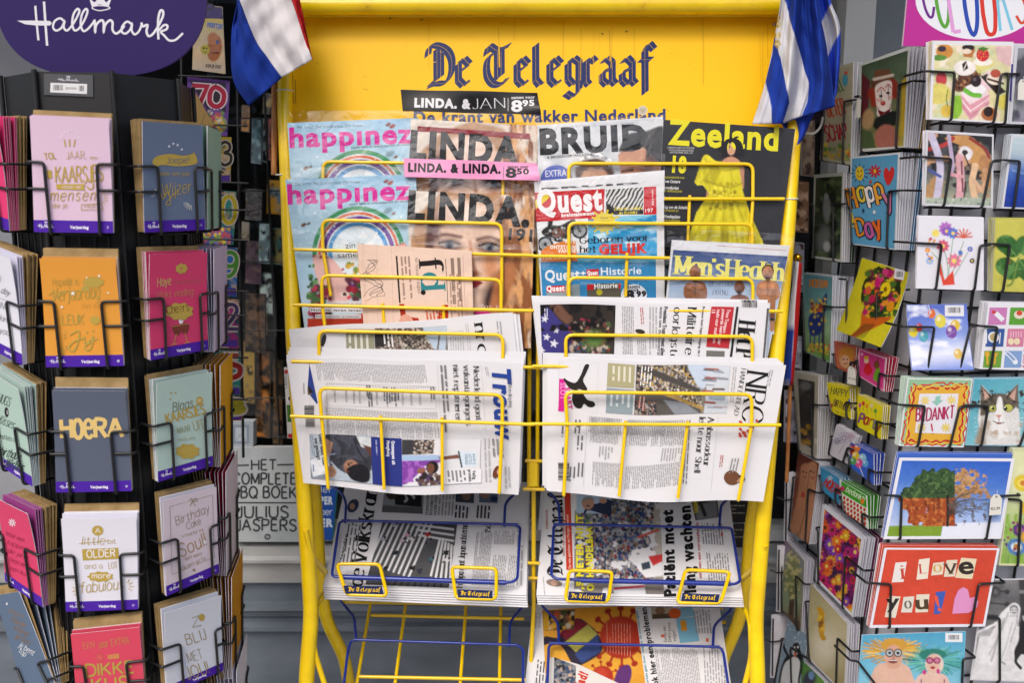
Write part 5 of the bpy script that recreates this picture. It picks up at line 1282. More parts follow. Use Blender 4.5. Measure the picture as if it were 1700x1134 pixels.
# ---- LINDA, twice
def linda_face(P, o):
    P.grad(['ddd3c8', 'e2d8ce', 'd8c8b8'], o(690, 0), o(1340, 0))
    P.poly([o(700, 120), o(730, -10), o(850, -120), o(1000, -170), o(1160, -130), o(1270, 20), o(1340, 200), o(1360, 520), o(690, 540)], 'b48a66', 14)
    P.blot('8a5530', 60, .5, 3, .15, sx=2.2, sy=.6, mask=(P.X > o(1160, 0)[0])); P.blot('d29c66', 50, .55, 4, .12, sx=2, sy=.6, mask=(P.X > o(1180, 0)[0]))
    P.poly([o(790, 60), o(840, -40), o(960, -90), o(1090, -60), o(1160, 60), o(1180, 200), o(1150, 360), o(1080, 470), o(960, 520), o(860, 470), o(800, 300)], 'e4c6b2', 16, 1, True)
    P.e(*o(960, -10), 90, 60, 'eed8ca', 0, .9); P.e(*o(870, 250), 70, 90, 'd8b09a', 10, .9); P.e(*o(1120, 260), 46, 110, 'c48c66', -8, .8, .8)
    P.poly([o(785, 0), o(825, 20), o(820, 180), o(800, 330), o(770, 200)], '5c4038', 16); P.e(*o(830, 60), 24, 90, '6a4a50', 4, .9, .7)
    P.ln([o(808, 112), o(880, 92), o(962, 106)], 17, '6a4a48', 10, .8, True); P.ln([o(1048, 118), o(1110, 106), o(1162, 124)], 17, '70504c', 10, .8, True)
    for x, y in ((902, 146), (1112, 158)):
        P.e(*o(x, y), 66, 30, '6a4a44', 6, .8); P.e(*o(x, y + 3), 46, 13, '948c8a', 6, .5); P.e(*o(x, y + 1), 19, 16, '34495e', 0, .4); P.e(*o(x, y + 2), 9, 9, '14181c', 0, .3); P.ln([o(x - 55, y - 8), o(x, y - 20), o(x + 52, y - 6)], 9, '241a1c', 4, 1, True)
    P.ln([o(1008, 130), o(1022, 240), o(1040, 290)], 18, 'b5805f', 12, .8); P.e(*o(1010, 300), 46, 18, '8f5238', 0, .8)
    P.poly([o(980, 350), o(1020, 330), o(1060, 332), o(1076, 345), o(1040, 372), o(1000, 374)], '8f2430', 6); P.ln([o(975, 352), o(1074, 346)], 4, '4a1418', 3)
    P.e(*o(1130, 420), 50, 110, '3f2a2a', 20, .7, .85); P.poly([o(1140, 300), o(1230, 200), o(1250, 300), o(1180, 520), o(1100, 520)], 'a56a42', 14, .8)
    P.poly([o(690, 300), o(780, 380), o(840, 560), o(690, 560)], '9a6a44', 12); P.noise(90, .16, 6, 1.6, .7); P.noise(22, .10, 8)
def linda(pl, quad, lab, low, dx, dy):
    s = Sheet(pl, B1, quad, 'ddd3c8', 'd0ccc6', .008, mat='mag')
    o = (lambda x, y: ((460 + x / 3.15 - 380) * 2.835 + dx, (360 + y / 3.15) * 2.835 + dy))
    s.pic(quad, 120, 130, lambda P: linda_face(P, o))
    if low:
        s.text('LINDA.', 848, 1026, 1404, 1062, 124, '161517', b=.105)
        s.text('191', 1318, 1128, 1424, 1136, 54, '24242a', b=.06)
        s.view(C1); s.text('alles is', 1040, 478, 1170, 484, 24, 'd8c8c0', 'serif', .16); s.rect(1030, 492, 1110, 520, 'c2327a'); s.view(B1)
    else:
        s.poly([(888, 592), (1416, 628), (1418, 656), (886, 618)], '8a1622')
        s.text('LINDA', 858, 742, 1352, 772, 122, '18161a', b=.105)
    o_ = s.build('magazine', lab, 'magazine', MG)
    hp = pl.off(.004)
    if low: q, col, ink = [(822, 743), (1450, 766), (1466, 850), (826, 832)], 'e79ac4', '17161a'
    else: q, col, ink = [(808, 420), (1452, 434), (1470, 540), (818, 522)], '141417', 'd8d8dc'
    h_ = Sheet(hp, B1, q, col, col, .0006, bend=lambda a, b2: .0022 * np.sin(a * 9) * np.cos(b2 * 3) + .004 * np.maximum(a - .88, 0) * 6 * np.sin(b2 * 6), mat='mag'); h_.z = 1e-3 * .25
    if low:
        h_.text('LINDA. & LINDA.', 846, 806, 1276, 814, 38, ink, b=.11); h_.line([(1294, 782), (1292, 838)], 2, ink); h_.text('samen voor', 1312, 790, 1410, 790, 14, ink, b=.05); h_.text('8', 1306, 834, 1350, 834, 42, ink, b=.07); h_.text('50', 1356, 818, 1410, 820, 26, ink, b=.07)
    else:
        h_.text('LINDA. &', 876, 502, 1132, 508, 40, ink, b=.11); h_.text('JAN', 1146, 510, 1298, 506, 46, ink, 'serif', .10); h_.line([(1314, 460), (1314, 522)], 2, ink); h_.text('samen voor', 1330, 464, 1440, 460, 14, ink, b=.04); h_.text('8', 1332, 524, 1378, 524, 52, ink, b=.06); h_.text('95', 1384, 498, 1436, 496, 28, ink, b=.06)
    h_.build('header_strip', None, None, None, o_)
    film(o_, pl.off(.0025), B1, [(q[3][0] + 4, q[3][1]), (q[2][0] - 8, q[2][1]), (quad[1][0] + 12, quad[1][1] + 260), (quad[0][0] - 4, quad[0][1] + 250)], seed=7 + low)
linda(T[1].off(.004), [(855, 558), (1450, 590), (1446, 1180), (850, 1180)], 'magazine with a black price strip above a dark red bar, top row', 0, 20, -300)
linda(T[2].off(.005), [(845, 897), (1440, 922), (1420, 1640), (850, 1640)], 'magazine with a large painted face under a pink price strip', 1, 0, 0)

# ---- BRUID
s = Sheet(T[1].off(.002), B2, [(90, 588), (682, 548), (690, 1120), (96, 1150)], 'e2e4e8', 'd6d8dc', .006, mat='mag')
def fn(P):
    P.grad(['dfe2e6', 'd4d8de', 'e4e4e6'], (90, 560), (690, 900)); P.blot('c2c8d0', 90, .6, 3, .2)
    P.poly([(500, 700), (520, 640), (580, 625), (690, 610), (690, 1000), (540, 1000), (480, 800), (470, 730)], 'c08a6a', 5); P.poly([(478, 715), (540, 690), (600, 700), (606, 760), (690, 770), (690, 600), (600, 616), (520, 630), (484, 680)], '2a2624', 6, 1, True)
    P.e(610, 790, 40, 50, '7d4f3a', 20, .8, .7); P.ln([(490, 806), (540, 800)], 9, '2a2020', 3); P.ln([(640, 700), (690, 730)], 12, '1f1c1c', 5)
    P.e(360, 815, 92, 70, '5a4032'); P.e(362, 850, 66, 70, 'c89878'); P.blot('7a5a46', 26, .55, 4, .1, mask=((P.X - 360) ** 2 / 92 ** 2 + (P.Y - 790) ** 2 / 45 ** 2 < 1)); P.ln([(300, 838), (345, 832)], 6, '3a2a26', 2); P.ln([(380, 832), (425, 838)], 6, '3a2a26', 2)
    rng = random.Random(3)
    for i in range(60):
        a = rng.uniform(3.3, 6.1); P.e(358 + 90 * math.cos(a) * rng.uniform(.8, 1.0), 790 + 66 * math.sin(a) * rng.uniform(.85, 1.1), 7, 7, rng.choice(('f2f2f4', 'd0d2d8', '8a8c94')), 0, .4)
s.pic([(92, 590), (680, 552), (688, 1118), (98, 1148)], 120, 110, fn)
s.text('BRUID ESTHER: "ik wist: hij was de ware"', 210, 604, 552, 580, 9, '9a9aa0'); s.text('BRUID', 112, 722, 600, 700, 112, '151518', b=.09)
s.text('& BRUIDEGOM MAGAZINE', 138, 746, 350, 730, 11, '333', b=.05); s.ell(180, 842, 74, 66, '5666b8'); s.text('EXTRA', 130, 832, 228, 826, 30, 'dfe2ee', b=.01)
o_ = s.build('magazine', 'white bridal magazine with bride and groom below black capitals', 'magazine', MG)
film(o_, s.pl.off(.0025), B2, [(84, 575), (690, 536), (692, 840), (90, 850)], seed=12)

# ---- Zeeland
s = Sheet(T[1].off(.006), B2, [(685, 562), (1305, 605), (1230, 1160), (655, 1160)], '2a2b2f', 'b8b8ba', .006, mat='mag')
def fn(P):
    P.grad(['2c2d31', '26272b', '303136'], (690, 560), (1300, 1100)); P.noise(120, .25, 2)
    P.e(1008, 700, 56, 52, '141214', 0, .12); P.blot('141214', 14, .5, 9, .1, mask=np.abs(np.hypot((P.X - 1008) / 60, (P.Y - 700) / 55) - 1) < .12)
    P.poly([(985, 740), (1020, 740), (1055, 775), (1060, 850), (1050, 880), (960, 860), (930, 800), (950, 768)], 'b98a70', 3, 1, True)
    P.e(1003, 696, 21, 33, 'c79a80'); P.poly([(982, 690), (985, 665), (1004, 660), (1020, 668), (1018, 676), (1000, 672)], '1c1618', 3)
    P.e(994, 690, 6, 3, '201818'); P.e(1013, 690, 6, 3, '201818'); P.ln([(1003, 694), (1004, 705)], 3, '8a5a48', 2); P.e(1003, 715, 7, 3, '8a2028')
    P.ln([(1056, 790), (1056, 880)], 16, 'ad7f66', 3); P.ln([(905, 850), (890, 930)], 14, 'a87a60', 3)
    P.poly([(830, 860), (850, 800), (880, 780), (960, 778), (1040, 784), (1058, 900), (1090, 1000), (1150, 1134), (1160, 1190), (780, 1190), (840, 1000), (900, 910), (870, 870)], 'c9bf1e', 4, 1)
    P.poly([(870, 740), (892, 728), (930, 756), (985, 772), (960, 830), (900, 850), (840, 870), (850, 800)], 'd8cd2a', 4, 1, True)
    P.poly([(855, 790), (900, 770), (960, 800), (930, 860), (860, 870)], 'b5aa18', 8, .8); P.blot('a89e16', 60, .55, 5, .35, sx=2.6, sy=.5, mask=(P.Y > 770) * 1.0 * (P.C[..., 2] < .05) * (P.C[..., 0] > .2)); P.blot('d8ce30', 50, .58, 6, .3, sx=2.6, sy=.5, mask=(P.C[..., 2] < .06) * 1.0 * (P.C[..., 0] > .2))
    [P.ln([(950 + 6 * j, 890), (800 + 40 * j, 1170)], 9, ('9a9014', 'dcd238')[j % 2], 9, .6) for j in range(9)]; P.ln([(880, 850), (990, 880), (1060, 860)], 9, '8a8010', 8, .7, True); P.ln([(900, 760), (960, 800), (1050, 790)], 8, '968c12', 8, .7, True); P.ln([(880, 745), (905, 800), (860, 860)], 7, 'a09614', 7, .8, True)
    P.dots(40, ['a89c14', 'dfd53a', '8a8010'], 5, 11, (900, 860, 1030, 990), 4)
s.pic([(688, 565), (1302, 608), (1230, 1158), (658, 1158)], 130, 130, fn)
s.text('Zeeland', 712, 676, 1218, 706, 112, 'd8d01f', b=.06)
s.pic([(952, 650), (1062, 650), (1062, 745), (952, 745)], 40, 40, lambda P: None) if 0 else None
s.poly([(966, 700), (970, 668), (990, 652), (1024, 650), (1050, 668), (1060, 700), (1050, 725), (1022, 735), (1024, 690), (1010, 668), (990, 672), (984, 700), (988, 730), (972, 722)], '141214', True)
for k, (t_, y) in enumerate((('TOERISME & LIFESTYLE MAGAZINE', 697), ('VOOR LEVENSGENIETERS', 709), ('LENTE/ZOMER 2020, 5,95', 720))): s.text(t_, 702 + 6 * k, y, 830 - 4 * k, y + 3, 8, 'c8c8ca')
s.text('18', 728, 806, 786, 810, 70, 'd8d01f', b=.10)
for t_, y, c, h in (('JUBILEUMEDITIE VAN', 838, 'b0a92a', 9), ('Goes Couture', 858, 'dcdcde', 14), ('Avondjurken', 888, 'dcdcde', 14), ('UIT HEINKENSZAND', 902, 'b0a92a', 9), ('Mondragon', 936, 'dcdcde', 14), ('Slag om de Schelde', 980, 'dcdcde', 14), ('THE MAKING OF', 994, 'b0a92a', 9), ('Wandtapijten', 1024, 'dcdcde', 14), ('VAN VLISSINGEN', 1040, 'b0a92a', 9)): s.text(t_, 682, y, 682 + len(t_) * (6.6 if h == 14 else 5.6), y + 3, h, c, b=.04, sh=.2 if h == 14 else 0)
s.build('magazine', 'black magazine with a woman in a wide yellow dress', 'magazine', MG)

# ---- Quest
s = Sheet(T[2].off(.004), B2, [(76, 856), (686, 820), (690, 1420), (110, 1420)], 'd9dade', 'd0d0d4', .01, mat='mag')
s.text('BRUID', 120, 892, 560, 866, 8, '3a3a3c', b=.12)
s.quad([(80, 900), (650, 872), (655, 1400), (112, 1400)], 'dfe4e8')
def fn(P):
    P.grad(['7cc6e4', '4fb0dc', '2f98d0', '5ab8de', '2a86c0', '1f78b4'], (400, 1020), (400, 1400)); P.blot('c8e6f2', 46, .62, 3, .1, sx=.7, sy=2); P.blot('1d8ac0', 60, .56, 4, .12, sx=.6, sy=2.2)
s.pic([(330, 1022), (652, 1010), (655, 1220), (250, 1222)], 90, 50, fn)
s.poly([(78, 906), (408, 888), (402, 1030), (84, 1044)], 'c21822'); s.poly([(80, 945), (135, 905), (148, 930), (84, 985)], 'e0c81c')
s.text('Quest', 96, 1000, 394, 984, 104, 'eeeef0', b=.08); s.text('braintainment', 206, 1020, 358, 1010, 15, 'eee', b=.1)
def zeb(P):
    P.fill('d8d8d6'); w = np.sin((P.X * .9 + P.Y * .5 + 26 * P.vnoise(60, 4)) * .35); P._mix(np.clip(w * 3 + .5, 0, 1), '1e1e20'); P.poly([(415, 1010), (415, 950), (470, 990), (590, 985), (590, 1012)], '222224', 8)
s.pic([(414, 892), (590, 880), (590, 1008), (414, 1012)], 70, 50, zeb); s.text("Zebra's tellen", 452, 990, 580, 986, 15, 'e8d82a', 'serif', .2); s.text('in Kenia', 478, 1010, 558, 1006, 15, 'e8d82a', 'serif', .2)
s.poly([(592, 880), (650, 876), (652, 1008), (592, 1010)], 'c21822'); s.text('197', 600, 1000, 636, 998, 18, 'eee', b=.03); s.text('nummer 6 2020', 630, 892, 630, 965, 9, 'eee', b=.03)
def moto(P):
    P.fill('dfe4e8')
    for x, y, r in ((128, 1150, 38), (290, 1085, 38)):
        P.e(x, y, r, r, '1a1a1c', 0, .1); P.e(x, y, r * .72, r * .72, 'aab0b4', 0, .1)
        for k in range(8): a = k * math.pi / 8; P.ln([(x - r * .7 * math.cos(a), y - r * .7 * math.sin(a)), (x + r * .7 * math.cos(a), y + r * .7 * math.sin(a))], 1.5, '44484c', 1)
        P.e(x, y, 8, 8, '333')
    P.poly([(110, 1090), (150, 1060), (200, 1060), (260, 1030), (270, 1060), (240, 1110), (200, 1140), (140, 1120)], '26221f', 4, 1, True); P.ln([(262, 1030), (292, 1085)], 8, '55585c'); P.ln([(232, 1020), (272, 1026)], 6, '222'); P.e(190, 1095, 30, 22, '6a4030'); P.dots(16, ['8a8f94', 'c0c4c8', '4a3a30'], 3, 7, (140, 1070, 250, 1130), 5)
    P.ln([(150, 1060), (160, 1000), (185, 985)], 22, '1f1c1c', 4); P.e(128, 1005, 14, 18, 'b08a70'); P.ln([(160, 1010), (220, 1030)], 10, '2a2526', 3)
s.pic([(88, 1046), (330, 1026), (330, 1190), (100, 1200)], 80, 60, moto)
for k in range(14): a = k * math.pi / 7; s.line([(406 + 30 * math.cos(a), 1045 + 30 * math.sin(a)), (406 + (66 + 12 * (k % 2)) * math.cos(a), 1045 + (52 + 8 * (k % 2)) * math.sin(a))], 9, 'd8c51a')
s.ell(406, 1045, 52, 44, 'd8c51a'); s.text('Haar', 390, 1030, 424, 1029, 10, '9a8a20', b=.08); s.text('virus', 386, 1048, 428, 1047, 10, '9a8a20', b=.08); s.text('opgelost?', 374, 1066, 434, 1064, 10, '9a8a20', b=.08)
s.view(C2); s.poly([(230, 130), (300, 126), (312, 232), (122, 236), (120, 178), (160, 150)], 'd97a28')
for t_, y, x0, x1 in (('HET', 138, 250, 300), ('ONTSTAAN', 166, 168, 300), ('VAN DE', 186, 210, 300), ('MOTOR', 218, 132, 250)): s.text(t_, x0, y, x1, y, 17, 'f0e8e0', b=.12)
s.text('Geboren voor', 322, 140, 684, 124, 34, '19191c', 'serif', .22); s.text('het', 324, 186, 408, 184, 34, '19191c', 'serif', .22); s.text('GELIJK', 428, 192, 668, 186, 46, 'cf2a20', b=.12)
s.quad([(118, 238), (720, 215), (722, 430), (128, 430)], '2f86bc'); s.quad([(312, 212), (720, 206), (720, 236), (312, 240)], '4aa8cc')
s.text('Quest', 144, 334, 322, 326, 54, 'e4e8ee', b=.06); s.text('+', 330, 306, 352, 305, 22, 'e4e8ee', b=.1); s.poly([(358, 274), (422, 272), (422, 312), (358, 314)], 'c01a22'); s.text('Quest', 364, 304, 416, 302, 20, 'eee', b=.1); s.text('Historie', 434, 304, 644, 298, 38, 'e4e8ee', b=.03)
s.poly([(146, 366), (322, 352), (324, 420), (150, 424)], '8a9aa0'); s.poly([(148, 362), (246, 358), (246, 392), (150, 396)], 'c01a22'); s.text('Quest', 152, 390, 242, 386, 28, 'eee', b=.09)
s.poly([(360, 352), (536, 346), (538, 430), (362, 430)], '5a5648'); s.poly([(360, 354), (396, 352), (396, 382), (360, 384)], 'c01a22'); s.text('Historie', 400, 376, 520, 370, 26, 'f0f0f0', b=.05); s.rect(526, 346, 536, 376, 'c01a22'); s.ell(425, 394, 16, 16, 'b8b01f')
s.ell(606, 408, 68, 56, 'dde3ea'); s.text('SAMEN', 574, 375, 636, 372, 13, '2a2a30', b=.1); s.text('VOOR', 582, 392, 630, 390, 13, '2a2a30', b=.1); s.text('8', 566, 432, 604, 430, 44, '1c1c20', b=.12); s.text('99', 622, 416, 668, 414, 26, '1c1c20', b=.12); s.text('stemming', 590, 342, 670, 338, 16, '1d4a70', 'hand', .07)
o_ = s.build('magazine', 'science magazine with a red title panel, zebra and motorbike on its cover', 'magazine', MG)
film(o_, s.pl.off(.003), B2, [(78, 850), (690, 808), (694, 1340), (96, 1340)], seed=21)
s = Sheet(T[2].off(.001), B2, [(110, 850), (690, 800), (690, 900), (112, 950)], 'dadbdf', 'cfd0d4', .005, mat='mag'); s.text('BRUID', 140, 862, 560, 832, 8, 'aaa'); s.build('magazine', 'white magazine edge standing behind the red titled science magazine', 'magazine', MG)

# ---- fd.
s = Sheet(T[3].off(.006), C1, [(418, 140), (1018, 178), (1030, 610), (456, 610)], 'e2c8b6', 'd8bca8', .003, bend=lambda a, b2: .004 * np.sin(a * 3.1), mat='news')
s.z = .0009
s.pic([(420, 142), (1016, 180), (1028, 605), (458, 605)], 60, 50, lambda P: (P.fill('e0c4b2'), P.noise(120, .06, 2), P.ln([(448, 150), (470, 600)], 6, 'c99f8a', 10, .6), P.ln([(980, 185), (1000, 600)], 3, 'c79d88', 3, .7)))
def graph(seed, x0):
    rng = random.Random(seed); p = [(x0, 226)]
    for i in range(22): p.append((x0 + 38 * math.sin(i * .45 + seed) + rng.uniform(-10, 10) + i * 2.2, 226 + i * 9))
    return p
for k in range(3): s.line(graph(k, 470 + 8 * k), 2.5, '2a2624')
s.line([(450, 420), (480, 380), (540, 350), (568, 412), (500, 420), (470, 440)], 2, '3a3430')
for x in (520, 600): s.line([(x, 150), (x + 10, 600)], 1.2, 'b59484')
s.line([(626, 205), (644, 450)], 9, '2a2220'); s.line([(882, 220), (894, 450)], 3, '2a2220'); s.line([(972, 200), (990, 600)], 2, 'a88')
s.text('f', 744, 216, 750, 292, 122, '1f1a19', 'serif', .22); s.text('d', 752, 300, 757, 374, 122, '2f7f86', 'serif', .2); s.ell(766, 396, 13, 13, '1f1a19')
s.text('het financieele dagblad', 722, 215, 738, 400, 16, '6a5a52', 'hand', .07); s.para((652, 208), (668, 440), (690, 206), 3, 'a08678', .5, 3); s.para((916, 216), (930, 480), (950, 214), 2, '8a7468', .5, 4)
s.poly([(640, 455), (895, 460), (898, 610), (720, 610), (700, 545), (648, 520)], 'a82e1a'); s.poly([(648, 522), (700, 520), (726, 610), (640, 610)], 'd8a08a', True); s.para((780, 470), (792, 560), (870, 470), 6, 'c86a50', .5, 5); s.para((905, 300), (918, 600), (960, 300), 4, 'ab8d80', .4, 9)
s.build('newspaper', 'salmon pink financial newspaper folded narrow in front of the painted face', 'newspaper', NP_)

# ---- Men's Health
s = Sheet(T[3].off(.004), C2, [(806, 120), (1422, 150), (1300, 760), (742, 760)], 'd6d8de', 'd0d2d6', .006, mat='mag')
def man(P, cx, cy, w, sk, hair, bald=False):
    P.poly([(cx - w * 2.2, cy + w * 4.6), (cx - w * 2.0, cy + w * 2.2), (cx - w * .6, cy + w * 1.5), (cx + w * .6, cy + w * 1.5), (cx + w * 2.0, cy + w * 2.2), (cx + w * 2.3, cy + w * 4.8), (cx, cy + w * 6)], sk, 4, 1, True)
    dk = [c * .45 for c in lin(sk)]; lt = [min(c * 1.5, 1) for c in lin(sk)]
    P.e(cx - w * .8, cy + w * 2.7, w * .8, w * .55, lt, 0, .9, .6); P.e(cx + w * .8, cy + w * 2.7, w * .8, w * .55, lt, 0, .9, .6); P.ln([(cx, cy + w * 2), (cx, cy + w * 4.6)], w * .3, dk, w * .3, .7); P.ln([(cx - w * 1.6, cy + w * 3.3), (cx, cy + w * 3.5), (cx + w * 1.6, cy + w * 3.3)], w * .25, dk, w * .3, .7)
    P.e(cx, cy + w * 1.3, w * .6, w * .6, dk, 0, .5); md = [c * .75 for c in lin(sk)]; P.face(cx, cy, w, sk, sk if bald else hair); P.ln([(cx - w * .5, cy + w * .95), (cx, cy + w * 1.2), (cx + w * .5, cy + w * .95)], w * .4, hair, 4, .6); P.e(cx, cy + w * .85, w * .8, w * .5, hair, 0, .9, .55); P.e(cx - w * .25, cy - w * .5, w * .45, w * .4, lt, 0, 1.2, .7); P.e(cx + w * .6, cy + w * .1, w * .4, w * .9, md, 0, 1.0, .8); P.noise(12, .18, int(cx))
def fn(P):
    P.grad(['33457a', '5a6f9a', '9ab0cc', 'b4c2d4'], (1100, 180), (1080, 480)); P.noise(80, .08, 3)
s.pic([(812, 172), (1410, 206), (1296, 756), (746, 756)], 110, 100, fn)
s.line([(1040, 150), (1404, 176)], 2, 'b03a3a'); s.text("Men'sHealth", 822, 296, 1378, 334, 92, 'e2dc78', 'serif', .23)
s.text('DE HELDEN', 1000, 362, 1128, 362, 26, '4a5566', 'hand', .07); s.text('VAN NU', 1012, 408, 1096, 410, 28, '4a5566', 'hand', .07)
def men(P):
    P.grad(['8096b8', 'a4b6ce', 'b4c2d4'], (1100, 260), (1080, 480)); man(P, 926, 292, 27, '8a5a3c', '2a1a14', True); man(P, 1306, 290, 27, 'b07a58', '241814'); man(P, 1158, 368, 25, '7a4a30', '1c1412', True)
def cutout(mask_fn, quad, nx, ny, fn):
    """print only the figures, not the ground between them"""
    g = s._grid(quad, nx, ny); P = Painter(g[:, 0].reshape(ny + 1, nx + 1), g[:, 1].reshape(ny + 1, nx + 1)); fn(P); M_ = mask_fn(P).ravel(); k = nx + 1
    i, j = np.meshgrid(np.arange(ny), np.arange(nx), indexing='ij'); a = (i * k + j).ravel(); F = np.stack([a, a + k, a + k + 1, a + 1], 1); F = F[M_[F].all(1)]
    s._putnp(s._to3(g), F, np.clip(P.C, 0, 1).reshape(-1, 3)); s.up()
def mask(P):
    Q = Painter(P.X, P.Y); Q.C[:] = 0
    for cx, cy, w in ((926, 292, 27), (1306, 290, 27), (1158, 368, 25)): Q.poly([(cx - w * 2.2, cy + w * 4.6), (cx - w * 2.0, cy + w * 2.2), (cx - w * .6, cy + w * 1.5), (cx + w * .6, cy + w * 1.5), (cx + w * 2.0, cy + w * 2.2), (cx + w * 2.3, cy + w * 4.8), (cx, cy + w * 6)], 'ffffff', 2, 1, True); Q.e(cx, cy, w * 1.15, w * 1.5, 'ffffff'); Q.e(cx, cy - w * .3, w * 1.22, w * 1.3, 'ffffff') if cy < 291 else None
    Q.poly([(1318, 380), (1352, 380), (1340, 620), (1316, 600)], 'ffffff')
    return Q.C[..., 0] > .4
def men2(P): men(P); P.poly([(1318, 380), (1354, 380), (1342, 560), (1318, 560)], '9a6a4c', 3); P.e(1328, 575, 14, 26, 'a87a5c'); P.ln([(1316, 536), (1342, 538)], 12, '2a2a2c', 2)
cutout(mask, [(830, 240), (1390, 250), (1370, 640), (820, 640)], 200, 150, men2)
o_ = s.build('magazine', 'fitness magazine with three bare-chested men under yellow serif letters', 'magazine', MG)
film(o_, s.pl.off(.003), C2, [(782, 56), (1450, 92), (1376, 430), (756, 430)], amp=.005, seed=31)

# ---- newsprint helpers
def crowd(P, box, cols, n, seed, r=(3, 7)): P.dots(n, cols, r[0], r[1], box, seed, 1.3)
# ---- nrc (row four, left)
WAV = lambda a, b2: .0025 * np.sin(a * 5 + 1) * b2 + .0012 * np.sin(a * 17) * b2
s = Sheet(T[4].off(.003), C1, [(62, 588), (1232, 505), (1262, 800), (88, 800)], 'd4d4d8', 'd2d2d6', .003, bend=WAV, sag=lambda a, b2: .002 * np.sin(a * 9) * b2, mat='news'); s.z = .0006
s.quad([(360, 592), (508, 588), (512, 800), (366, 800)], '8f8e78'); s.para((380, 620), (384, 700), (470, 616), 4, 'cfcfc4', .4, 2)
def fn(P): P.grad(['6a645e', '55504c', '7a746c'], (510, 580), (840, 700)); crowd(P, (512, 575, 880, 790), ['2a2624', 'a89a8c', '8a8076', '4a4440', 'c8c0b4', '6a4a44'], 900, 3); P.poly([(760, 572), (890, 568), (880, 700), (820, 690), (790, 640)], 'b4c4d4', 6); P.ln([(850, 600), (840, 690)], 8, '5a4a44', 3); P.poly([(500, 590), (610, 590), (560, 680), (500, 680)], '2e2c2c', 6)
s.pic([(510, 582), (885, 568), (900, 798), (516, 798)], 100, 56, fn); s.para((560, 612), (566, 680), (600, 610), 3, 'e0e0e0', .4, 3)
s.ell(245, 650, 12, 32, '2a2a2c', 15); s.line([(90, 606), (330, 600)], 1, 'bbb'); s.line([(116, 628), (118, 790)], 1, 'bbb'); s.line([(985, 560), (1010, 780)], 1.5, '888'); s.line([(996, 560), (1022, 780)], 1.5, '888')
s.text('nrc', 1032, 566, 1052, 720, 56, '1e1e20', 'serif', .24); s.para((1150, 552), (1160, 640), (1166, 552), 2, '9a9aa0', .4, 4); s.para((130, 640), (132, 780), (230, 636), 10, 'cfcfd2', .4, 5); s.para((905, 600), (915, 780), (970, 596), 6, 'b5b5b8', .4, 8)
s.build('newspaper', 'newspaper with a crowd photo tilted behind the front left newspapers', 'newspaper', NP_)
backs(s, 2, 'newspaper', 'folded newspaper edge behind the tilted crowd photo newspaper', 'newspaper edges in the fourth row left', .006, -.0005, .004)

# ---- Het (row four, right)
s = Sheet(T[4].off(.003), C2, [(78, 445), (1318, 452), (1290, 800), (120, 800)], 'd6d6da', 'd2d2d6', .003, bend=WAV, sag=lambda a, b2: .002 * np.sin(a * 9) * b2, mat='news'); s.z = .0006
def fn(P):
    P.grad(['1e1a22', '2a2420', '3a3430'], (120, 460), (500, 720)); P.poly([(115, 505), (160, 480), (230, 560), (285, 600), (240, 790), (110, 790)], '3a3578', 6, 1, True)
    for x, y, r in ((140, 535, 22), (200, 596, 18), (150, 630, 22), (188, 664, 26), (124, 700, 22), (180, 740, 22)): P.poly([(x + (r if i % 2 == 0 else r * .4) * math.sin(math.pi * i / 5 + .2), y - (r if i % 2 == 0 else r * .4) * math.cos(math.pi * i / 5 + .2)) for i in range(10)], 'd4d4e0', 2)
    P.ln([(195, 470), (235, 520), (260, 540)], 50, '6a4a3c', 14); crowd(P, (270, 560, 480, 790), ['6a3a34', '4a5a3a', '8a7a70', '2a2420', 'b0a090', '3a4a5a', '8a3a30'], 220, 5, (5, 12)); P.e(400, 640, 50, 40, '5a7a40', 0, .8); P.ln([(330, 540), (400, 552)], 12, '8a3040', 4); P.blot('141216', 60, .56, 7, .1, mask=(P.Y < 600))
s.pic([(115, 460), (510, 464), (500, 790), (128, 790)], 100, 80, fn); s.para((140, 480), (140, 530), (152, 480), 2, 'c8c8cc', .4, 2)
s.para((545, 466), (552, 780), (600, 466), 7, '8d8d92', .4, 3); s.para((640, 470), (646, 560), (650, 470), 2, 'b04a4a', .4, 4); s.ell(638, 597, 26, 12, '3a3432', 10); s.para((625, 640), (632, 790), (665, 640), 5, '96969a', .4, 7)
s.text('President Trump staat alleen in', 764, 464, 742, 760, 20, '26262a', b=.05); s.text('wens om demonstraties', 742, 464, 726, 760, 17, '55555a', b=.02); s.para((690, 466), (690, 770), (722, 466), 3, 'a4a4a8', .4, 5)
s.text('oorlogstaal', 818, 468, 788, 790, 40, '1c1c1f', 'serif', .17); s.text('Militaire', 892, 470, 872, 716, 44, '1c1c1f', 'serif', .17); s.text('en', 868, 728, 866, 790, 44, '1c1c1f', 'serif', .17)
s.text('Protest laait legerdreiging op na dood', 966, 470, 934, 790, 12, '55555a', b=.04)
s.quad([(1012, 472), (1130, 477), (1102, 690), (984, 680)], 'b3303a')
for k, t_ in enumerate(('Truus Trompers', 'poseerde veertig jaar', 'naakt voor studenten', '15')): s.text(t_, 1094 - 26 * k, 488, 1094 - 26 * k - (24 if k < 3 else 3), 488 + len(t_) * 8.6, 17, 'ecdcdc', b=.03)
s.line([(1148, 476), (1112, 740)], 12, '26262a'); s.line([(1308, 480), (1284, 740)], 11, '55555a'); s.text('Het Parool', 1156, 548, 1122, 900, 86, '1c1c1f', 'serif', .19); s.barcode(1172, 440, 1252, 478); s.quad([(985, 700), (1080, 704), (1076, 790), (980, 790)], '6a6a66')
s.build('newspaper', 'newspaper with a starred flag photo and a red box above the right front stack', 'newspaper', NP_)
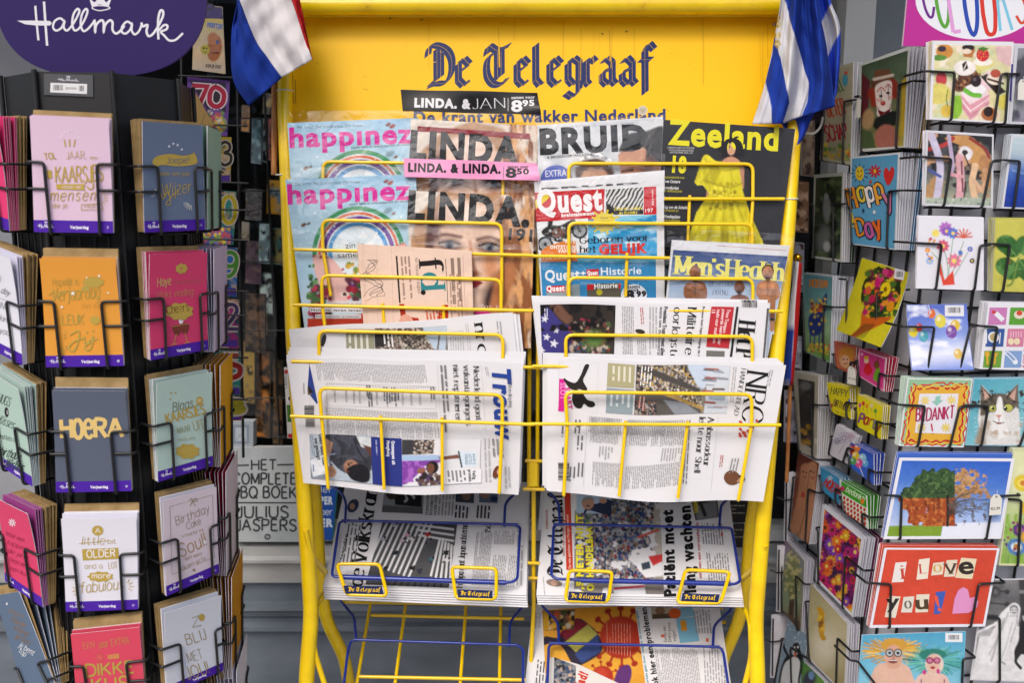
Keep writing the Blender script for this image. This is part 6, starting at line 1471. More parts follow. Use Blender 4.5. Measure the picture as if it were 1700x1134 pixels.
s2 = Sheet(T[4].off(-.002), C2, [(70, 412), (1306, 434), (1290, 790), (110, 790)], 'dcdce0', 'd2d2d6', .003, mat='news'); s2.barcode(1165, 436, 1240, 446); s2.build('newspaper', 'folded newspaper standing behind the starred flag newspaper', 'newspaper', NP_)

# ---- Trouw (front left)
SG = lambda a, b2: .0028 * np.sin(a * 8 + 1) * (1 - b2) - .004 * np.sin(a * 3.14) * (1 - b2) + .0016 * np.sin(a * 11) * b2
WT = lambda a, b2: .004 * np.sin(a * 4.2) * (1 - b2) * .8 + .0025 * np.sin(a * 11 + 2) * (1 - b2) ** 2 - .012 * np.maximum(.1 - a, 0) * 4
s = Sheet(T[5].off(.002), C1, [(40, 740), (1288, 762), (1262, 1460), (136, 1402)], 'd6d6da', 'd2d2d6', .003, bend=WT, sag=SG, grid=24, mat='news'); s.z = .0006
s.poly([(85, 760), (165, 762), (212, 980), (205, 982), (160, 925), (128, 838)], '2b3f86'); s.para((148, 780), (168, 850), (118, 790), 4, '9aa6cc', .4, 2); s.poly([(152, 876), (188, 878), (192, 935), (158, 935)], '6a5a52'); s.poly([(160, 886), (184, 888), (186, 925), (164, 925)], '2a2422')
s.para((200, 765), (216, 860), (768, 772), 70, 'a2a2a6', .45, 11); s.para((255, 1000), (268, 1140), (835, 1015), 72, 'a2a2a6', .45, 12); s.frame([(256, 876), (828, 886), (834, 1002), (262, 992)], 1.6, 'b4b4b8')
for x in range(262, 826, 12): s.ell(x, 878 + (x - 262) * .018, 2.4, 2.4, '55555a', n=6)
for x, y in ((470, 890), (560, 893), (600, 895), (805, 900), (480, 930), (575, 925), (620, 920)): s.para((x, y - 12), (x + 3, y + 62), (x + 14, y - 12), 2, '77777c', .5, x)
for x in (300, 360, 400, 430, 520, 655, 700, 745): s.para((x, 900), (x + 3, 975), (x + 10, 900), 1, 'b2b2b6', .8, x)
s.barcode(140, 990, 192, 1040, False, 3); s.barcode(146, 1058, 196, 1104, False, 4); s.para((112, 870), (118, 960), (135, 870), 2, 'aaaab0', .4, 7); s.line([(836, 770), (860, 1130)], 1.2, 'bbb'); s.line([(1068, 780), (1090, 1120)], 1.2, 'bbb')
s.text('Nederland gaat', 1026, 786, 1040, 1066, 29, DK, 'serif', .15); s.text('vakantiegangers', 974, 782, 988, 1092, 29, DK, 'serif', .15); s.text('niet repatri\u00ebren'.replace('\u00eb', 'e'), 920, 780, 934, 1068, 29, DK, 'serif', .15); s.ell(948, 990, 3, 3, DK); s.ell(948, 1000, 3, 3, DK)
s.para((858, 778), (884, 1130), (878, 778), 2, '77777c', .5, 9); s.text('Trouw', 1126, 792, 1146, 1158, 92, '24408f', b=.07, sh=.12); s.text('deVerdieping', 1206, 850, 1212, 992, 20, '4a4a50', 'serif', .12); s.para((1088, 786), (1096, 830), (1098, 786), 2, 'aaa', .4, 3)
s.view(D1)
def fn(P):
    P.fill('a9b4c0'); P.poly([(335, 210), (420, 220), (420, 296), (335, 290)], '7a8490', 6); P.poly([(410, 105), (540, 110), (600, 200), (560, 270), (480, 260), (430, 220), (400, 160)], '34363f', 6, 1, True); P.blot('454854', 30, .55, 3, .1, mask=(P.X > 420) * (P.Y < 250)); P.poly([(530, 108), (600, 112), (600, 160), (550, 150)], 'c8ccd0', 4); P.poly([(555, 140), (600, 150), (600, 200)], '5a3a34', 6)
    P.e(508, 236, 30, 30, 'a07660', 0, .3); P.poly([(488, 250), (500, 236), (530, 222), (566, 226), (586, 250), (584, 284), (560, 296), (520, 290), (500, 276)], '1a1a20', 5, 1, True); P.ln([(494, 222), (512, 218)], 5, '3a2824', 3); P.e(498, 228, 5, 4, '201818'); P.ln([(486, 236), (482, 246)], 6, '8a5f4c', 3); P.ln([(488, 252), (500, 256)], 4, '6a3a34', 2)
    P.ln([(440, 120), (470, 160), (465, 230)], 6, '1c1e26', 6, .8, True); P.ln([(520, 120), (540, 170), (575, 215)], 7, '1c1e26', 6, .8, True); P.ln([(450, 200), (500, 190), (560, 205)], 5, '50545f', 6, .7, True)
    P.poly([(400, 120), (432, 140), (420, 200), (400, 190)], 'a5806a', 5); P.poly([(336, 215), (400, 190), (430, 260), (350, 285)], 'd4d9e0', 4); P.poly([(410, 240), (432, 236), (448, 262), (430, 284), (412, 270)], 'a07a64', 4, 1, True); P.ln([(418, 250), (440, 262)], 3, '7a5848', 2); P.ln([(412, 190), (440, 186)], 4, '8a98b0', 2); P.ln([(350, 235), (352, 262)], 4, '3a4a7a', 2); P.noise(14, .2, 6)
s.pic([(332, 106), (592, 104), (600, 298), (340, 290)], 90, 64, fn)
s.quad([(590, 106), (718, 108), (722, 302), (598, 298)], '28337c'); s.text('Ontsnappen uit', 676, 120, 680, 214, 13, 'e2e4ee', b=.08); s.text('Hongkong', 656, 120, 658, 182, 13, 'e2e4ee', b=.08); s.para((612, 118), (616, 180), (620, 118), 1, '8a92bc', .8, 3)
def fn(P):
    P.fill('d8d9de'); P.poly([(718, 112), (850, 114), (850, 172), (718, 175)], '3a3a3e', 4); P.dots(120, ['9a8a80', '2a2828', 'b8b0a8', '5a4a48'], 3, 6, (770, 112, 850, 172), 4); P.poly([(716, 195), (840, 190), (880, 192), (875, 212), (815, 222), (790, 250), (740, 290), (718, 285)], '7a3f9a', 6, 1, True); P.blot('a060b8', 26, .58, 5, .1, mask=(P.Y > 195) * (P.Y < 285) * (P.X < 850)); P.poly([(718, 176), (850, 178), (900, 188), (950, 186), (950, 200), (860, 200), (720, 198)], '9fb8d8', 4)
    P.poly([(870, 190), (950, 184), (958, 200), (880, 202)], '7a5040', 4); P.e(845, 230, 26, 26, '1c1818'); P.e(838, 232, 16, 20, '6a4434'); P.e(800, 240, 18, 12, '8a5a48'); P.dots(40, ['5a4440', '2a2424', '7a6a60', '4a3a5a'], 6, 12, (780, 255, 880, 298), 6)
    P.poly([(960, 172), (1024, 180), (1030, 236), (966, 232)], 'ccdce8', 3); P.ln([(953, 172), (966, 236)], 7, '3a4a54', 2)
s.pic([(718, 112), (1044, 128), (1044, 212), (904, 214), (900, 304), (722, 300)][:0] or [(718, 112), (1044, 126), (1040, 300), (722, 300)], 110, 66, fn)
s.quad([(886, 242), (1048, 248), (1046, 306), (884, 302)], 'e0e0e4')
for k in range(3): s.text(('WAAR IS', 'JUSTICE', 'VRIJHEID')[k], 1010 - 16 * k, 184, 1013 - 16 * k, 228, 11, '4a5a6a', 'hand', .1)
s.text('Geen feest maar', 372, 106, 392, 240, 15, '222', b=.06); s.text('wel geslaagd', 354, 124, 368, 212, 15, '222', b=.06); s.para((336, 110), (350, 200), (344, 110), 2, '7a8a9a', .5, 5); s.text('Veilig', 1010, 254, 1012, 290, 13, '222', b=.06); s.text('protest', 992, 250, 996, 298, 13, '222', b=.06); s.para((910, 246), (916, 296), (975, 250), 5, '88888c', .5, 8)
s.para((1060, 120), (1066, 310), (1076, 120), 2, 'b4b4b8', .4, 6); s.para((1095, 122), (1100, 200), (1130, 124), 3, '88888c', .5, 8); s.ell(1110, 262, 14, 28, '6a3a2c', 20); s.ell(1120, 262, 9, 13, 'c09a84'); s.para((1146, 240), (1150, 330), (1160, 240), 2, 'aaaaae', .5, 4)
s.build('newspaper', 'newspaper with blue italic title lying sideways in the front left pocket', 'newspaper', NP_)
backs(s, 3, 'newspaper', 'newspaper edge stacked behind the blue titled newspaper', 'newspapers stacked behind the blue titled one', .0012, .0062, .0042)

# ---- NRC (front right)
s = Sheet(T[5].off(.002), C2, [(162, 742), (1402, 772), (1284, 1496), (160, 1444)], 'd8d8dc', 'd2d2d6', .003, bend=WT, sag=SG, grid=24, mat='news'); s.z = .0006
s.frame([(216, 762), (420, 768), (414, 1025), (212, 1022)], 1.2, 'c4c4c8'); s.quad([(216, 850), (246, 852), (240, 1024), (210, 1022)], 'c81f8a'); s.text('SLOT', 222, 872, 222, 960, 26, 'e488c0', b=.06); s.text('START', 246, 900, 262, 1010, 22, 'd0428f', b=.1)
s.poly([(350, 780), (372, 782), (352, 830), (340, 862), (362, 905), (345, 912), (318, 905), (275, 905), (240, 858), (244, 848), (262, 862), (300, 872), (328, 832)], '2a2523', True)
s.poly([(295, 905), (335, 925), (362, 960), (395, 970), (402, 990), (370, 998), (345, 982), (330, 1005), (300, 1000), (282, 960)], '221f1e', True); s.ell(378, 984, 22, 15, '1c1a1a', 10)
s.quad([(470, 766), (612, 770), (606, 890), (464, 888)], 'a7a27e'); s.quad([(463, 894), (605, 898), (598, 1026), (458, 1024)], '8d9ca2'); s.para((500, 780), (498, 860), (586, 782), 4, 'd4d2c0', .4, 2); s.para((490, 910), (486, 990), (580, 912), 4, 'c8d0d4', .4, 3)
def fn(P):
    P.grad(['6f6a66', '7a746e', '8a837a'], (620, 770), (700, 1020)); crowd(P, (615, 765, 960, 1028), ['2e2a28', 'a99c8f', '8c8278', '4a4542', 'd0c8bc', '5f4a44', '3a4450', 'b89a4a'], 1500, 6, (3, 7)); P.poly([(890, 768), (1010, 772), (1000, 860), (960, 905), (925, 860)], 'bccadb', 6, 1, True)
    P.poly([(605, 920), (700, 900), (960, 1010), (955, 1028), (600, 1028)], '5a5652', 5); crowd(P, (610, 960, 720, 1028), ['3a3634', '8a5a4a', 'a09a94', '2a3444'], 160, 9); P.poly([(760, 950), (870, 970), (950, 1028), (820, 1028)], '8a9098', 6); P.poly([(620, 795), (660, 760), (960, 900), (940, 930)], '4a4644', 8, .55); P.ln([(740, 905), (960, 1000)], 16, 'b09048', 8, .8)
    P.poly([(990, 770), (1110, 780), (1095, 1030), (970, 1030), (985, 900)], 'c6cdd6', 5)
    rng = random.Random(4)
    for i in range(16): y = rng.uniform(780, 1020); x = rng.uniform(985, 1060); P.ln([(x - rng.uniform(10, 40), y), (x + rng.uniform(10, 40), y + 4)], rng.uniform(3, 14), rng.choice(('8a8f98', '6a6f7a', 'a05a4c', '9aa4b0', '55606c')), 3)
    P.ln([(1020, 905), (1075, 905)], 12, '6a5a54', 3); P.ln([(1010, 945), (1070, 950)], 30, '93a2b2', 3)
s.pic([(620, 768), (1110, 782), (1092, 1030), (606, 1026)], 150, 80, fn); s.para((650, 775), (640, 880), (700, 780), 4, 'e4e4e4', .35, 5); s.para((640, 930), (632, 1000), (660, 932), 2, 'c89a94', .4, 6)
s.text('NRC', 1200, 800, 1170, 1064, 108, DK, 'serif', .13); s.text('HANDELSBLAD', 1168, 790, 1128, 1036, 24, '33333a', 'serif', .13); s.para((1320, 795), (1300, 880), (1332, 796), 2, '9a9aa0', .4, 7); s.para((1128, 785), (1110, 980), (1140, 786), 2, 'a4a4a8', .4, 8)
s.para((375, 1045), (368, 1130), (540, 1050), 20, '9c9ca0', .45, 21); s.para((580, 1050), (572, 1134), (860, 1056), 32, '9c9ca0', .45, 22)
s.view(D2)
s.para((308, 35), (298, 140), (420, 35), 19, '9c9ca0', .45, 23); s.para((455, 40), (445, 142), (690, 42), 32, '9c9ca0', .45, 24); s.para((312, 215), (308, 315), (430, 215), 19, '9c9ca0', .45, 25); s.para((450, 225), (442, 320), (690, 205), 32, '9c9ca0', .45, 26); s.para((600, 150), (592, 205), (690, 150), 9, 'a4a4a8', .45, 27); s.para((340, 150), (336, 205), (390, 150), 5, 'a4a4a8', .45, 28)
s.text('Ambassadeur', 788, 32, 768, 232, 25, DK, 'serif', .15); s.text('lekte naar Shell', 752, 30, 730, 254, 25, DK, 'serif', .15); s.para((700, 40), (684, 300), (712, 40), 2, '77777c', .4, 9)
for k in range(16): rng = random.Random(k); s.ell(930 + rng.uniform(-14, 14), 80 + rng.uniform(-34, 34), 8, 6, 'b4453a', rng.uniform(0, 90), 7) if k < 9 else s.ell(970 + rng.uniform(-22, 22), 78 + rng.uniform(-32, 32), 8, 5, 'b4453a', rng.uniform(0, 90), 7)
s.ell(888, 286, 34, 30, '6a4430', 20).ell(922, 292, 20, 16, '3a2a24').ell(916, 296, 11, 10, 'b08a70'); s.para((842, 190), (836, 240), (850, 190), 2, 'b05a50', .4, 4); s.para((890, 205), (876, 270), (915, 205), 3, '8a8a90', .4, 5)
for k, (x, y) in enumerate(((186, 60), (186, 160), (240, 45), (250, 110), (218, 240), (252, 222))): s.para((x, y), (x - 4, y + 60), (x + 16, y), 2, '6a6a70', .4, k)
s.barcode(166, 226, 212, 298, False, 5); s.ell(246, 70, 5, 5, '333'); s.line([(286, 30), (270, 320)], 1.2, 'c0c0c4'); s.line([(830, 30), (800, 330)], 1.2, 'c0c0c4')
s.build('newspaper', 'newspaper with a leaping dancer and a crowd photo in the front right pocket', 'newspaper', NP_)
backs(s, 3, 'newspaper', 'newspaper edge stacked behind the dancer newspaper', 'newspapers stacked behind the dancer newspaper', -.0036, .0032, .0042)

# ---- de Volkskrant (shelf, left)
WS = lambda a, b2: .006 * np.sin(a * 3.14) * b2 + .002 * np.sin(a * 14)
s = Sheet(SH.off(.004), D1, [(486, 300), (1244, 300), (1234, 772), (390, 738)], 'dcdce0', 'cfcfd4', .003, bend=lambda a, b2: .0025 * np.sin(a * 6) * b2, grid=20, mat='news'); s.z = .0007
def fn(P):
    P.fill('4c4d50'); P.noise(60, .12, 3)
    def stripes(p0, dv, L, k, w):
        for i in range(k): a = np.array(p0) + np.array(dv) * i; P.ln([a, a + L], w, 'd6d6d8', 2)
    stripes((640, 462), (-2.5, 11), (-46, 180), 0, 8)
    for i in range(9): x = 640 + i * 23; P.ln([(x + 24, 458), (x - 62 - i * 2, 640 + i * 7)], 8.5, 'd4d4d8', 2)
    for i in range(3): P.ln([(770 + i * 10, 480 + i * 22), (930, 498 + i * 24)][:2], 9, 'd4d4d8', 2)
    for i in range(6): P.ln([(905 + i * 12 - 30, 540 + i * 6), (838 + i * 20, 690 + i * 8)], 9, 'd6d6d8', 2)
    for i in range(8): P.ln([(700 + i * 26, 700 + i * 2), (680 + i * 28, 740 + i * 2)], 9, '2a2a2c', 2)
    rng = random.Random(8)
    for x, y, c in ((690, 482, 'aab'), (740, 522, 'c9a'), (760, 540, 'ccc'), (825, 520, 'b33'), (830, 545, '556'), (690, 598, '223'), (840, 622, '467'), (900, 596, '222'), (905, 625, 'ddd'), (760, 660, '222'), (790, 672, '334'), (650, 660, '222'), (720, 545, 'bab'), (640, 540, '99a')):
        P.ln([(x, y), (x + rng.uniform(-20, 20), y + rng.uniform(6, 14))], 6, '1e1e22', 3); P.e(x, y, 12, 8, c, rng.uniform(-40, 40), .4); P.e(x + 8, y - 6, 5, 5, '2a2422', 0, .4)
s.pic([(640, 462), (948, 470), (912, 742), (566, 728)], 130, 110, fn)
s.text('de Volkskrant', 552, 738, 622, 306, 58, '17171a', 'serif', .2)
s.para((474, 640), (500, 470), (520, 640), 4, '6a6a70', .4, 3); s.text('Maandag', 466, 640, 492, 520, 10, '333', b=.05)
s.pic([(650, 300), (812, 300), (804, 436), (634, 430)], 50, 40, lambda P: (P.fill('8a9096'), P.poly([(680, 300), (800, 300), (800, 410), (690, 400)], '1c1c1f', 4), P.e(675, 350, 24, 28, '3a2f2c'), P.poly([(634, 400), (804, 412), (804, 440), (634, 440)], '5a5a5c', 4), P.dots(8, ['c8c8cc'], 4, 6, (730, 355, 770, 390), 3)))
s.ell(515, 402, 22, 30, '3a4258', 30).ell(512, 404, 11, 14, 'b58a74')
for k, t_ in enumerate(('Demonstratie in', 'Rotterdam tegen', 'racisme afgeblazen')): s.text(t_, 826 + 17 * k, 440, 832 + 17 * k, 440 - len(t_) * 6.4, 13, '26262a', 'serif', .15)
s.quad([(940, 300), (1018, 300), (1016, 388), (940, 384)], '3f4650'); s.ell(985, 355, 18, 22, '8a6a5a'); s.quad([(1038, 300), (1116, 300), (1114, 388), (1038, 384)], '5f6c84'); s.ell(1062, 352, 20, 16, '9a7a68'); s.ell(1100, 370, 16, 12, '2a3a5a')
for x, n_ in ((940, 4), (1030, 4)): s.para((x, 450), (x + 4, 395), (x + 46, 452), n_, '3a3a40', .5, x)
s.para((870, 440), (880, 310), (925, 442), 5, '9a9a9e', .45, 4); s.text('Europa gaat Japan achterna', 968, 742, 990, 478, 26, '1c1c20', 'serif', .15); s.para((1008, 730), (1030, 500), (1070, 734), 11, '9c9ca0', .45, 6); s.para((1100, 560), (1104, 500), (1180, 562), 14, '9c9ca0', .45, 7); s.para((1085, 736), (1100, 600), (1180, 742), 14, '9c9ca0', .45, 8); s.text('150', 1082, 514, 1088, 480, 22, '222', 'serif', .18); s.line([(930, 460), (1210, 476)], 1.2, '99a'); s.para((1195, 730), (1200, 480), (1212, 732), 2, 'aaa', .4, 9)
s.build('newspaper', 'newspaper with a zebra crossing photo on the lower left shelf', 'newspaper', NP_)
backs(s, 5, 'newspaper', 'newspaper at the bottom of the pile under the zebra crossing front page', 'newspapers under the zebra crossing front page', .0006, -.0028, .0032)

# ---- De Telegraaf (shelf, right)
s = Sheet(SH.off(.004), D2, [(112, 312), (868, 312), (932, 782), (76, 772)], 'dcdcdf', 'cfcfd4', .003, bend=lambda a, b2: .0025 * np.sin(a * 6 + 1) * b2, grid=20, mat='news'); s.z = .0007
s.text('De Telegraaf', 184, 690, 184, 352, 56, '1c1c1f', 'black', .2); s.quad([(192, 330), (216, 330), (228, 668), (200, 668)], 'c03a26'); s.text('De vele gezichten van Morgan Freeman', 220, 662, 208, 440, 11, 'e8c8b8', b=.03); s.text('DONDERDAG 4 JUNI 2020', 124, 500, 122, 420, 8, 'b04a3a', b=.05); s.text('KRANT VAN WAKKER NEDERLAND', 194, 610, 190, 420, 8, 'a04a3a', b=.05)
def fn(P):
    P.grad(['7a8a70', '9aa0a4', '8f8a88', '7a7470'], (400, 330), (400, 760)); P.poly([(385, 320), (540, 320), (480, 380), (390, 370)], '5a8a3a', 10); P.poly([(236, 440), (300, 440), (290, 500), (236, 510)], '4a7a34', 10); P.poly([(530, 400), (590, 400), (604, 700), (520, 690)], 'b4aca2', 8)
    P.dots(1500, ['2a3a6a', '1f2a44', '3a3a40', '8a8a90', '8a3a3a', '5a6a84', 'b8b8bc', '7a6050', '2f4a7a', '44404a', '5a6a88', '6a6460'], 3, 7, (240, 380, 560, 720), 5, 1.3); P.dots(160, ['3a3a40', '5a6a8a', '8a8a90'], 3, 7, (390, 330, 580, 400), 7); P.blot('d8d8dc', 40, .66, 4, .06)
    P.poly([(500, 620), (560, 600), (600, 640), (604, 690), (530, 700), (494, 660)], 'dcdce0', 5); P.poly([(540, 610), (600, 600), (600, 630), (560, 650)], 'c23a3a', 4); P.poly([(510, 640), (545, 630), (550, 660), (516, 668)], '3a4450', 4); P.poly([(390, 720), (520, 705), (530, 770), (400, 775)], 'd0d2d8', 5); P.ln([(400, 745), (520, 735)], 10, 'b83a4a', 3); P.ln([(500, 530), (580, 500)], 10, 'c85a4a', 3)
s.pic([(236, 316), (584, 316), (606, 768), (232, 764)], 130, 150, fn)
s.text('1,5 METER NIET', 270, 764, 268, 442, 27, 'e6dc2a', b=.1); s.text('ONHANDELBAAR', 314, 752, 306, 470, 27, 'e6dc2a', b=.1)
s.quad([(242, 316), (384, 316), (388, 436), (242, 432)], 'a9c0d8'); s.poly([(270, 434), (284, 400), (330, 392), (372, 372), (388, 380), (388, 436)], '2a3450'); s.ell(290, 392, 25, 27, 'b58a74', 10).poly([(262, 392), (272, 370), (300, 364), (318, 380), (300, 376), (272, 384)], '8a8a8c', True); s.ell(352, 380, 16, 12, 'b89080')
s.text('Pati\u00ebnt moet', 652, 774, 640, 418, 44, '17171a', b=.10); s.text('lang wachten', 736, 758, 712, 402, 44, '17171a', b=.10)
s.para((545, 390), (550, 336), (690, 390), 16, '6a6a70', .45, 3); s.pic([(704, 316), (820, 316), (834, 450), (736, 462)], 40, 36, lambda P: (P.fill('4a4c44'), P.noise(30, .5, 3), P.poly([(740, 400), (820, 380), (830, 450), (740, 460)], '7a7c80', 5), P.ln([(745, 360), (775, 440)], 14, '2a2a2c', 4))); s.text('VANAVOND', 748, 430, 736, 330, 17, 'e0cc22', b=.08)
s.text('miljoen aan coronafonds', 762, 700, 748, 470, 12, 'b0404a', b=.05); s.para((770, 560), (762, 470), (850, 565), 8, '8a8a90', .45, 4); s.para((795, 730), (782, 590), (880, 735), 9, '8a8a90', .45, 5); s.ell(150, 722, 34, 14, '8a7a70', 10).ell(150, 722, 14, 12, 'c09a88'); s.para((110, 770), (104, 690), (116, 770), 1, '999', .5, 6); s.ell(845, 520, 4, 10, 'b0303a')
s.build('newspaper', 'newspaper with old black letter title and yellow words on a crowd photo', 'newspaper', NP_)
backs(s, 4, 'newspaper', 'newspaper at the bottom of the pile under the black letter front page', 'newspapers under the black letter front page', .0006, -.0026, .0032)
# plain front page edges peeping out under the front pockets
s = Sheet(SH.off(.002), D2, [(96, 312), (300, 312), (300, 500), (84, 500)], 'd6d6da', 'cfcfd4', .001, mat='news'); s.build('newspaper', 'newspaper lying just beneath the black letter front page', 'newspaper', NP_)

# ---- lowest shelf, right
s = Sheet(SH2.off(.004), D2, [(66, 806), (834, 806), (896, 1230), (24, 1230)], 'dad9da', 'cfcfd4', .003, bend=lambda a, b2: .002 * np.sin(a * 6) * b2, mat='news'); s.z = .0006
def fn(P):
    P.grad(['d8932a', 'd9a038', 'cf8f30'], (300, 810), (300, 1200)); P.noise(90, .1, 3)
    for cx, cy, R_, n_ in ((428, 948, 84, 14), (350, 1110, 42, 10)):
        for k in range(n_): a = k * 2 * math.pi / n_ + .2; P.ln([(cx + R_ * math.cos(a), cy + R_ * math.sin(a)), (cx + R_ * 1.42 * math.cos(a), cy + R_ * 1.42 * math.sin(a))], R_ * .12, '9a2a1c', 3); P.e(cx + R_ * 1.45 * math.cos(a), cy + R_ * 1.45 * math.sin(a), R_ * .17, R_ * .13, '9a2a1c', a * 57 + 90, .3)
        P.e(cx, cy, R_ * 1.06, R_ * 1.06, 'a8321f', 0, .08); P.e(cx - R_ * .2, cy - R_ * .2, R_ * .7, R_ * .7, 'b8402a', 0, .6)
    P.poly([(95, 985), (110, 945), (160, 950), (175, 930), (240, 870), (300, 900), (340, 950), (345, 1010), (270, 1060), (230, 1065), (180, 985), (130, 975)], '2f2a3a', 4, 1, True); P.poly([(240, 870), (290, 895), (200, 960), (170, 935)], '7a2230', 4); P.poly([(290, 895), (330, 935), (240, 1010), (195, 968)], 'b0aa50', 4); P.poly([(330, 935), (345, 1005), (265, 1055), (235, 1020)], '35467a', 4)
    P.poly([(420, 1075), (460, 1062), (470, 1110), (430, 1200), (390, 1200), (400, 1120)], '5a2f6a', 4, 1, True)
s.pic([(100, 835), (485, 815), (540, 1228), (120, 1228)], 130, 130, fn)
for k in range(9): s.para((370 + 12 * k, 1010 + 2 * k), (368 + 12 * k, 885), (372 + 12 * k, 1010), 1, 'e0b8a0', .7, k)
s.pic([(102, 838), (236, 834), (232, 916), (106, 922)], 40, 30, lambda P: (P.fill('5a4a34'), P.dots(60, ['8a5a3a', '3a4a2a', 'b04a34', '2a2420', 'c8b8a0', 'd0a03a'], 6, 12, (105, 838, 232, 918), 4))); s.quad([(104, 838), (126, 838), (128, 920), (106, 920)], 'c89a2a')
s.poly([(140, 1030), (250, 1060), (420, 1140), (400, 1228), (118, 1228), (124, 1040)], 'd4d0cc'); s.pic([(150, 1030), (240, 1066), (238, 1160), (146, 1160)], 36, 40, lambda P: (P.fill('6a6e70'), P.dots(110, ['3a4a6a', '8a8a90', '2a2a2e', 'b8a090'], 4, 8, (146, 1030, 240, 1160), 5))); s.text('klad!', 262, 1170, 290, 1102, 36, 'c23a2a', b=.1)
s.text('Vandaag bij', 76, 912, 80, 846, 10, '444', 'hand', .09); s.text('deze krant', 92, 910, 96, 846, 10, '444', 'hand', .09); s.para((74, 1150), (84, 1040), (112, 1160), 4, '55555a', .4, 4)
s.text('Ook hier een problemen', 586, 1170, 532, 822, 24, '17171a', b=.06); s.para((560, 1200), (500, 860), (512, 860), 1, '3f9aa8', .5, 4) if 0 else s.text('ook Turkije gaat door volgens de coronaregels', 548, 1180, 496, 838, 9, '2f8a9a', b=.04)
s.pic([(550, 812), (640, 808), (646, 868), (556, 872)], 30, 24, lambda P: (P.fill('b8a890'), P.e(590, 835, 20, 18, '8a6a50'), P.poly([(556, 850), (640, 845), (646, 872), (556, 874)], '5a4a3a', 4))); s.quad([(556, 870), (648, 866), (664, 962), (612, 972), (566, 930)], 'd8d6d4')
for k, t_ in enumerate(('Samen een', 'EHBO-cursus', 'volgen?')): s.text(t_, 618 + 19 * k, 966 - 2 * k, 612 + 19 * k, 966 - len(t_) * 7.5, 14, '3a3a40', b=.01)
s.quad([(655, 866), (735, 862), (752, 962), (672, 970)], '7ab4cc'); s.quad([(648, 828), (720, 818), (736, 858), (656, 866)], '86b8cc'); s.ell(650, 846, 26, 22, 'd8602a'); s.ell(600, 940, 8, 6, 'd05a3a')
s.quad([(672, 876), (696, 874), (702, 918), (678, 920)], 'd0902a'); s.para((590, 1180), (568, 990), (760, 1180), 25, '9c9ca0', .45, 7); s.para((740, 930), (730, 830), (800, 930), 6, '9a9a9e', .45, 8); s.para((780, 1180), (770, 985), (860, 1185), 8, 'a0a0a4', .45, 9); s.ell(785, 958, 6, 9, 'd0602a')
s.build('newspaper', 'newspaper with red virus shapes on orange on the lowest shelf', 'newspaper', NP_)
backs(s, 2, 'newspaper', 'newspaper beneath the orange virus front page', 'newspapers under the orange virus front page', -.0008, .0022, .003)
# spare cards standing low behind the stand on the right
for k, (x0, y0, x1, y1, c) in enumerate(((1202, 832, 1242, 868, '1c1a18'), (1204, 872, 1240, 920, '2a2624'))):
    s = Sheet(plane_at(x0, y1, 2.03, 0, 3), PX, [(x0, y0), (x1, y0), (x1, y1), (x0, y1)], c, '333', .006)
    for j in range(3): s.para((x0 + 4, y0 + 8 + 6 * j), (x1 - 4, y0 + 8 + 6 * j), (x0 + 4, y0 + 10 + 6 * j), 1, '8a857a', .8, j)
    s.build('book', ('black book with small print in the window right of the shelves', 'dark book under the black one in the window')[k], 'book')
# ================================================================ right postcard carousel
RF = plane_at(1600, 600, 1.45, 8, 2)
_c = RF.hit(1532., 600.)
RS = Plane(_c + np.array((0, .0, 0)), -82, 3)
rk = empty('postcard_carousel', (RF.o[0] - .02, RF.o[1] + .22, 0), 'black wire postcard stand with a magenta sign and coloured letters on top', 'postcard stand')
rk['_w'] = [float(RF.o[0] - .02), float(RF.o[1] + .22), 0.0]
E0 = _c * np.array((1, 1, 0))
tF, nF, tS, nS = RF.t, RF.n * np.array((1, 1, 0)), -RS.t, RS.n * np.array((1, 1, 0))   # along the front to the right, along the side to the back
def rp(a, b2, z): return E0 + tF * a + tS * (-b2) * -1 * 1 + np.array((z - 1.5) * math.sin(R(3)) * np.array((1, 0, 0)) + np.array((0, 0, z))) if 0 else E0 + tF * a + (RS.t) * b2 + np.array(((z - _c[2]) * math.tan(R(3)), 0, z))
SB = 1 if RS.t[1] > 0 else -1
def rq(a, b2, z): return E0 + tF * a + RS.t * SB * b2 + np.array(((z - _c[2]) * math.tan(R(3)), 0, z))
z1_, z0_ = 1.72, .28
m_ = MB()
for a0, a1, b0, b1 in ((.055, .40, .055, .055), (.055, .055, .0555, .40)):
    q = [rq(a0, b0, z1_), rq(a1, b1, z1_), rq(a1, b1, z0_), rq(a0, b0, z0_)]
    n_ = np.cross(q[1] - q[0], q[3] - q[0]); n_ /= np.linalg.norm(n_)
    m_.hexa(q, n_ if n_ @ (q[0] - EYE) < 0 else -n_, .004)
m_.build('core_panel', 'corepanel', rk)
m_ = MB()
for a, b2 in ((.05, .05), (.40, .05), (.05, .40), (.11, .05), (.16, .05), (.215, .05), (.27, .05), (.33, .05), (.05, .11), (.05, .16), (.05, .215), (.05, .27), (.05, .33)):
    m_.tube([rq(a, b2, z1_ + .02), rq(a, b2, z0_)], .0026, 6)
for z in np.arange(z0_, z1_, .115):
    m_.tube([rq(.05, .40, z), rq(.05, .05, z), rq(.40, .05, z)], .0024, 6, .01)
m_.tube([rq(.2, .2, 1.75)[:2].tolist() + [1.75], rq(.2, .2, .1)[:2].tolist() + [.02]], .016, 12)
m_.lathe(np.array((*rq(.2, .2, .3)[:2], 0)), (0, 0, 1), [(0, .02), (.24, .02), (.25, 0), (.25, .03), (.03, .05), (.02, .2)], 28)
m_.build('wire_frame', 'kwire', rk)

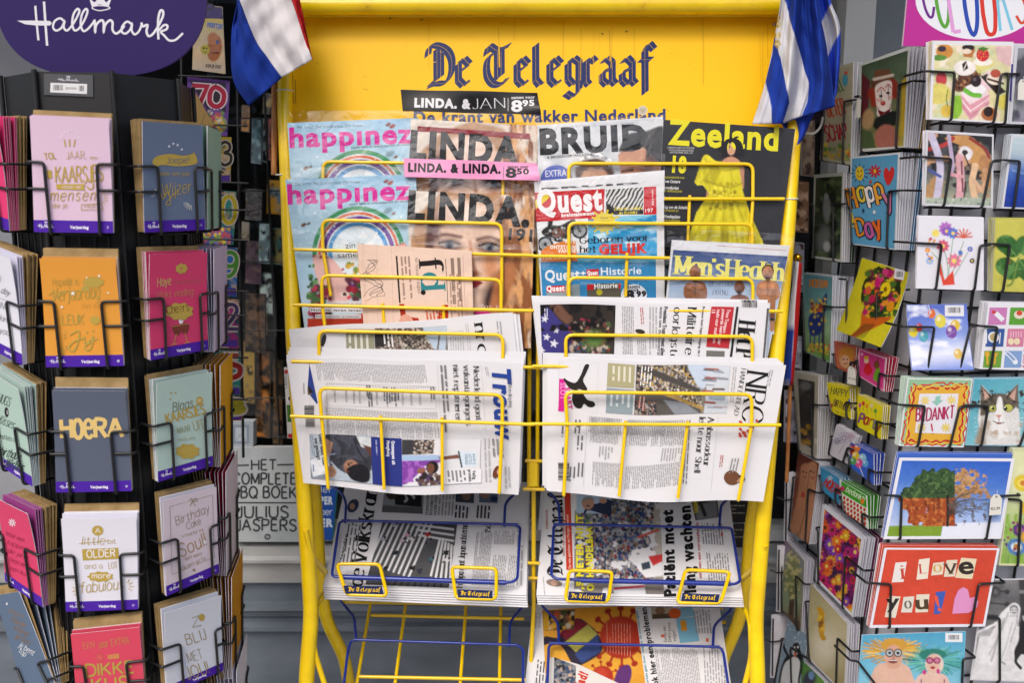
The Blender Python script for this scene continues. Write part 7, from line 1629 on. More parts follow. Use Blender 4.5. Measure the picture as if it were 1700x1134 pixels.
# sign
s = Sheet(RF.off(-.02), E1, [(606, -230), (1500, -230), (1500, 215), (564, 215)], 'b3308f', 'd0b8cc', .004, mat='card')
s.ell(915, -4, 292, 188, 'dfe2ea', n=48)
for ch, x0, x1, yb, col, w, h in (('C', 664, 716, 82, '6a2a84', .05, 250), ('O', 728, 792, 128, '5aa03c', .055, 300), ('L', 796, 836, 150, 'd49ad0', .06, 300), ('O', 864, 926, 165, '2d4ba8', .06, 320), ('U', 944, 1008, 164, 'cc3a30', .06, 320), ('R', 1016, 1078, 144, '7ac0dc', .045, 300), ('S', 1096, 1150, 108, 'd0503c', .05, 250)):
    s.text(ch, x0, yb, x1, yb - 6, h, col, 'hand', w)
s.build('header_sign', None, None, None, rk)

def pk2(q3, n, lv, rv, v1=.42, back=.05, foot=1.0, r=.0021):
    q3 = np.asarray(q3, float)
    def f(u, v, d=.004): return (q3[0] * (1 - u) + q3[1] * u) * (1 - v) + (q3[3] * (1 - u) + q3[2] * u) * v + n * d
    mb = MB()
    for (ut, ub), out in ((lv, -.1), (rv, 1.1)):
        mb.tube([f(out, v1 - .02, -back), f(out, v1 - .01, .002), f(ut, v1), f(ub, foot), f(ub, foot + .012, -back)], r, 6, .005)
    mb.tube([f(lv[1], foot + .012, -back * .5), f(rv[1], foot + .012, -back * .5)], r, 6)
    return mb.build('wire_pocket', 'kwire', rk)
RG = 'postcards in the right carousel'
WE = lambda c, gt=.0024, gb=.0012, rise=.001: ('env', None, c, gt, gb, rise)
def rcard(pl, v, q, paper, draw, label, desc=None, spec=(), lv=(.26, .24), rv=(.84, .82), v1=.42, out=0., mat='cello', bend=None, pocket_=True, foot=1.0, t=.0012, z=None):
    s = Sheet(pl.off(out), v, q, paper, 'd8d8e0', t, mat=mat, bend=bend)
    if z: s.z = z
    if draw: draw(s)
    s.build('postcard', label, 'postcard', RG)
    if spec: stack(s.q3, pl.n, s.ux, list(spec), desc, len(label))
    if pocket_: pk2(s.q3, pl.n, lv, rv, v1, foot=foot)
    return s
def inset(s, x0, y0, x1, y1):
    q = s.q; L = lambda u, w: (q[0] * (1 - u) + q[1] * u) * (1 - w) + (q[3] * (1 - u) + q[2] * u) * w
    return [L(x0, y0), L(x1, y0), L(x1, y1), L(x0, y1)]
def P_(s, n, m, fn, b=(.03, .03, .97, .97)): s.pic(inset(s, *b), n, m, fn)
CW = lambda c, col='dcdce6', word='white', gt=.0026, gb=.0014, rise=.001: ('card', (word, col, 'eeeef6'), c, gt, gb, rise)

# ---------------- front face, near column
def d(s):
    def fn(P):
        P.fill('d8d0a0'); P.blot('c8d0a4', 70, .55, 2, .2); P.blot('e8dcc8', 50, .6, 3, .1)
        P.poly([(900, 380), (970, 330), (1040, 380), (960, 430)], 'e4c8cc', 4); P.poly([(1000, 215), (1080, 215), (1080, 320), (1010, 280)], 'dcb8b8', 6)
        P.poly([(800, 400), (880, 330), (930, 350), (840, 430)], '6a4028', 6, 1, True); P.dots(80, ['3a2014', '8a5a34', '5a3420', 'a87a50'], 4, 8, (800, 335, 930, 430), 3)
        P.poly([(880, 290), (960, 262), (1000, 300), (920, 345)], 'd8d080', 4); P.e(940, 290, 46, 18, 'f0ece0'); P.e(940, 256, 30, 32, 'c02030'); P.dots(14, ['e0a040'], 2, 3, (920, 236, 960, 280), 4); P.poly([(915, 228), (940, 218), (970, 226), (945, 240)], '4a7a2a', 3)
        P.poly([(845, 232), (880, 210), (905, 232), (890, 270), (850, 265)], 'b8753a', 4); P.e(872, 222, 30, 14, '2a1a16'); P.e(865, 240, 22, 12, 'ecdcc8')
        P.e(855, 318, 52, 36, 'ece6e2'); P.poly([(842, 300), (862, 284), (872, 320), (848, 334)], '2a1c18', 3); P.ln([(850, 326), (866, 292)], 4, 'e8e0d8', 2)
        P.poly([(836, 440), (905, 395), (972, 440), (968, 500), (880, 565), (842, 510)], 'd89aa8', 3); P.poly([(836, 440), (905, 395), (972, 440), (880, 492)], 'e8d4d8', 3); P.ln([(842, 470), (882, 522), (970, 462)], 5, 'f0e0e0', 2); P.ln([(842, 492), (882, 546), (970, 482)], 5, 'b87888', 2)
        P.e(905, 420, 50, 26, 'f0eef0'); P.ln([(858, 424), (890, 444), (925, 448)], 22, '6ab43a', 4, 1, True); P.e(908, 380, 25, 28, '2c1c20'); P.e(902, 372, 8, 8, '6a5a60', 0, .8); P.ln([(915, 360), (938, 354)], 3, '2a1a10', 2)
        P.poly([(930, 360), (960, 345), (1050, 430), (1010, 450)], '2a2018', 5); P.e(1000, 370, 42, 28, 'e8dccc'); P.e(1000, 344, 24, 20, 'b0503c'); P.ln([(965, 370), (1035, 392)], 10, '4a2f20', 3)
        P.e(760, 240, 40, 34, 'c88a40'); P.e(748, 228, 20, 14, '3a2a3a'); P.e(735, 270, 36, 14, '5a8a34'); P.e(745, 370, 26, 34, 'c04048'); P.e(730, 440, 60, 50, 'd8cc70'); P.e(768, 520, 26, 30, 'd8b850'); P.ln([(776, 420), (768, 460), (774, 500)], 4, '4a6a20', 2); P.poly([(790, 470), (835, 450), (840, 530), (800, 560)], '8aba3a', 4, 1, True)
        P.e(970, 540, 52, 44, 'e0d0b8'); P.e(970, 535, 38, 32, 'a8643c'); P.e(966, 524, 22, 24, '2a1a18'); P.e(1040, 480, 30, 36, 'd8cc60'); P.noise(30, .16, 7)
    s.pic([(716, 207), (1078, 214), (1050, 572), (700, 552)], 110, 110, fn)
rcard(RF, E1, [(704, 190), (1086, 196), (1058, 580), (688, 560)], 'dcdde4', d, 'square card crowded with small cakes and a strawberry', 'the cake card', [CW(4, 'c8bc90', 'patterned'), WE(2)], lv=(.27, .26), rv=(.85, .80), v1=.40)
def d(s):
    def fn(P):
        P.grad(['3a3a3c', '58585a', 'a8b09a'], (830, 620), (830, 970)); P.blot('b08a60', 90, .5, 3, .12); P.blot('2a2a2e', 60, .58, 5, .1); P.blot('c89a78', 50, .62, 8, .08)
        P.poly([(760, 650), (880, 640), (960, 740), (900, 800), (860, 700)], 'c0905a', 6, 1, True); P.ln([(690, 700), (760, 680), (800, 650)], 20, 'a83a3a', 5, 1, True); P.ln([(880, 650), (950, 700), (970, 740)], 14, '8a3a34', 4, 1, True)
        P.ln([(700, 640), (740, 780), (720, 960)], 34, 'c6c0d8', 5, 1, True); P.ln([(780, 640), (800, 780), (790, 820)], 18, 'b8a8c4', 4); P.ln([(830, 740), (850, 700), (880, 716), (870, 740)], 26, 'dcd8dc', 4, 1, True); P.e(856, 716, 14, 12, '3a3438')
        P.ln([(830, 740), (836, 850), (826, 960)], 36, 'd8a4ac', 5, 1, True); P.ln([(840, 760), (846, 900)], 8, '6a4048', 3); P.ln([(790, 820), (840, 830)], 16, 'd8a0a8', 4); P.ln([(905, 780), (890, 860), (910, 960)], 30, 'e0bc98', 5, 1, True); P.ln([(900, 850), (940, 900), (950, 860)], 18, 'd8b090', 4, 1, True); P.ln([(850, 720), (880, 790)], 6, '2a2426', 3)
        P.e(945, 760, 24, 30, 'b08058'); P.ln([(690, 800), (740, 830)], 14, '4a5a9a', 4); P.poly([(670, 930), (985, 930), (985, 972), (668, 965)], 'a8b4a4', 6); P.dots(20, ['d8d8d8', '6a7a8a'], 3, 5, (675, 930, 980, 965), 6); P.noise(24, .2, 9)
    s.pic([(684, 624), (984, 642), (978, 968), (670, 956)], 90, 100, fn)
rcard(RF, E1, [(672, 614), (992, 634), (988, 978), (662, 966)], 'c9cbd2', d, 'square card with pale twisting painted figures, below the cake card', 'the twisting figures card', [WE(3)], lv=(.36, .27), rv=(.95, .82), v1=.36)
def d(s):
    def fn(P):
        P.fill('dfdfe8')
        for x, y, r, c in ((765, 1075 - 1077, 34, 'b06ac0'), (770, 10, 26, '8a5ab8'), (800, 20, 28, '5a78c8'), (752, 80, 32, 'd05a78'), (805, 150, 36, 'e07a9a'), (718, 20, 20, 'e8d86a'), (680, 100, 14, 'e08a4a'), (880, 95, 14, '4a6ac8'), (690, 150, 20, '9ab8e0'), (890, 150, 14, '4a4a40')):
            for k in range(9): a = k * 2 * math.pi / 9; P.e(x + r * .5 * math.cos(a), y + r * .5 * math.sin(a), r * .5, r * .26, c, a * 57, .4, .8)
            P.e(x, y, r * .3, r * .3, 'f0d070', 0, .5)
        for p in ([(770, 260), (775, 180), (760, 100)], [(780, 260), (800, 200), (850, 60)], [(760, 250), (740, 160), (700, 110)], [(785, 260), (830, 180), (870, 110)], [(775, 250), (790, 120), (800, 40)]): P.ln(p, 4, '6a9a6a', 3, .8, True)
        for k in range(7): a = R(-90 + (k - 3) * 28); P.ln([(850, 40), (850 + 40 * math.cos(a), 40 + 40 * math.sin(a))], 8, 'd0604a', 4, .8)
        for x, y in ((700, 60), (840, 120), (690, 130)): P.dots(6, ['c05a7a', '5a7ac0', 'e0a04a'], 4, 8, (x - 14, y - 14, x + 14, y + 14), x)
        P.poly([(742, 190), (760, 240), (800, 195), (808, 262), (752, 266), (730, 170)], 'd84a38', 5); P.ln([(735, 165), (745, 215)], 14, 'd84a38', 4)
    s.pic(inset(s, .02, .02, .98, .98), 90, 100, fn)
rcard(RF, E2, [(638, -62), (945, -54), (944, 290), (626, 280)], 'dfdfe8', d, 'white card with a watercolour bunch of flowers', 'the watercolour flowers card', [WE(2)], lv=(.34, .27), rv=(.92, .84), v1=.38)
def balloon(P, x, y, r, c, rot=0): P.e(x, y, r, r * 1.22, c, rot, .12); P.e(x - r * .3, y - r * .4, r * .35, r * .4, 'f4f4f4', rot, .9, .5)
def d(s):
    def fn(P):
        P.grad(['5a6cc0', '6a80d0', '8aa0e0', 'dfe4f4', '7a8fd4'], (700, 355), (730, 665)); P.blot('e8ecf8', 90, .62, 4, .2, sy=2)
        for x, y, r, c in ((705, 400, 18, 'd8703a'), (746, 435, 26, 'd8cc50'), (616, 484, 22, 'd8c838'), (645, 465, 16, 'c83a3a'), (664, 505, 22, '4aa0b0'), (815, 455, 22, 'd8b840'), (796, 485, 26, '7a4aa0'), (820, 588, 20, 'd8b860')): balloon(P, x, y, r, c)
        for a in ((646, 505), (664, 530), (796, 510), (815, 480)): P.ln([(705, 545), a], 1.5, 'd8dcec', 1, .7)
    s.pic(inset(s, .01, .01, .99, .99), 80, 80, fn); s.rect(768, 360, 858, 412, 'dfe0e6'); s.barcode(782, 370, 842, 396); s.line([(660, 400), (680, 416), (698, 395), (690, 358)], 5, 'b8c0e0', True)
rcard(RF, E2, [(588, 358), (872, 354), (888, 662), (596, 664)], '6a80d0', d, 'single blue card of balloons in the sky with a barcode', None, (), lv=(.40, .26), rv=(.99, .78), v1=.34, bend=lambda a, b2: .010 * (1 - b2) ** 2 - .004, z=.0003)
def d(s):
    s.quad(inset(s, .02, .02, .98, .98), '8fb894'); q = [(612, 742), (868, 738), (838, 1008), (570, 1008)]
    s.quad(q, 'd8a838'); rng = random.Random(3)
    for (x0, y0), (x1, y1) in zip(q, q[1:] + q[:1]):
        n_ = 16
        for off, col, w in ((-8, 'b82a2a', 9), (8, 'c83a30', 7), (0, 'd8c040', 6)):
            nx, ny = (y1 - y0), -(x1 - x0); l = math.hypot(nx, ny); s.line([(x0 + (x1 - x0) * k / n_ + nx / l * (off + rng.uniform(-8, 8)), y0 + (y1 - y0) * k / n_ + ny / l * (off + rng.uniform(-8, 8))) for k in range(n_ + 1)], w, col, True)
    s.quad([(642, 776), (826, 776), (806, 966), (620, 960)], 'dcdce4')
    for x, y in ((668, 808), (792, 806), (650, 935), (765, 935)): rays_(s, (x, y), 3, 22, 0, 315, 8, 6, 'e0c850')
    s.poly([(716, 790), (742, 784), (736, 806), (752, 806), (722, 832), (700, 812), (714, 810)], '8ac0b0'); s.text('BEDANKT', 622, 906, 802, 892, 58, 'a82a5a', 'hand', .12, sh=.15, wob=3); s.text('!', 690, 968, 704, 966, 50, 'b82a4a', 'hand', .14)
rcard(RF, E2, [(586, 702), (894, 706), (850, 1030), (545, 1022)], 'd4d8dc', d, 'green card with a red and yellow frame reading BEDANKT', 'the BEDANKT card', [CW(6, 'a8c8b0', 'green', .003, .002)], lv=(.30, .27), rv=(.83, .76), v1=.40)
def d(s):
    def fn(P):
        P.grad(['2f5fc0', '4a78cc', '88a8e0', 'b8c8ea'], (900, 70), (880, 400)); P.noise(200, .05, 2)
        P.poly([(600, 440), (612, 385), (880, 378), (870, 440)], '7a9a30', 4); P.noise(24, .2, 4) if 0 else None
        P.poly([(868, 440), (880, 372), (1160, 366), (1150, 440)], 'dfe4f0', 4)
        rx, ry = (P.X - 905) / 225, (P.Y - 262) / 165; rr = np.hypot(rx, ry * (1 + .15 * (ry > 0))) + .5 * (P.vnoise(46, 12) - .5); inn = (rr < .98) & (P.Y < 385)
        lf, up_ = P.X < 936, P.Y < 252
        for m_q, base, lo, hi, thr in ((lf & up_, '34502c', '1f3320', '5f8048', .12), (lf & ~up_, 'a04a20', '6a3018', 'd08040', .14), (~lf & up_, 'b48a5c', '8a6038', 'd0a878', .42), (~lf & ~up_, '6a7080', '4a4a50', '8a8a90', .66)):
            mk = (inn & m_q) * 1.0; P.blot(base, 20, thr, 3, .1, mask=mk); P.blot(lo, 15, .58, 5, .12, mask=mk * (P.vnoise(20, 3) > thr), a=.8); P.blot(hi, 13, .62, 8, .1, mask=mk * (P.vnoise(20, 3) > thr), a=.7)
        P.ln([(900, 382), (903, 320), (900, 240)], 13, '2a2420', 4, 1, True); rng = random.Random(2)
        for k in range(70):
            a = rng.uniform(-.35, 1.2) if k % 3 else rng.uniform(-1.3, -.2); l = rng.uniform(60, 205); P.ln([(903, 330 - 40 * (k % 2)), (903 + l * .5 * math.cos(a), 290 + l * .30 * math.sin(a) - 12), (905 + l * math.cos(a), 280 + l * .46 * math.sin(a) - rng.uniform(0, 20))], rng.uniform(1.4, 2.6), ('3a3430', '5f5650')[k % 2], 2, .75, True)
        for k in range(0): a = rng.uniform(-2.7, -.4); l = rng.uniform(60, 140); P.ln([(900, 340), (900 + l * .5 * math.cos(a), 330 + l * .45 * math.sin(a)), (900 + l * math.cos(a), 320 + l * math.sin(a) * .8)], 2.5, '3a3430', 2, .7, True)
    s.pic([(684, 72), (1204, 76), (1142, 432), (612, 434)], 150, 110, fn)
rcard(RF, E3, [(672, 58), (1222, 62), (1156, 446), (594, 448)], 'dfe1ea', d, 'wide card of a tree shown in four seasons', 'the four seasons tree card', [CW(2, '3f66bc', 'blue', .005, .003, .008), WE(1)], lv=(.07, .13), rv=(.86, .86), v1=.46, out=.012)
def d(s):
    P_(s, 40, 30, lambda P: (P.fill('cc4630'), P.noise(120, .08, 3)), (.022, .02, .978, .965))
    for q, ch, bg, ink, f, x0, x1, yb, h in (
      ([(652, 560), (706, 556), (690, 652), (634, 655)], 'i', 'e2ddd8', 'c04030', 'serif', 658, 688, 640, 66), ([(764, 545), (816, 538), (806, 636), (752, 642)], 'L', 'e4dccc', 'c0403a', 'serif', 768, 802, 612, 44),
      ([(832, 562), (884, 556), (878, 616), (822, 622)], 'o', 'dcd4c0', 'c8a050', 'serif', 836, 870, 606, 48), ([(896, 548), (948, 546), (936, 626), (882, 628)], 'v', 'd8d0bc', '4a3a2a', 'serif', 890, 940, 614, 66),
      ([(966, 536), (1040, 542), (1018, 638), (936, 632)], 'e', 'dcd0b0', '2a2420', 'sans', 958, 1022, 614, 82), ([(622, 718), (676, 722), (652, 824), (600, 820)], 'y', 'e0d8c8', '2a2624', 'sans', 612, 668, 775, 60),
      ([(690, 724), (742, 720), (730, 798), (678, 798)], 'o', 'd8d4c8', '6a6460', 'serif', 698, 726, 780, 50), ([(752, 712), (814, 710), (806, 796), (746, 798)], 'u', 'dcd4c0', '4a3a24', 'sans', 752, 806, 782, 64), ([(844, 700), (892, 696), (866, 804), (834, 806)], '!', '3a5ab0', 'e0593c', 'sans', 857, 868, 790, 72)):
        s.quad(q, bg); s.text(ch, x0, yb, x1, yb - 3, h, ink, f, .2 if f == 'serif' else .05)
    s.poly([(922, 804), (934, 730), (952, 690), (976, 676), (998, 690), (1006, 730), (1030, 722), (1048, 744), (1040, 775), (1000, 800)], 'd890c0', False)
rcard(RF, E3, [(600, 490), (1150, 492), (1080, 866), (528, 872)], 'dde0ea', d, 'wide red card with cut-out letters reading i Love you!', 'the red cut-out letter card', [CW(3, 'c8452f', 'red', .0046, .003, .003), WE(1)], lv=(.10, .16), rv=(.86, .86), v1=.44, out=.015)
def d(s):
    def fn(P):
        P.grad(['4a9cc0', '6ab4d0', '88c4d8'], (700, 890), (700, 1180)); rng = random.Random(4)
        def hat(cx, cy, rx, ry, cols, seed):
            rng = random.Random(seed)
            for k in range(150): a = rng.uniform(0, 6.28); r0, r1 = rng.uniform(.2, .7), rng.uniform(.8, 1.3); P.ln([(cx + rx * r0 * math.cos(a), cy + ry * r0 * math.sin(a)), (cx + rx * r1 * math.cos(a + .12), cy + ry * r1 * math.sin(a + .12))], rng.uniform(2, 5), rng.choice(cols), 2, .9)
        hat(640, 985, 140, 55, ['d8a83a', 'b8842a', 'e8c468', 'c89a40', 'a8742a'], 1); P.e(645, 955, 62, 34, 'c8963a'); hat(840, 1030, 120, 62, ['2a8a80', '4aa89a', '1f6a64', '7ac0b0', '3a9a7a'], 2); P.e(830, 1000, 66, 28, '2a7a6c')
        P.poly([(540, 1190), (545, 1080), (590, 1040), (690, 1045), (730, 1090), (736, 1190)], 'd8b09c', 5, 1, True); P.e(642, 1012, 42, 58, 'd0a08a'); P.e(624, 992, 20, 20, '1e1e22'); P.e(664, 992, 20, 20, '1e1e22'); P.e(624, 992, 15, 15, 'b8bcc0', 0, .3); P.e(664, 992, 15, 15, 'b8bcc0', 0, .3); P.e(624, 992, 7, 7, '222'); P.e(664, 992, 7, 7, '222'); P.e(640, 1032, 22, 10, '7a3a34'); P.ln([(624, 1028), (658, 1028)], 4, 'eee', 2); P.e(644, 1012, 7, 10, 'b88470')
        P.poly([(740, 1190), (755, 1110), (800, 1085), (870, 1090), (905, 1120), (910, 1190)], 'dcb8aa', 5, 1, True); P.e(838, 1046, 44, 50, 'd8cac0'); P.e(833, 1046, 32, 46, 'dab2a0'); P.e(816, 1028, 18, 16, '8a2a5a'); P.e(850, 1028, 18, 16, '8a2a5a'); P.e(816, 1028, 11, 10, 'c87a9a'); P.e(850, 1028, 11, 10, 'c87a9a'); P.e(830, 1062, 12, 6, 'a83040'); P.e(790, 1084, 9, 12, 'c03a80'); P.e(856, 1080, 9, 12, 'c03a80'); P.ln([(775, 1120), (770, 1190)], 5, '5a2a5a', 2); P.ln([(885, 1120), (885, 1190)], 5, '5a2a5a', 2)
    s.pic(inset(s, .01, .01, .99, .99), 130, 80, fn); s.rect(890, 896, 972, 940, 'dfe3e8'); s.barcode(904, 906, 956, 928)
rcard(RF, E3, [(492, 906), (988, 888), (976, 1190), (468, 1190)], '6ab4d0', d, 'single blue card with two sunbathers in frayed straw hats', None, (), lv=(-.03, .24), rv=(.97, .97), v1=.42, out=.016, mat='cello')

# ---------------- front face, far column at the picture's right edge
def d(s): P_(s, 40, 50, lambda P: (P.grad(['8a8c94', '5c5e68', '9a9ca4', '6a5a80'], (1090, 220), (1250, 590)), P.blot('4a4a55', 60, .55, 3, .2)), (.05, .05, .95, .97)); s.poly([(1064, 470), (1074, 300), (1084, 300), (1074, 480)], '3a3a7a')
rcard(RF, E1, [(1092, 205), (1400, 212), (1370, 590), (1060, 582)], 'c2c4cc', d, 'silvery grey sleeved card at the right edge beside the cakes', 'the silvery grey card', [WE(2)], lv=(-.08, -.07), rv=(.85, .82), v1=.38)
def d(s): P_(s, 50, 60, lambda P: (P.grad(['b8c8d0', 'a8bcc8', '4a6cb8', '22409c', '1c3690'], (1180, 640), (1160, 985)), P.ln([(1080, 800), (1134, 815), (1200, 800)], 6, '8ab0d0', 5, .8, True), P.ln([(1095, 812), (1134, 828), (1180, 812)], 4, '2a4a8a', 4, .8, True), P.noise(30, .1, 3, .4, 2)), (.03, .04, .97, .98))
rcard(RF, E1, [(1076, 630), (1390, 640), (1360, 990), (1028, 980)], 'c8ced6', d, 'blue card of rippling water under the silvery card', 'the blue water card', [CW(4, 'b0bcc8', 'pale blue', .0034, .0026), WE(1)], lv=(.15, .15), rv=(.9, .86), v1=.36)
def d(s):
    def fn(P):
        P.fill('c4c05a'); P.noise(140, .12, 2)
        for x, y, r in ((1065, 85, 66), (1062, 190, 66), (1160, 90, 70), (1150, 200, 70)):
            P.e(x - 12, y - 12, r * .78, r * .66, '3a6a34', 20, .15); P.e(x + 14, y + 10, r * .7, r * .6, '346430', -10, .15); P.ln([(1108, 140), (x, y)], 4, '7aa060', 4, .7); P.ln([(1108, 140), (2 * x - 1108, 2 * y - 140)], 3, '7aa060', 4, .5)
        P.blot('5a8a4a', 30, .6, 4, .1, mask=(P.C[..., 0] < .12) * 1.0); P.blot('7a5a34', 26, .72, 5, .06, mask=(P.C[..., 0] < .2) * 1.0); P.ln([(1108, 140), (1080, 250), (1056, 268)], 9, '6a8a40', 3, 1, True)
    P_(s, 80, 90, fn, (.02, .02, .98, .98))
rcard(RF, E2, [(998, -52), (1300, -50), (1290, 302), (984, 294)], 'b8b45a', d, 'yellow green card with a four-leaf clover', 'the clover card', [CW(4, 'b4b460', 'olive', .0034, .0026), CW(1)], lv=(.22, .14), rv=(.9, .86), v1=.36)
def d(s):
    for i, (x0, x1) in enumerate(((972, 1056), (1070, 1150), (1164, 1240))):
        for j, (y0, y1) in enumerate(((370, 452), (470, 555), (574, 654))): s.quad([(x0 - 12 * j, y0), (x1 - 12 * j, y0), (x1 - 12 * (j + 1) + 4, y1), (x0 - 12 * (j + 1) + 4, y1)], ('c07ab0', '5a9a38', 'd89a3a', '3a5a9a', 'c87a98', '6a9a40', '6a9a3c', '7a9ac8', 'c05a5a')[i + 3 * j])
    s.line([(985, 388), (1010, 402)], 14, 'c83a30'); s.line([(1000, 396), (1036, 430)], 22, 'dfe4ea'); s.ell(1112, 404, 26, 20, 'd8d0c0').ell(1112, 396, 14, 12, 'c84a34')
    s.ell(990, 510, 26, 26, 'dfe0e4').ell(990, 510, 18, 18, 'b8a878').line([(958, 490), (956, 540)], 5, 'ddd').line([(1022, 488), (1018, 540)], 5, 'ddd')
    for k in range(5): s.line([(1072 + 12 * k, 482), (1072 + 12 * k, 510)], 4, 'e8c0d0')
    s.ell(1072, 530, 14, 16, 'e0d0b0').ell(1100, 530, 14, 16, 'e0d0b0'); s.line([(960, 590), (962, 640)], 9, 'd8a83a'); s.ell(960, 590, 11, 14, 'd8a83a'); s.line([(1000, 582), (994, 640)], 8, 'd8a83a'); s.line([(990, 586), (1000, 600), (1012, 584)], 5, 'd8a83a')
    s.line([(1050, 590), (1090, 630), (1100, 620), (1060, 580), (1046, 586), (1050, 596)], 5, 'dfe4ee', True); s.ell(1092, 628, 12, 10, 'dfe4ee'); s.text('baby', 1134, 560, 1124, 655, 26, 'c05a90', 'hand', .1)
rcard(RF, E2, [(966, 346), (1260, 350), (1232, 668), (922, 660)], 'dcdde4', d, 'white card with nine coloured squares of baby things', 'the baby squares card', [CW(6, 'd4d6de', 'white', .0034, .0024)], lv=(.17, .15), rv=(.9, .86), v1=.36)
def d(s):
    def fn(P):
        P.grad(['4a9cb0', '6ab0c0', '88c0cc'], (900, 700), (1100, 1020)); P.poly([(935, 735), (960, 760), (990, 790), (1050, 780), (1085, 750), (1104, 730), (1106, 800), (1112, 880), (1120, 1020), (920, 1020), (930, 960), (916, 900), (925, 820)], 'd4d4d2', 5, 1)
        P.poly([(930, 732), (985, 790), (960, 830), (928, 850)], '6a6258', 5); P.poly([(1106, 728), (1050, 785), (1085, 830), (1110, 850)], '6a6258', 5); P.poly([(940, 752), (972, 790), (950, 812)], 'c09a8c', 4); P.poly([(1098, 748), (1062, 790), (1090, 810)], 'c09a8c', 4)
        P.poly([(975, 790), (1010, 775), (1060, 785), (1095, 840), (1050, 850), (1015, 820), (980, 860), (930, 880), (940, 820)], '5f574c', 8, 1, True); P.blot('3a342c', 16, .58, 3, .1, mask=(P.Y < 860) * (P.Y > 760) * (P.C[..., 0] < .35) * 1.0); P.poly([(1010, 800), (1030, 800), (1042, 900), (1060, 960), (1020, 990), (980, 950), (1000, 880)], 'e2e2e0', 8, 1, True)
        P.e(985, 846, 20, 18, '3a3a30'); P.e(985, 846, 17, 15, 'b0b050'); P.e(988, 846, 7, 8, '14140f'); P.e(1060, 843, 24, 20, '3a3a30'); P.e(1060, 843, 20, 17, 'b8b858'); P.e(1048, 846, 8, 9, '14140f'); P.e(982, 842, 3, 3, 'fff'); P.e(1044, 840, 3, 3, 'fff')
        P.poly([(1000, 876), (1030, 876), (1016, 894)], 'c88a84', 3); P.ln([(1016, 894), (1016, 908)], 3, '6a4a44', 2); P.ln([(990, 906), (1014, 916), (1040, 912)], 4, '4a2f2c', 2, 1, True); P.e(1016, 916, 12, 5, '8a4a48')
        for k in range(4): P.ln([(985, 900 + 8 * k), (900, 890 + 22 * k)], 1.5, 'f0f0f0', 1, .7); P.ln([(1045, 900 + 8 * k), (1130, 890 + 18 * k)], 1.5, 'f0f0f0', 1, .7)
        P.blot('b8a898', 40, .62, 5, .15, mask=(P.Y > 900) * 1.0); P.poly([(905, 980), (940, 880), (960, 1020), (900, 1020)], '9a8a78', 10, .6); P.noise(9, .1, 7)
    P_(s, 110, 110, fn, (.01, .01, .985, .985))
rcard(RF, E2, [(898, 706), (1200, 702), (1166, 1024), (858, 1020)], '88b4c4', d, 'card of a surprised white and tabby cat on blue', 'the surprised cat card', [CW(2, '7ab0c4', 'blue', .004, .003)], lv=(.25, .22), rv=(.96, .8), v1=.40)
def d(s):
    def fn(P):
        P.grad(['d4d8a8', 'd8dcb0', 'a8c078', '7aa048'], (1250, 20), (1200, 580)); P.blot('8ab04a', 40, .55, 3, .15, sx=3, sy=.5, mask=(P.Y > 330) * 1.0)
        for x, y, r, c, c2 in ((1260, 180, 44, 'd8c030', 'e8d860'), (1300, 300, 50, 'd8b828', 'e8d050'), (1245, 405, 34, '5a2a7a', '8a4a9a'), (1230, 485, 44, '4a78c0', 'e0e8f0'), (1290, 440, 40, 'd8a030', 'e8c050')): P.e(x, y, r, r * .9, c, 20, .2); P.e(x, y, r * .6, r * .5, c2, 10, .3); P.e(x, y, r * .3, r * .3, 'c87a30', 0, .3)
        for x in range(1170, 1330, 18): P.ln([(x, 570), (x + 14, 460), (x + 8, 380)], 3, '5a8a34', 2, .7, True)
        P.dots(10, ['8a2a5a', '5a3a7a'], 5, 8, (1170, 350, 1250, 560), 6); P.noise(40, .08, 8)
    P_(s, 60, 90, fn, (.02, .02, .98, .98))
rcard(RF, E3, [(1214, 15), (1510, 12), (1460, 580), (1146, 574)], 'c8cca0', d, 'tall card of loose painted meadow flowers at the right edge', 'the meadow flowers card', [CW(3, 'c0c8a0', 'pale green', .004, .003)], lv=(.2, .26), rv=(.95, .95), v1=.43, out=.006)
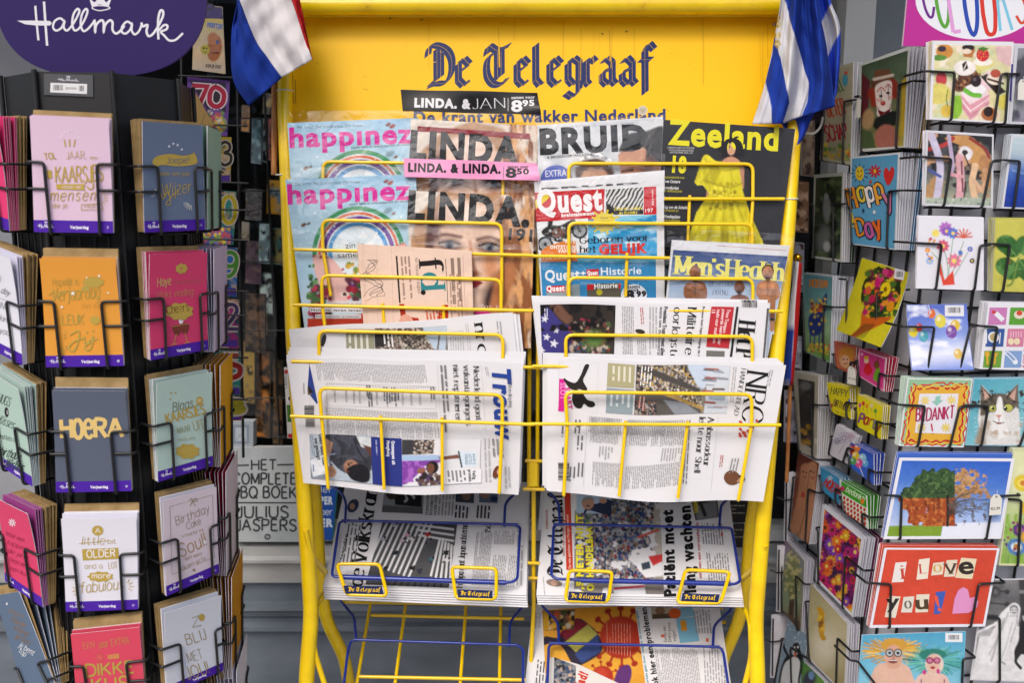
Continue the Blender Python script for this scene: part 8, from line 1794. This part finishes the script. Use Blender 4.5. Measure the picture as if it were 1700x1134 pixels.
def d(s):
    def fn(P):
        P.grad(['7a7a7c', '5a5a5e', '6a6a6c', '77777a'], (1200, 640), (1180, 900)); P.noise(50, .3, 2)
        for k in range(4): P.ln([(1080, 690 + 60 * k), (1180, 700 + 60 * k)], 9, '3a3a3c', 4, .8); P.e(1185, 700 + 60 * k, 12, 12, '333', 0, .5)
        P.e(1130, 700, 24, 28, '4a4a4c'); P.e(1130, 700, 10, 12, '6a6a6c'); P.poly([(1060, 880), (1300, 860), (1290, 1130), (1010, 1120)], 'd4d4d6', 8); P.poly([(1040, 880), (1140, 870), (1140, 910), (1030, 915)], 'a8a8aa', 6); P.poly([(1240, 640), (1320, 640), (1310, 860), (1250, 850)], '3a3a3c', 10); P.ln([(1250, 700), (1300, 700)], 16, '7a7a7c', 6)
        P.poly([(1190, 770), (1220, 752), (1246, 772), (1244, 810), (1230, 880), (1190, 960), (1160, 1045), (1060, 1035), (1080, 960), (1130, 860), (1150, 810)], 'dcdcde', 5, 1, True); P.e(1218, 784, 27, 30, 'e2e2e4'); P.e(1218, 784, 21, 22, '6a6a6c', 0, .4); P.e(1218, 792, 17, 20, 'c4c4c6'); P.e(1211, 786, 3, 3, '333'); P.e(1226, 786, 3, 3, '333'); P.ln([(1210, 800), (1226, 800)], 3, '555', 2); P.ln([(1130, 850), (1200, 820)], 14, 'd8d8da', 4); P.ln([(1050, 890), (1150, 845)], 12, 'e4e4e6', 4); P.ln([(1170, 830), (1130, 960), (1110, 1030)], 8, '8a8a8c', 8, .8); P.ln([(1190, 800), (1160, 880), (1100, 1000)], 6, '9a9a9c', 7, .8); P.ln([(1235, 790), (1232, 850), (1200, 940)], 6, '8e8e90', 6, .8); P.ln([(1200, 815), (1236, 815)], 4, '7a7a7c', 4, .8); P.noise(16, .14, 5); P.ln([(1210, 850), (1180, 960), (1150, 1040)], 6, 'b0b0b2', 6, .8); P.ln([(1150, 1030), (1175, 1045)], 9, '9a9a9c', 3)
        P.poly([(1245, 850), (1270, 830), (1330, 840), (1330, 960), (1290, 1000), (1250, 1000), (1225, 1030), (1220, 980), (1240, 930)], '1e1e20', 5, 1, True); P.ln([(1250, 990), (1226, 1030), (1250, 1065)], 14, '222', 4, 1, True); P.e(1285, 820, 26, 30, 'a8a8aa'); P.e(1285, 802, 28, 18, '2a2a2c')
    P_(s, 80, 110, fn, (.02, .01, .98, .99))
rcard(RF, E3, [(1074, 640), (1420, 634), (1380, 1134), (1008, 1122)], 'c8c8cc', d, 'black and white card of two children dressed as bride and groom', None, (), lv=(.26, .36), rv=(.95, .95), v1=.37, out=.004)

# ---------------- side face, near column
def d(s):
    def fn(P):
        P.grad(['3a4a38', '5a6a50', '6a6a48', 'b0a040'], (370, 300), (590, 690)); P.noise(60, .25, 2); P.poly([(370, 340), (410, 380), (400, 520), (368, 560)], '5a1f28', 8); P.poly([(560, 380), (600, 340), (600, 640), (550, 640)], 'b89a28', 10)
        P.poly([(412, 380), (470, 360), (525, 366), (520, 420), (420, 440)], '5a3a28', 5); P.poly([(430, 330), (500, 322), (515, 372), (424, 388)], '6a4630', 4); P.ln([(428, 372), (516, 352)], 14, 'c8b8a8', 4)
        for x, y, r in ((424, 440, 26), (516, 400, 24), (522, 440, 20), (430, 480, 20)): P.e(x, y, r, r * 1.2, '8a3020', 0, .4)
        P.poly([(438, 400), (505, 378), (512, 440), (500, 540), (470, 575), (446, 530), (436, 460)], 'e0d0c8', 4, 1, True); P.ln([(444, 430), (462, 410), (480, 425)], 5, 'a82a24', 3, 1, True); P.ln([(482, 410), (496, 395), (508, 412)], 5, 'a82a24', 3, 1, True); P.e(460, 450, 9, 6, '1a1414'); P.e(494, 436, 9, 6, '1a1414'); P.ln([(462, 420), (462, 480)], 3, '3a1a1a', 2); P.ln([(495, 400), (498, 470)], 3, '3a1a1a', 2)
        P.e(470, 484, 12, 11, 'a82a24'); P.e(466, 480, 5, 4, 'd88a80', 0, .6); P.e(476, 528, 34, 26, 'e8dcd4', -8, .3); P.poly([(448, 512), (476, 520), (504, 502), (500, 536), (476, 554), (454, 540)], '6a1218', 4, 1, True); P.ln([(454, 514), (476, 522), (500, 508)], 5, 'ece4dc', 2, 1, True); P.e(478, 540, 12, 8, 'c0606a'); P.ln([(442, 500), (450, 512)], 4, '8a4a40', 3, .8); P.ln([(504, 490), (510, 500)], 4, '8a4a40', 3, .8); P.e(448, 470, 12, 9, 'd89a90', 0, .8, .7); P.e(506, 458, 10, 9, 'd89a90', 0, .8, .7)
        P.poly([(430, 560), (530, 520), (525, 590), (440, 610)], '1f2420', 6, 1, True); P.e(488, 650, 56, 66, 'a8685a'); P.e(400, 560, 28, 50, 'a88860', 10, .4); P.poly([(358, 600), (420, 620), (440, 700), (358, 700)], '4a5a38', 8, .8)
    s.pic([(370, 308), (587, 236), (566, 686), (362, 700)], 80, 110, fn)
GS = dict(lv=(.05, .10), rv=(.86, .86))
rcard(RS, E1, [(362, 300), (597, 214), (572, 692), (356, 716)], 'c9ccc8', d, 'card of a laughing clown in a hat on the upper side face', 'the laughing clown card', [CW(6, 'd0d0da', 'white', .0062, .0042), CW(2, 'b89a30', 'yellow', .006, .0045)], v1=.37, **GS)
def d(s):
    s.quad(inset(s, .03, .02, .97, .99), '5a9ac0')
    rays_(s, (361, 815), 24, 44, 0, 330, 12, 4, '2a3a4a'); s.ell(361, 815, 20, 34, 'd8b82a'); s.ell(354, 806, 3, 5, '333').ell(369, 804, 3, 5, '333'); s.line([(350, 822), (361, 834), (373, 820)], 3, '6a3a1a', True)
    rays_(s, (433, 805), 4, 30, 0, 320, 9, 9, 'b8242c'); s.ell(433, 805, 7, 10, 'd8a83a'); s.poly([(495, 872), (476, 830), (478, 796), (490, 788), (500, 806), (512, 784), (524, 796), (520, 835)], 'c8302c', True)
    for ch, x0, x1, y, h, c in (('H', 318, 352, 985, 100, 'd88a2a'), ('a', 358, 392, 950, 92, 'd8c040'), ('p', 400, 434, 950, 92, 'e8e0e0'), ('p', 440, 476, 935, 94, 'e0a040'), ('y', 484, 520, 980, 100, 'c87aa0'), ('D', 352, 390, 1110, 80, 'd88a2a'), ('a', 398, 428, 1120, 92, 'b85a9a'), ('y', 436, 468, 1105, 92, 'd8682a')):
        s.text(ch, x0, y, x1, y - 8, h, '1f2a34', 'hand', .25); s.text(ch, x0, y, x1, y - 8, h, c, 'hand', .14)
    s.text('!', 322, 1070, 334, 1068, 70, 'd8c030', 'hand', .2); s.ell(414, 855, 6, 9, 'b84a3a').ell(380, 990, 6, 9, '2a4a6a').ell(432, 998, 6, 9, 'ddd')
rcard(RS, E1, [(318, 738), (548, 716), (530, 1176), (310, 1148)], 'd0d4da', d, 'bright blue card with doodles reading Happy Day', 'the bright blue Happy Day card', [CW(6, 'd0d4e0', 'white', .0062, .0042), CW(2, '4a8ab8', 'blue', .006, .0045)], v1=.40, **GS)
def d(s):
    def fn(P):
        P.fill('c4bc26'); P.noise(150, .08, 2); m = ((P.X - 470) / 92) ** 2 + ((P.Y - 300) / 125) ** 2 < 1
        P.blot('24301c', 22, .32, 3, .12, mask=m * 1.0); P.dots(46, ['a81f5a', 'c85a1f', 'd8b020', '8a1f2a', 'c83a78', 'd88a2a', '6a1f3a', 'e0c030'], 9, 19, (392, 200, 550, 400), 5, 1.1)
        P.dots(30, ['2a4a20', '1f3a1c', '4a6a2a'], 8, 16, (385, 200, 560, 420), 6); P.e(490, 285, 24, 34, 'e0c41c'); P.e(490, 285, 8, 12, '7a5a14'); P.e(450, 255, 14, 20, 'c01f6a'); P.e(525, 365, 18, 26, 'd08a1c'); P.e(410, 290, 14, 20, 'c85a30'); P.e(432, 330, 14, 20, 'a81f4a')
        P.poly([(395, 400), (440, 420), (540, 415), (520, 440), (470, 470), (430, 490), (380, 520), (360, 510), (400, 460)], 'b8581c', 6, 1, True)
        for k in range(7): P.ln([(420 + 8 * k, 450), (360 + 12 * k, 515)], 4, '3a3a1c', 2)
    s.pic(inset(s, 0, 0, 1, 1), 80, 100, fn); s.quad([(528, 185), (574, 196), (570, 242), (524, 232)], 'd8dae0'); s.barcode(534, 200, 566, 226)
rcard(RS, E2, [(372, 136), (592, 206), (535, 560), (285, 478)], 'c4bc26', d, 'curled yellow card with a bunch of mixed flowers', None, (), lv=(.3, .45), rv=(.9, .9), v1=.4, mat='mag', bend=lambda a, b2: .03 * (1 - b2) ** 2 * (.5 + a * .5), z=.0004, pocket_=False)
m_ = MB(); H_ = lambda x, y, d_=.012: RS.off(d_).hit(*topx(E2, (x, y)))
m_.tube([H_(598, 285, -.03), H_(440, 300), H_(440, 550), H_(452, 556, -.03)], .0021, 6, .005); m_.tube([H_(265, 235, .01), H_(300, 238), H_(298, 485), H_(310, 500, -.03)], .0021, 6, .005); m_.build('wire_pocket', 'kwire', rk)
def d(s): P_(s, 40, 50, lambda P: (P.grad(['b05a4a', 'b86a4a', '8a2f34'], (250, 530), (330, 690)), P.e(295, 610, 30, 46, 'c89a6a'), P.e(300, 590, 36, 36, 'b87a30', 0, .5), P.e(292, 620, 20, 26, 'd0a080'), P.e(284, 614, 4, 4, '222'), P.e(302, 614, 4, 4, '222'), P.ln([(284, 636), (302, 634)], 5, '8a2a30', 2)))
rcard(RS, E2, [(240, 527), (346, 556), (336, 692), (246, 650)], 'b05040', d, 'small orange red card with a curly blond child', 'the small blond child card', [CW(2, 'c06a5a', 'red', .004, .003)], v1=.55, **GS)
def d(s):
    s.quad(inset(s, .05, .05, .95, .95), 'cc3a80'); s.poly([(380, 660), (400, 625), (420, 670), (400, 690), (384, 680)], 'c8202c', True); s.ell(392, 620, 11, 14, 'e0c0a0').ell(392, 606, 12, 8, 'd8a020'); s.poly([(424, 700), (440, 655), (456, 660), (452, 710), (436, 718)], '6a9a2a', True); s.ell(440, 640, 14, 18, '7a4a2a').line([(444, 626), (450, 606)], 6, '7a4a2a').ell(372, 590, 6, 8, 'd8a0c0')
rcard(RS, E2, [(357, 562), (486, 608), (474, 768), (352, 692)], 'd890b0', d, 'small pink cartoon card with a girl and a rabbit', 'the small pink cartoon card', [CW(4, 'b82a4a', 'dark pink', .0056, .004)], v1=.5, **GS)
def d(s):
    s.text('HAPPY', 222, 778, 300, 792, 34, '3a3a3a', 'hand', .1, wob=2); s.text('BIRTHDAY', 232, 832, 316, 862, 32, '5a3a2a', 'hand', .11, wob=2); s.text('to you', 244, 868, 300, 884, 14, '6a5a2a', 'hand', .1); s.ell(228, 832, 6, 9, 'c84a3a').ell(312, 808, 5, 8, '4a7ab0')
rcard(RS, E2, [(205, 722), (314, 748), (322, 898), (228, 866)], 'd8cc1f', d, 'small yellow card reading HAPPY BIRTHDAY', 'the small HAPPY BIRTHDAY card', [CW(4, 'd0c428', 'yellow', .005, .004)], v1=.48, **GS)
def d(s):
    for x, y, c in ((378, 822, 'c83a30'), (395, 835, 'd88a2a'), (417, 832, 'd8c8a0'), (435, 858, '5a9a3a'), (362, 830, 'c05a8a')): s.ell(x, y, 7, 11, c); s.line([(x, y + 11), (x + 2, y + 34)], 1.5, '6a5a1a')
    for ch, x0, y, c in (('P', 352, 912, '8a4a9a'), ('a', 376, 916, 'c83a30'), ('r', 398, 922, 'd8882a'), ('t', 414, 936, '8a8a8a'), ('y', 432, 950, 'c8602a')): s.text(ch, x0, y, x0 + 20, y + 6, 46, '3a2a1a', 'hand', .2); s.text(ch, x0, y, x0 + 20, y + 6, 46, c, 'hand', .11)
rcard(RS, E2, [(355, 780), (472, 836), (462, 992), (340, 926)], 'd8cc1f', d, 'small yellow card with balloons reading Party', 'the small yellow Party card', [CW(3, 'd0c428', 'yellow', .0056, .004)], v1=.5, **GS)
def d(s):
    rays_(s, (288, 985), 6, 30, 0, 330, 12, 2, '6a4a7a'); rays_(s, (320, 975), 4, 20, 0, 330, 10, 2, 'b07a9a'); rays_(s, (256, 1000), 4, 18, 0, 330, 9, 2, '4a4a7a'); s.line([(288, 1015), (262, 1060)], 2, '777'); s.line([(320, 995), (300, 1075)], 2, '777')
rcard(RS, E2, [(252, 920), (346, 978), (302, 1108), (212, 1060)], 'c4c2ce', d, 'small white card with fine firework drawings', 'the small firework card', [CW(3, 'c8c6d2', 'white', .004, .003)], v1=.45, **GS)
def d(s): P_(s, 50, 50, lambda P: (P.grad(['2a4ab0', '3a62c4'], (440, -10), (500, 190)), [balloon(P, *a) for a in ((445, 20, 17, 'c8302a'), (470, 10, 15, 'd87a2a'), (462, 50, 18, 'd8b82a'), (495, 60, 18, '8ac0d8'), (478, 85, 18, 'd04a8a'), (508, 85, 15, '5aa0d0'), (450, 75, 15, '4a9a5a'))], P.ln([(480, 100), (500, 150)], 3, 'dde', 2)))
rcard(RS, E3, [(436, -20), (548, 40), (550, 190), (430, 100)], '3f62bc', d, 'small royal blue card with a cluster of balloons', 'the small royal blue balloon card', [CW(3, '2f4fae', 'blue', .006, .0044)], v1=.55, **GS)
def d(s):
    P_(s, 30, 30, lambda P: (P.fill('3a8ab8'), P.noise(30, .15, 2)), (0, 0, 1, 1)); s.text('HOERA', 304, 192, 380, 238, 42, 'b8281f', 'hand', .17, wob=4, seed=2); rays_(s, (340, 156), 3, 14, 0, 300, 6, 3, 'dfe8ee')
rcard(RS, E3, [(292, 96), (386, 156), (386, 284), (302, 216)], '3a8ab8', d, 'small sky blue card reading HOERA in red', 'the small blue HOERA card', [CW(5, '2f7aa8', 'blue', .005, .004)], v1=.45, **GS)
def d(s):
    s.quad([(392, 168), (512, 240), (515, 300), (398, 228)], '3f9a2a'); s.text('bedankt!', 412, 218, 498, 268, 26, 'e4ecd8', 'hand', .11); s.ell(402, 206, 8, 12, 'b8306a').ell(494, 266, 9, 13, 'd8782a')
    for j in range(4):
        for i in range(7): s.ell(408 + 16 * i + j, 250 + 9.4 * i + 22 * j, 6, 9, 'b83a24', n=10)
rcard(RS, E3, [(388, 165), (514, 240), (522, 400), (404, 312)], 'd8dcd0', d, 'small green card reading bedankt! above rows of red dots', 'the small green bedankt card', [CW(4, '3a8a28', 'green', .0062, .0044)], v1=.6, **GS)
def d(s):
    def fn(P):
        P.fill('6a1f5a'); P.blot('3a1440', 40, .55, 2, .1); rng = random.Random(5); cols = ['c82a4a', 'd85a1c', 'c01f6a', '8a2a9a', 'd8a01c', 'b81f3a', '7a3ab0', 'e07a1c', 'a81f7a']
        for k in range(90):
            x, y, r, c = rng.uniform(275, 500), rng.uniform(300, 800), rng.uniform(13, 27), rng.choice(cols)
            for j in range(10): a = j * .628; P.e(x + r * .55 * math.cos(a), y + r * .75 * math.sin(a), r * .5, r * .2, c, math.degrees(math.atan2(1.3 * math.sin(a), math.cos(a))), .4, .9)
            P.e(x, y, r * .3, r * .38, rng.choice(('d8c02a', 'e0d060', '4a2a14')), 0, .4)
    s.pic([(314, 305), (488, 450), (442, 800), (284, 640)], 90, 130, fn)
rcard(RS, E3, [(304, 280), (502, 446), (448, 822), (270, 642)], 'd6d8e4', d, 'large card filled with bright mixed daisies', 'the bright daisies card', [CW(4, 'd0d2e0', 'white', .0066, .005), CW(2, '7a2a5a', 'flowery', .006, .005)], v1=.36, lv=(.0, .13), rv=(.70, .78))
def d(s):
    def fn(P):
        P.grad(['a8a078', 'b4ac88', 'c0b898', 'a89c74'], (250, 660), (420, 1100)); P.noise(90, .15, 2); P.e(310, 960, 60, 90, 'd8d0bc', 0, .8, .7)
        P.poly([(276, 780), (290, 772), (310, 792), (312, 840), (310, 900), (322, 925), (300, 930), (284, 880), (288, 820)], 'c8961f', 5, 1, True); P.e(296, 852, 12, 26, '8a5a2a', 0, .5); P.e(292, 836, 6, 8, '3a2414'); P.blot('e0b83a', 16, .6, 4, .1, mask=(np.hypot((P.X - 296) / 22, (P.Y - 850) / 80) < 1) * 1.0)
    P_(s, 70, 110, fn, (.0, .0, .94, .98))
rcard(RS, E3, [(246, 658), (432, 862), (416, 1200), (230, 1012)], 'd4d4da', d, 'beige card with a small yellow duckling shape', 'the beige duckling card', [CW(4, 'cfcfdc', 'white', .0066, .005)], v1=.31, lv=(-.05, .1), rv=(.78, .8))
def d(s): P_(s, 40, 40, lambda P: (P.grad(['4a7a34', '6a9a48'], (210, 1030), (300, 1180)), P.e(240, 1120, 30, 46, '3a3a4a', 20, .5), P.e(250, 1100, 14, 20, '6a8ab0')), (0, 0, .95, 1))
rcard(RS, E3, [(204, 1022), (312, 1128), (330, 1230), (198, 1200)], '5a8a3c', d, 'green card low on the side face, cut by the lower edge', 'the low green card', [CW(4, 'd0d2de', 'white', .005, .004)], pocket_=False)

# ---------------- side face, far column
def d(s):
    P_(s, 40, 80, lambda P: (P.grad(['a8a48c', 'b0a890', '9a9878'], (250, 310), (250, 760)), P.dots(40, ['c8a030', 'c86a2a', '5a8a3a', '6a9a4a', 'd8b83a'], 5, 10, (180, 680, 320, 760), 3), P.e(292, 375, 14, 30, '4a9ab0'), P.e(296, 342, 8, 10, 'c84a3a')))
    for t_, x0, x1, y, c in (('VEEL', 236, 290, 440, '4a7a4a'), ('BETER', 214, 296, 552, 'b8482a'), ('SCHAP', 206, 306, 668, 'a8283a')): s.text(t_, x0, y, x1, y - 20, 74, c, 'hand', .1, wob=3)
rcard(RS, E1, [(212, 326), (332, 290), (318, 776), (172, 752)], 'b4b09a', d, 'narrow card reading VEEL BETERSCHAP with painted letters', 'the VEEL BETERSCHAP card', [CW(3, 'd0d2da', 'white', .007, .005)], v1=.38, lv=(.06, .12), rv=(.78, .82))
def d(s): P_(s, 40, 80, lambda P: (P.grad(['3a4a2c', '2a3424', '3c463c', '2c342c'], (210, 820), (210, 1230)), P.blot('5a6a44', 26, .58, 3, .1), P.blot('1a201a', 30, .6, 4, .1), P.e(205, 980, 18, 60, '7a7f80', 0, .5), P.e(203, 925, 10, 16, '8a8f90', 0, .5), P.e(190, 1120, 30, 60, '6a7070', 10, .7), P.e(206, 1160, 16, 24, 'a8acac', 0, .6)), (.06, .04, .94, .97))
rcard(RS, E1, [(146, 822), (286, 810), (276, 1234), (136, 1214)], 'b0b4ae', d, 'card of a pale statue in dark green woods', 'the woodland statue card', [CW(3, 'c4c6cc', 'white', .006, .005), CW(2, '3a5a34', 'green', .006, .005)], v1=.36, lv=(.06, .12), rv=(.74, .78))
def d(s):
    def fn(P):
        P.grad(['4a7a8a', '6a9a9a', '8aa880', '5a8a3a'], (160, 210), (160, 620)); P.noise(40, .2, 3); P.poly([(185, 330), (205, 300), (206, 360), (190, 420), (180, 490), (130, 500), (120, 420), (150, 380)], '2a3a7a', 5, 1, True); P.dots(30, ['d8c030', 'c8b02a'], 4, 7, (122, 330, 200, 490), 5)
        for x in (130, 150, 172, 186): P.ln([(x, 480), (x - 4, 560)], 6, '2a3a6a', 3)
        P.dots(16, ['c8602a', 'd8a030', '8a3a2a'], 5, 9, (130, 350, 190, 390), 6); P.dots(20, ['3a6a24', 'c84a3a', 'd8d040'], 4, 8, (105, 540, 220, 615), 7)
    P_(s, 50, 90, fn, (.02, .02, .98, .99)); s.text('HOERA!', 124, 272, 206, 278, 36, 'c87a1c', 'hand', .16); s.text('BEESTIG', 120, 560, 210, 596, 24, 'd8a82a', 'hand', .16)
rcard(RS, E2, [(94, 206), (234, 222), (222, 632), (98, 576)], '8aa0a4', d, 'card with a spotted blue giraffe under orange letters', 'the spotted giraffe card', [CW(7, 'ccd0dc', 'white', .0062, .0044)], v1=.36, lv=(.05, .1), rv=(.78, .82))
def d(s): P_(s, 50, 80, lambda P: (P.fill('a8a294'), P.poly([(70, 705), (150, 720), (142, 1040), (84, 1000)], '2a2826', 4), P.blot('4a443c', 24, .55, 3, .1, mask=(P.C[..., 0] < .2) * 1.0), P.poly([(80, 780), (140, 800), (136, 960), (90, 940)], '34302f', 8), P.e(106, 740, 26, 20, '6a6a6a', 0, .6), P.dots(16, ['8a6a2a', 'a8803a', '4a3a5a'], 6, 12, (84, 930, 140, 1010), 5), P.blot('c8c4b8', 50, .7, 8, .1, mask=(P.X > 150) * 1.0)), (.02, .02, .98, .98))
rcard(RS, E2, [(46, 668), (168, 690), (160, 1084), (72, 1044)], 'b4afa2', d, 'greyish card with a dark painting in a stone frame', 'the dark painting card', [CW(7, 'c2c2c4', 'white', .006, .0042)], v1=.36, lv=(.05, .12), rv=(.80, .84))
def d(s):
    def fn(P):
        P.grad(['5a2a20', '7a4030', '8a5a44'], (230, 40), (190, 450)); P.ln([(225, 110), (205, 260), (170, 400)], 50, 'b07a5a', 10, 1, True); P.ln([(255, 100), (240, 260), (215, 440)], 46, 'ba8464', 10, 1, True); P.ln([(240, 120), (222, 300), (196, 420)], 4, '5a2f22', 3, .8)
        for x, y in ((212, 125), (226, 130), (248, 122), (262, 128)): P.e(x, y, 4, 6, '2a1a14')
        P.ln([(212, 146), (222, 152), (230, 148)], 3, '4a1f18', 2); P.ln([(246, 148), (256, 158), (266, 148)], 4, '8a2020', 2); P.e(210, 236, 9, 14, 'a8382f'); P.noise(40, .12, 4)
    P_(s, 44, 90, fn, (.0, .0, 1, 1))
rcard(RS, E3, [(186, 28), (288, 86), (238, 474), (148, 406)], '7a4434', d, 'brown card of two fingers drawn with smiling faces', 'the smiling fingers card', [CW(4, 'd0d0dc', 'white', .005, .004)], v1=.35, lv=(.0, .02), rv=(.74, .90))
def d(s): P_(s, 50, 80, lambda P: (P.grad(['8a6a8a', '7a8a9a', '8a9a7a', '6a4a34'], (150, 450), (190, 880)), P.noise(50, .2, 2), P.ln([(150, 830), (158, 720), (150, 640)], 24, '4a3424', 6, 1, True), P.e(158, 620, 44, 110, '7a8454', 0, .5, .8), P.blot('c4bc80', 13, .56, 4, .1, mask=(((P.X - 158) / 46) ** 2 + ((P.Y - 620) / 115) ** 2 < 1) * 1.0), P.poly([(115, 790), (205, 850), (200, 900), (115, 800)], '5a4430', 6)), (.0, .03, .92, 1))
rcard(RS, E3, [(118, 438), (218, 552), (202, 898), (112, 794)], '8a8478', d, 'card of a painted tree with pale leaves against a violet sky', 'the painted tree card', [CW(3, 'c8c8d8', 'white', .007, .005)], v1=.3, lv=(.0, .05), rv=(.7, .86))
def d(s):
    def fn(P):
        P.grad(['7a90a4', '8aa0b4', '98aab8'], (180, 840), (120, 1150)); P.dots(120, ['b8c8d4', 'c8d4dc'], 2, 3.5, (80, 830, 235, 1180), 4)
        P.ln([(112, 900), (118, 960), (140, 1010)], 12, '1c1c20', 4, 1, True); P.poly([(160, 990), (176, 945), (190, 950), (200, 985), (210, 1010), (215, 960), (208, 1060), (195, 1120), (190, 1180), (100, 1180), (95, 1120), (110, 1050), (130, 1010)], '1c1c20', 4, 1, True); P.poly([(150, 1020), (175, 1010), (196, 1040), (186, 1120), (180, 1180), (105, 1180), (104, 1120), (120, 1050)], 'd8dce0', 5, 1, True); P.e(178, 968, 18, 26, '24242a'); P.e(172, 990, 14, 14, 'd4d8dc'); P.poly([(166, 988), (182, 984), (174, 1022)], 'd8682a', 3); P.e(170, 966, 4, 5, 'eee'); P.e(186, 964, 4, 5, 'eee')
    P_(s, 60, 90, fn, (.02, .02, .98, .98))
rcard(RS, E3, [(140, 826), (234, 912), (196, 1200), (76, 1140)], '8aa0b4', d, 'pale blue card of a penguin in falling snow', None, (), v1=.34, lv=(.0, .04), rv=(.4, .74), mat='mag')

# ---------------- stacks of white envelopes at the back corner, seen from the side
RB = Plane(RS.hit(1318., 850.) + np.array((.0, .05, 0)), 20, 2)
for k, (x0, y0, x1, y1, lab) in enumerate(((92, 115, 150, 448, 'the fingers'), (56, 462, 112, 782, 'the painted tree'), (28, 792, 104, 1095, 'the penguin'))):
    for j in range(5):
        q = RB.hit(*topx(E3, [(x0 + 6 + j * 9, y0 + 3 * j), (x1 + 8, y0 + 6), (x1 + 2, y1), (x0 + j * 6, y1 - 4 + 3 * j)]).T) - RB.n * .004 * (5 - j) * -1
        plain_copy(q, RB.n, .001, 'envelope', ['env'], f'lilac white envelope in the back corner pocket beside {lab} card', 'envelope', f'envelopes beside {lab} card')
    m_ = MB(); H_ = lambda x, y, d_=.03: RB.off(d_).hit(*topx(E3, (x, y)))
    m_.tube([H_(x0 - 4, y0 + 132, .02), H_(x0 + 34, y0 + 148), H_(x1 + 10, y0 + 140, .02)], .0017, 6, .004); m_.tube([H_(x0 + 40, y0 + 36, .028), H_(x0 + 36, y1 + 6, .028)], .0017, 6); m_.build('wire_pocket', 'kwire', rk)

# ---------------- hanging price tags
def ptag(pl, v, q, label, txt=None):
    q = np.array(q, float); s = Sheet(pl, v, q, 'd8d6ce', 'c8c6be', .0006)
    c = (q[0] + q[1]) / 2; w = q[1][0] - q[0][0]
    s.poly([q[0], q[0] + (w * .28, -w * .4), q[1] + (-w * .28, -w * .4), q[1]], 'd8d6ce'); s.ell(c[0], c[1] - w * .2, w * .1, w * .1, '5a5a5a'); s.line([(c[0], c[1] - w * .2), (c[0] + w * .1, c[1] - w * .75)], w * .05, 'c8c8c8')
    if txt: a, b2 = q[3] * .7 + q[0] * .3, q[2] * .7 + q[1] * .3; s.text(txt, a[0] + w * .12, a[1] - 2, b2[0] - w * .12, b2[1] - 2, w * .22, '3a3a3a', 'sans', .03)
    s.build('price_tag', label, 'price tag', 'price tags on the right carousel')
ptag(RF.off(.024), E3, [(1106, 256), (1162, 256), (1156, 330), (1100, 334)], 'white price tag reading 2.99 on the four seasons tree card', '€2.99')
ptag(RS.off(.012), E2, [(304, 660), (340, 666), (340, 736), (302, 728)], 'white price tag reading 1.49 between the small pink cards', '€1.49')
ptag(RF.off(.012), E1, [(1108, 388), (1150, 390), (1148, 470), (1104, 468)], 'white price tag hanging on the silvery card', None)
ptag(RS.off(.012), E1, [(346, 470), (366, 468), (362, 552), (344, 554)], 'cream price tag hanging beside the clown card', None)
for o in bpy.data.objects:
    if '_w' in o: del o['_w']
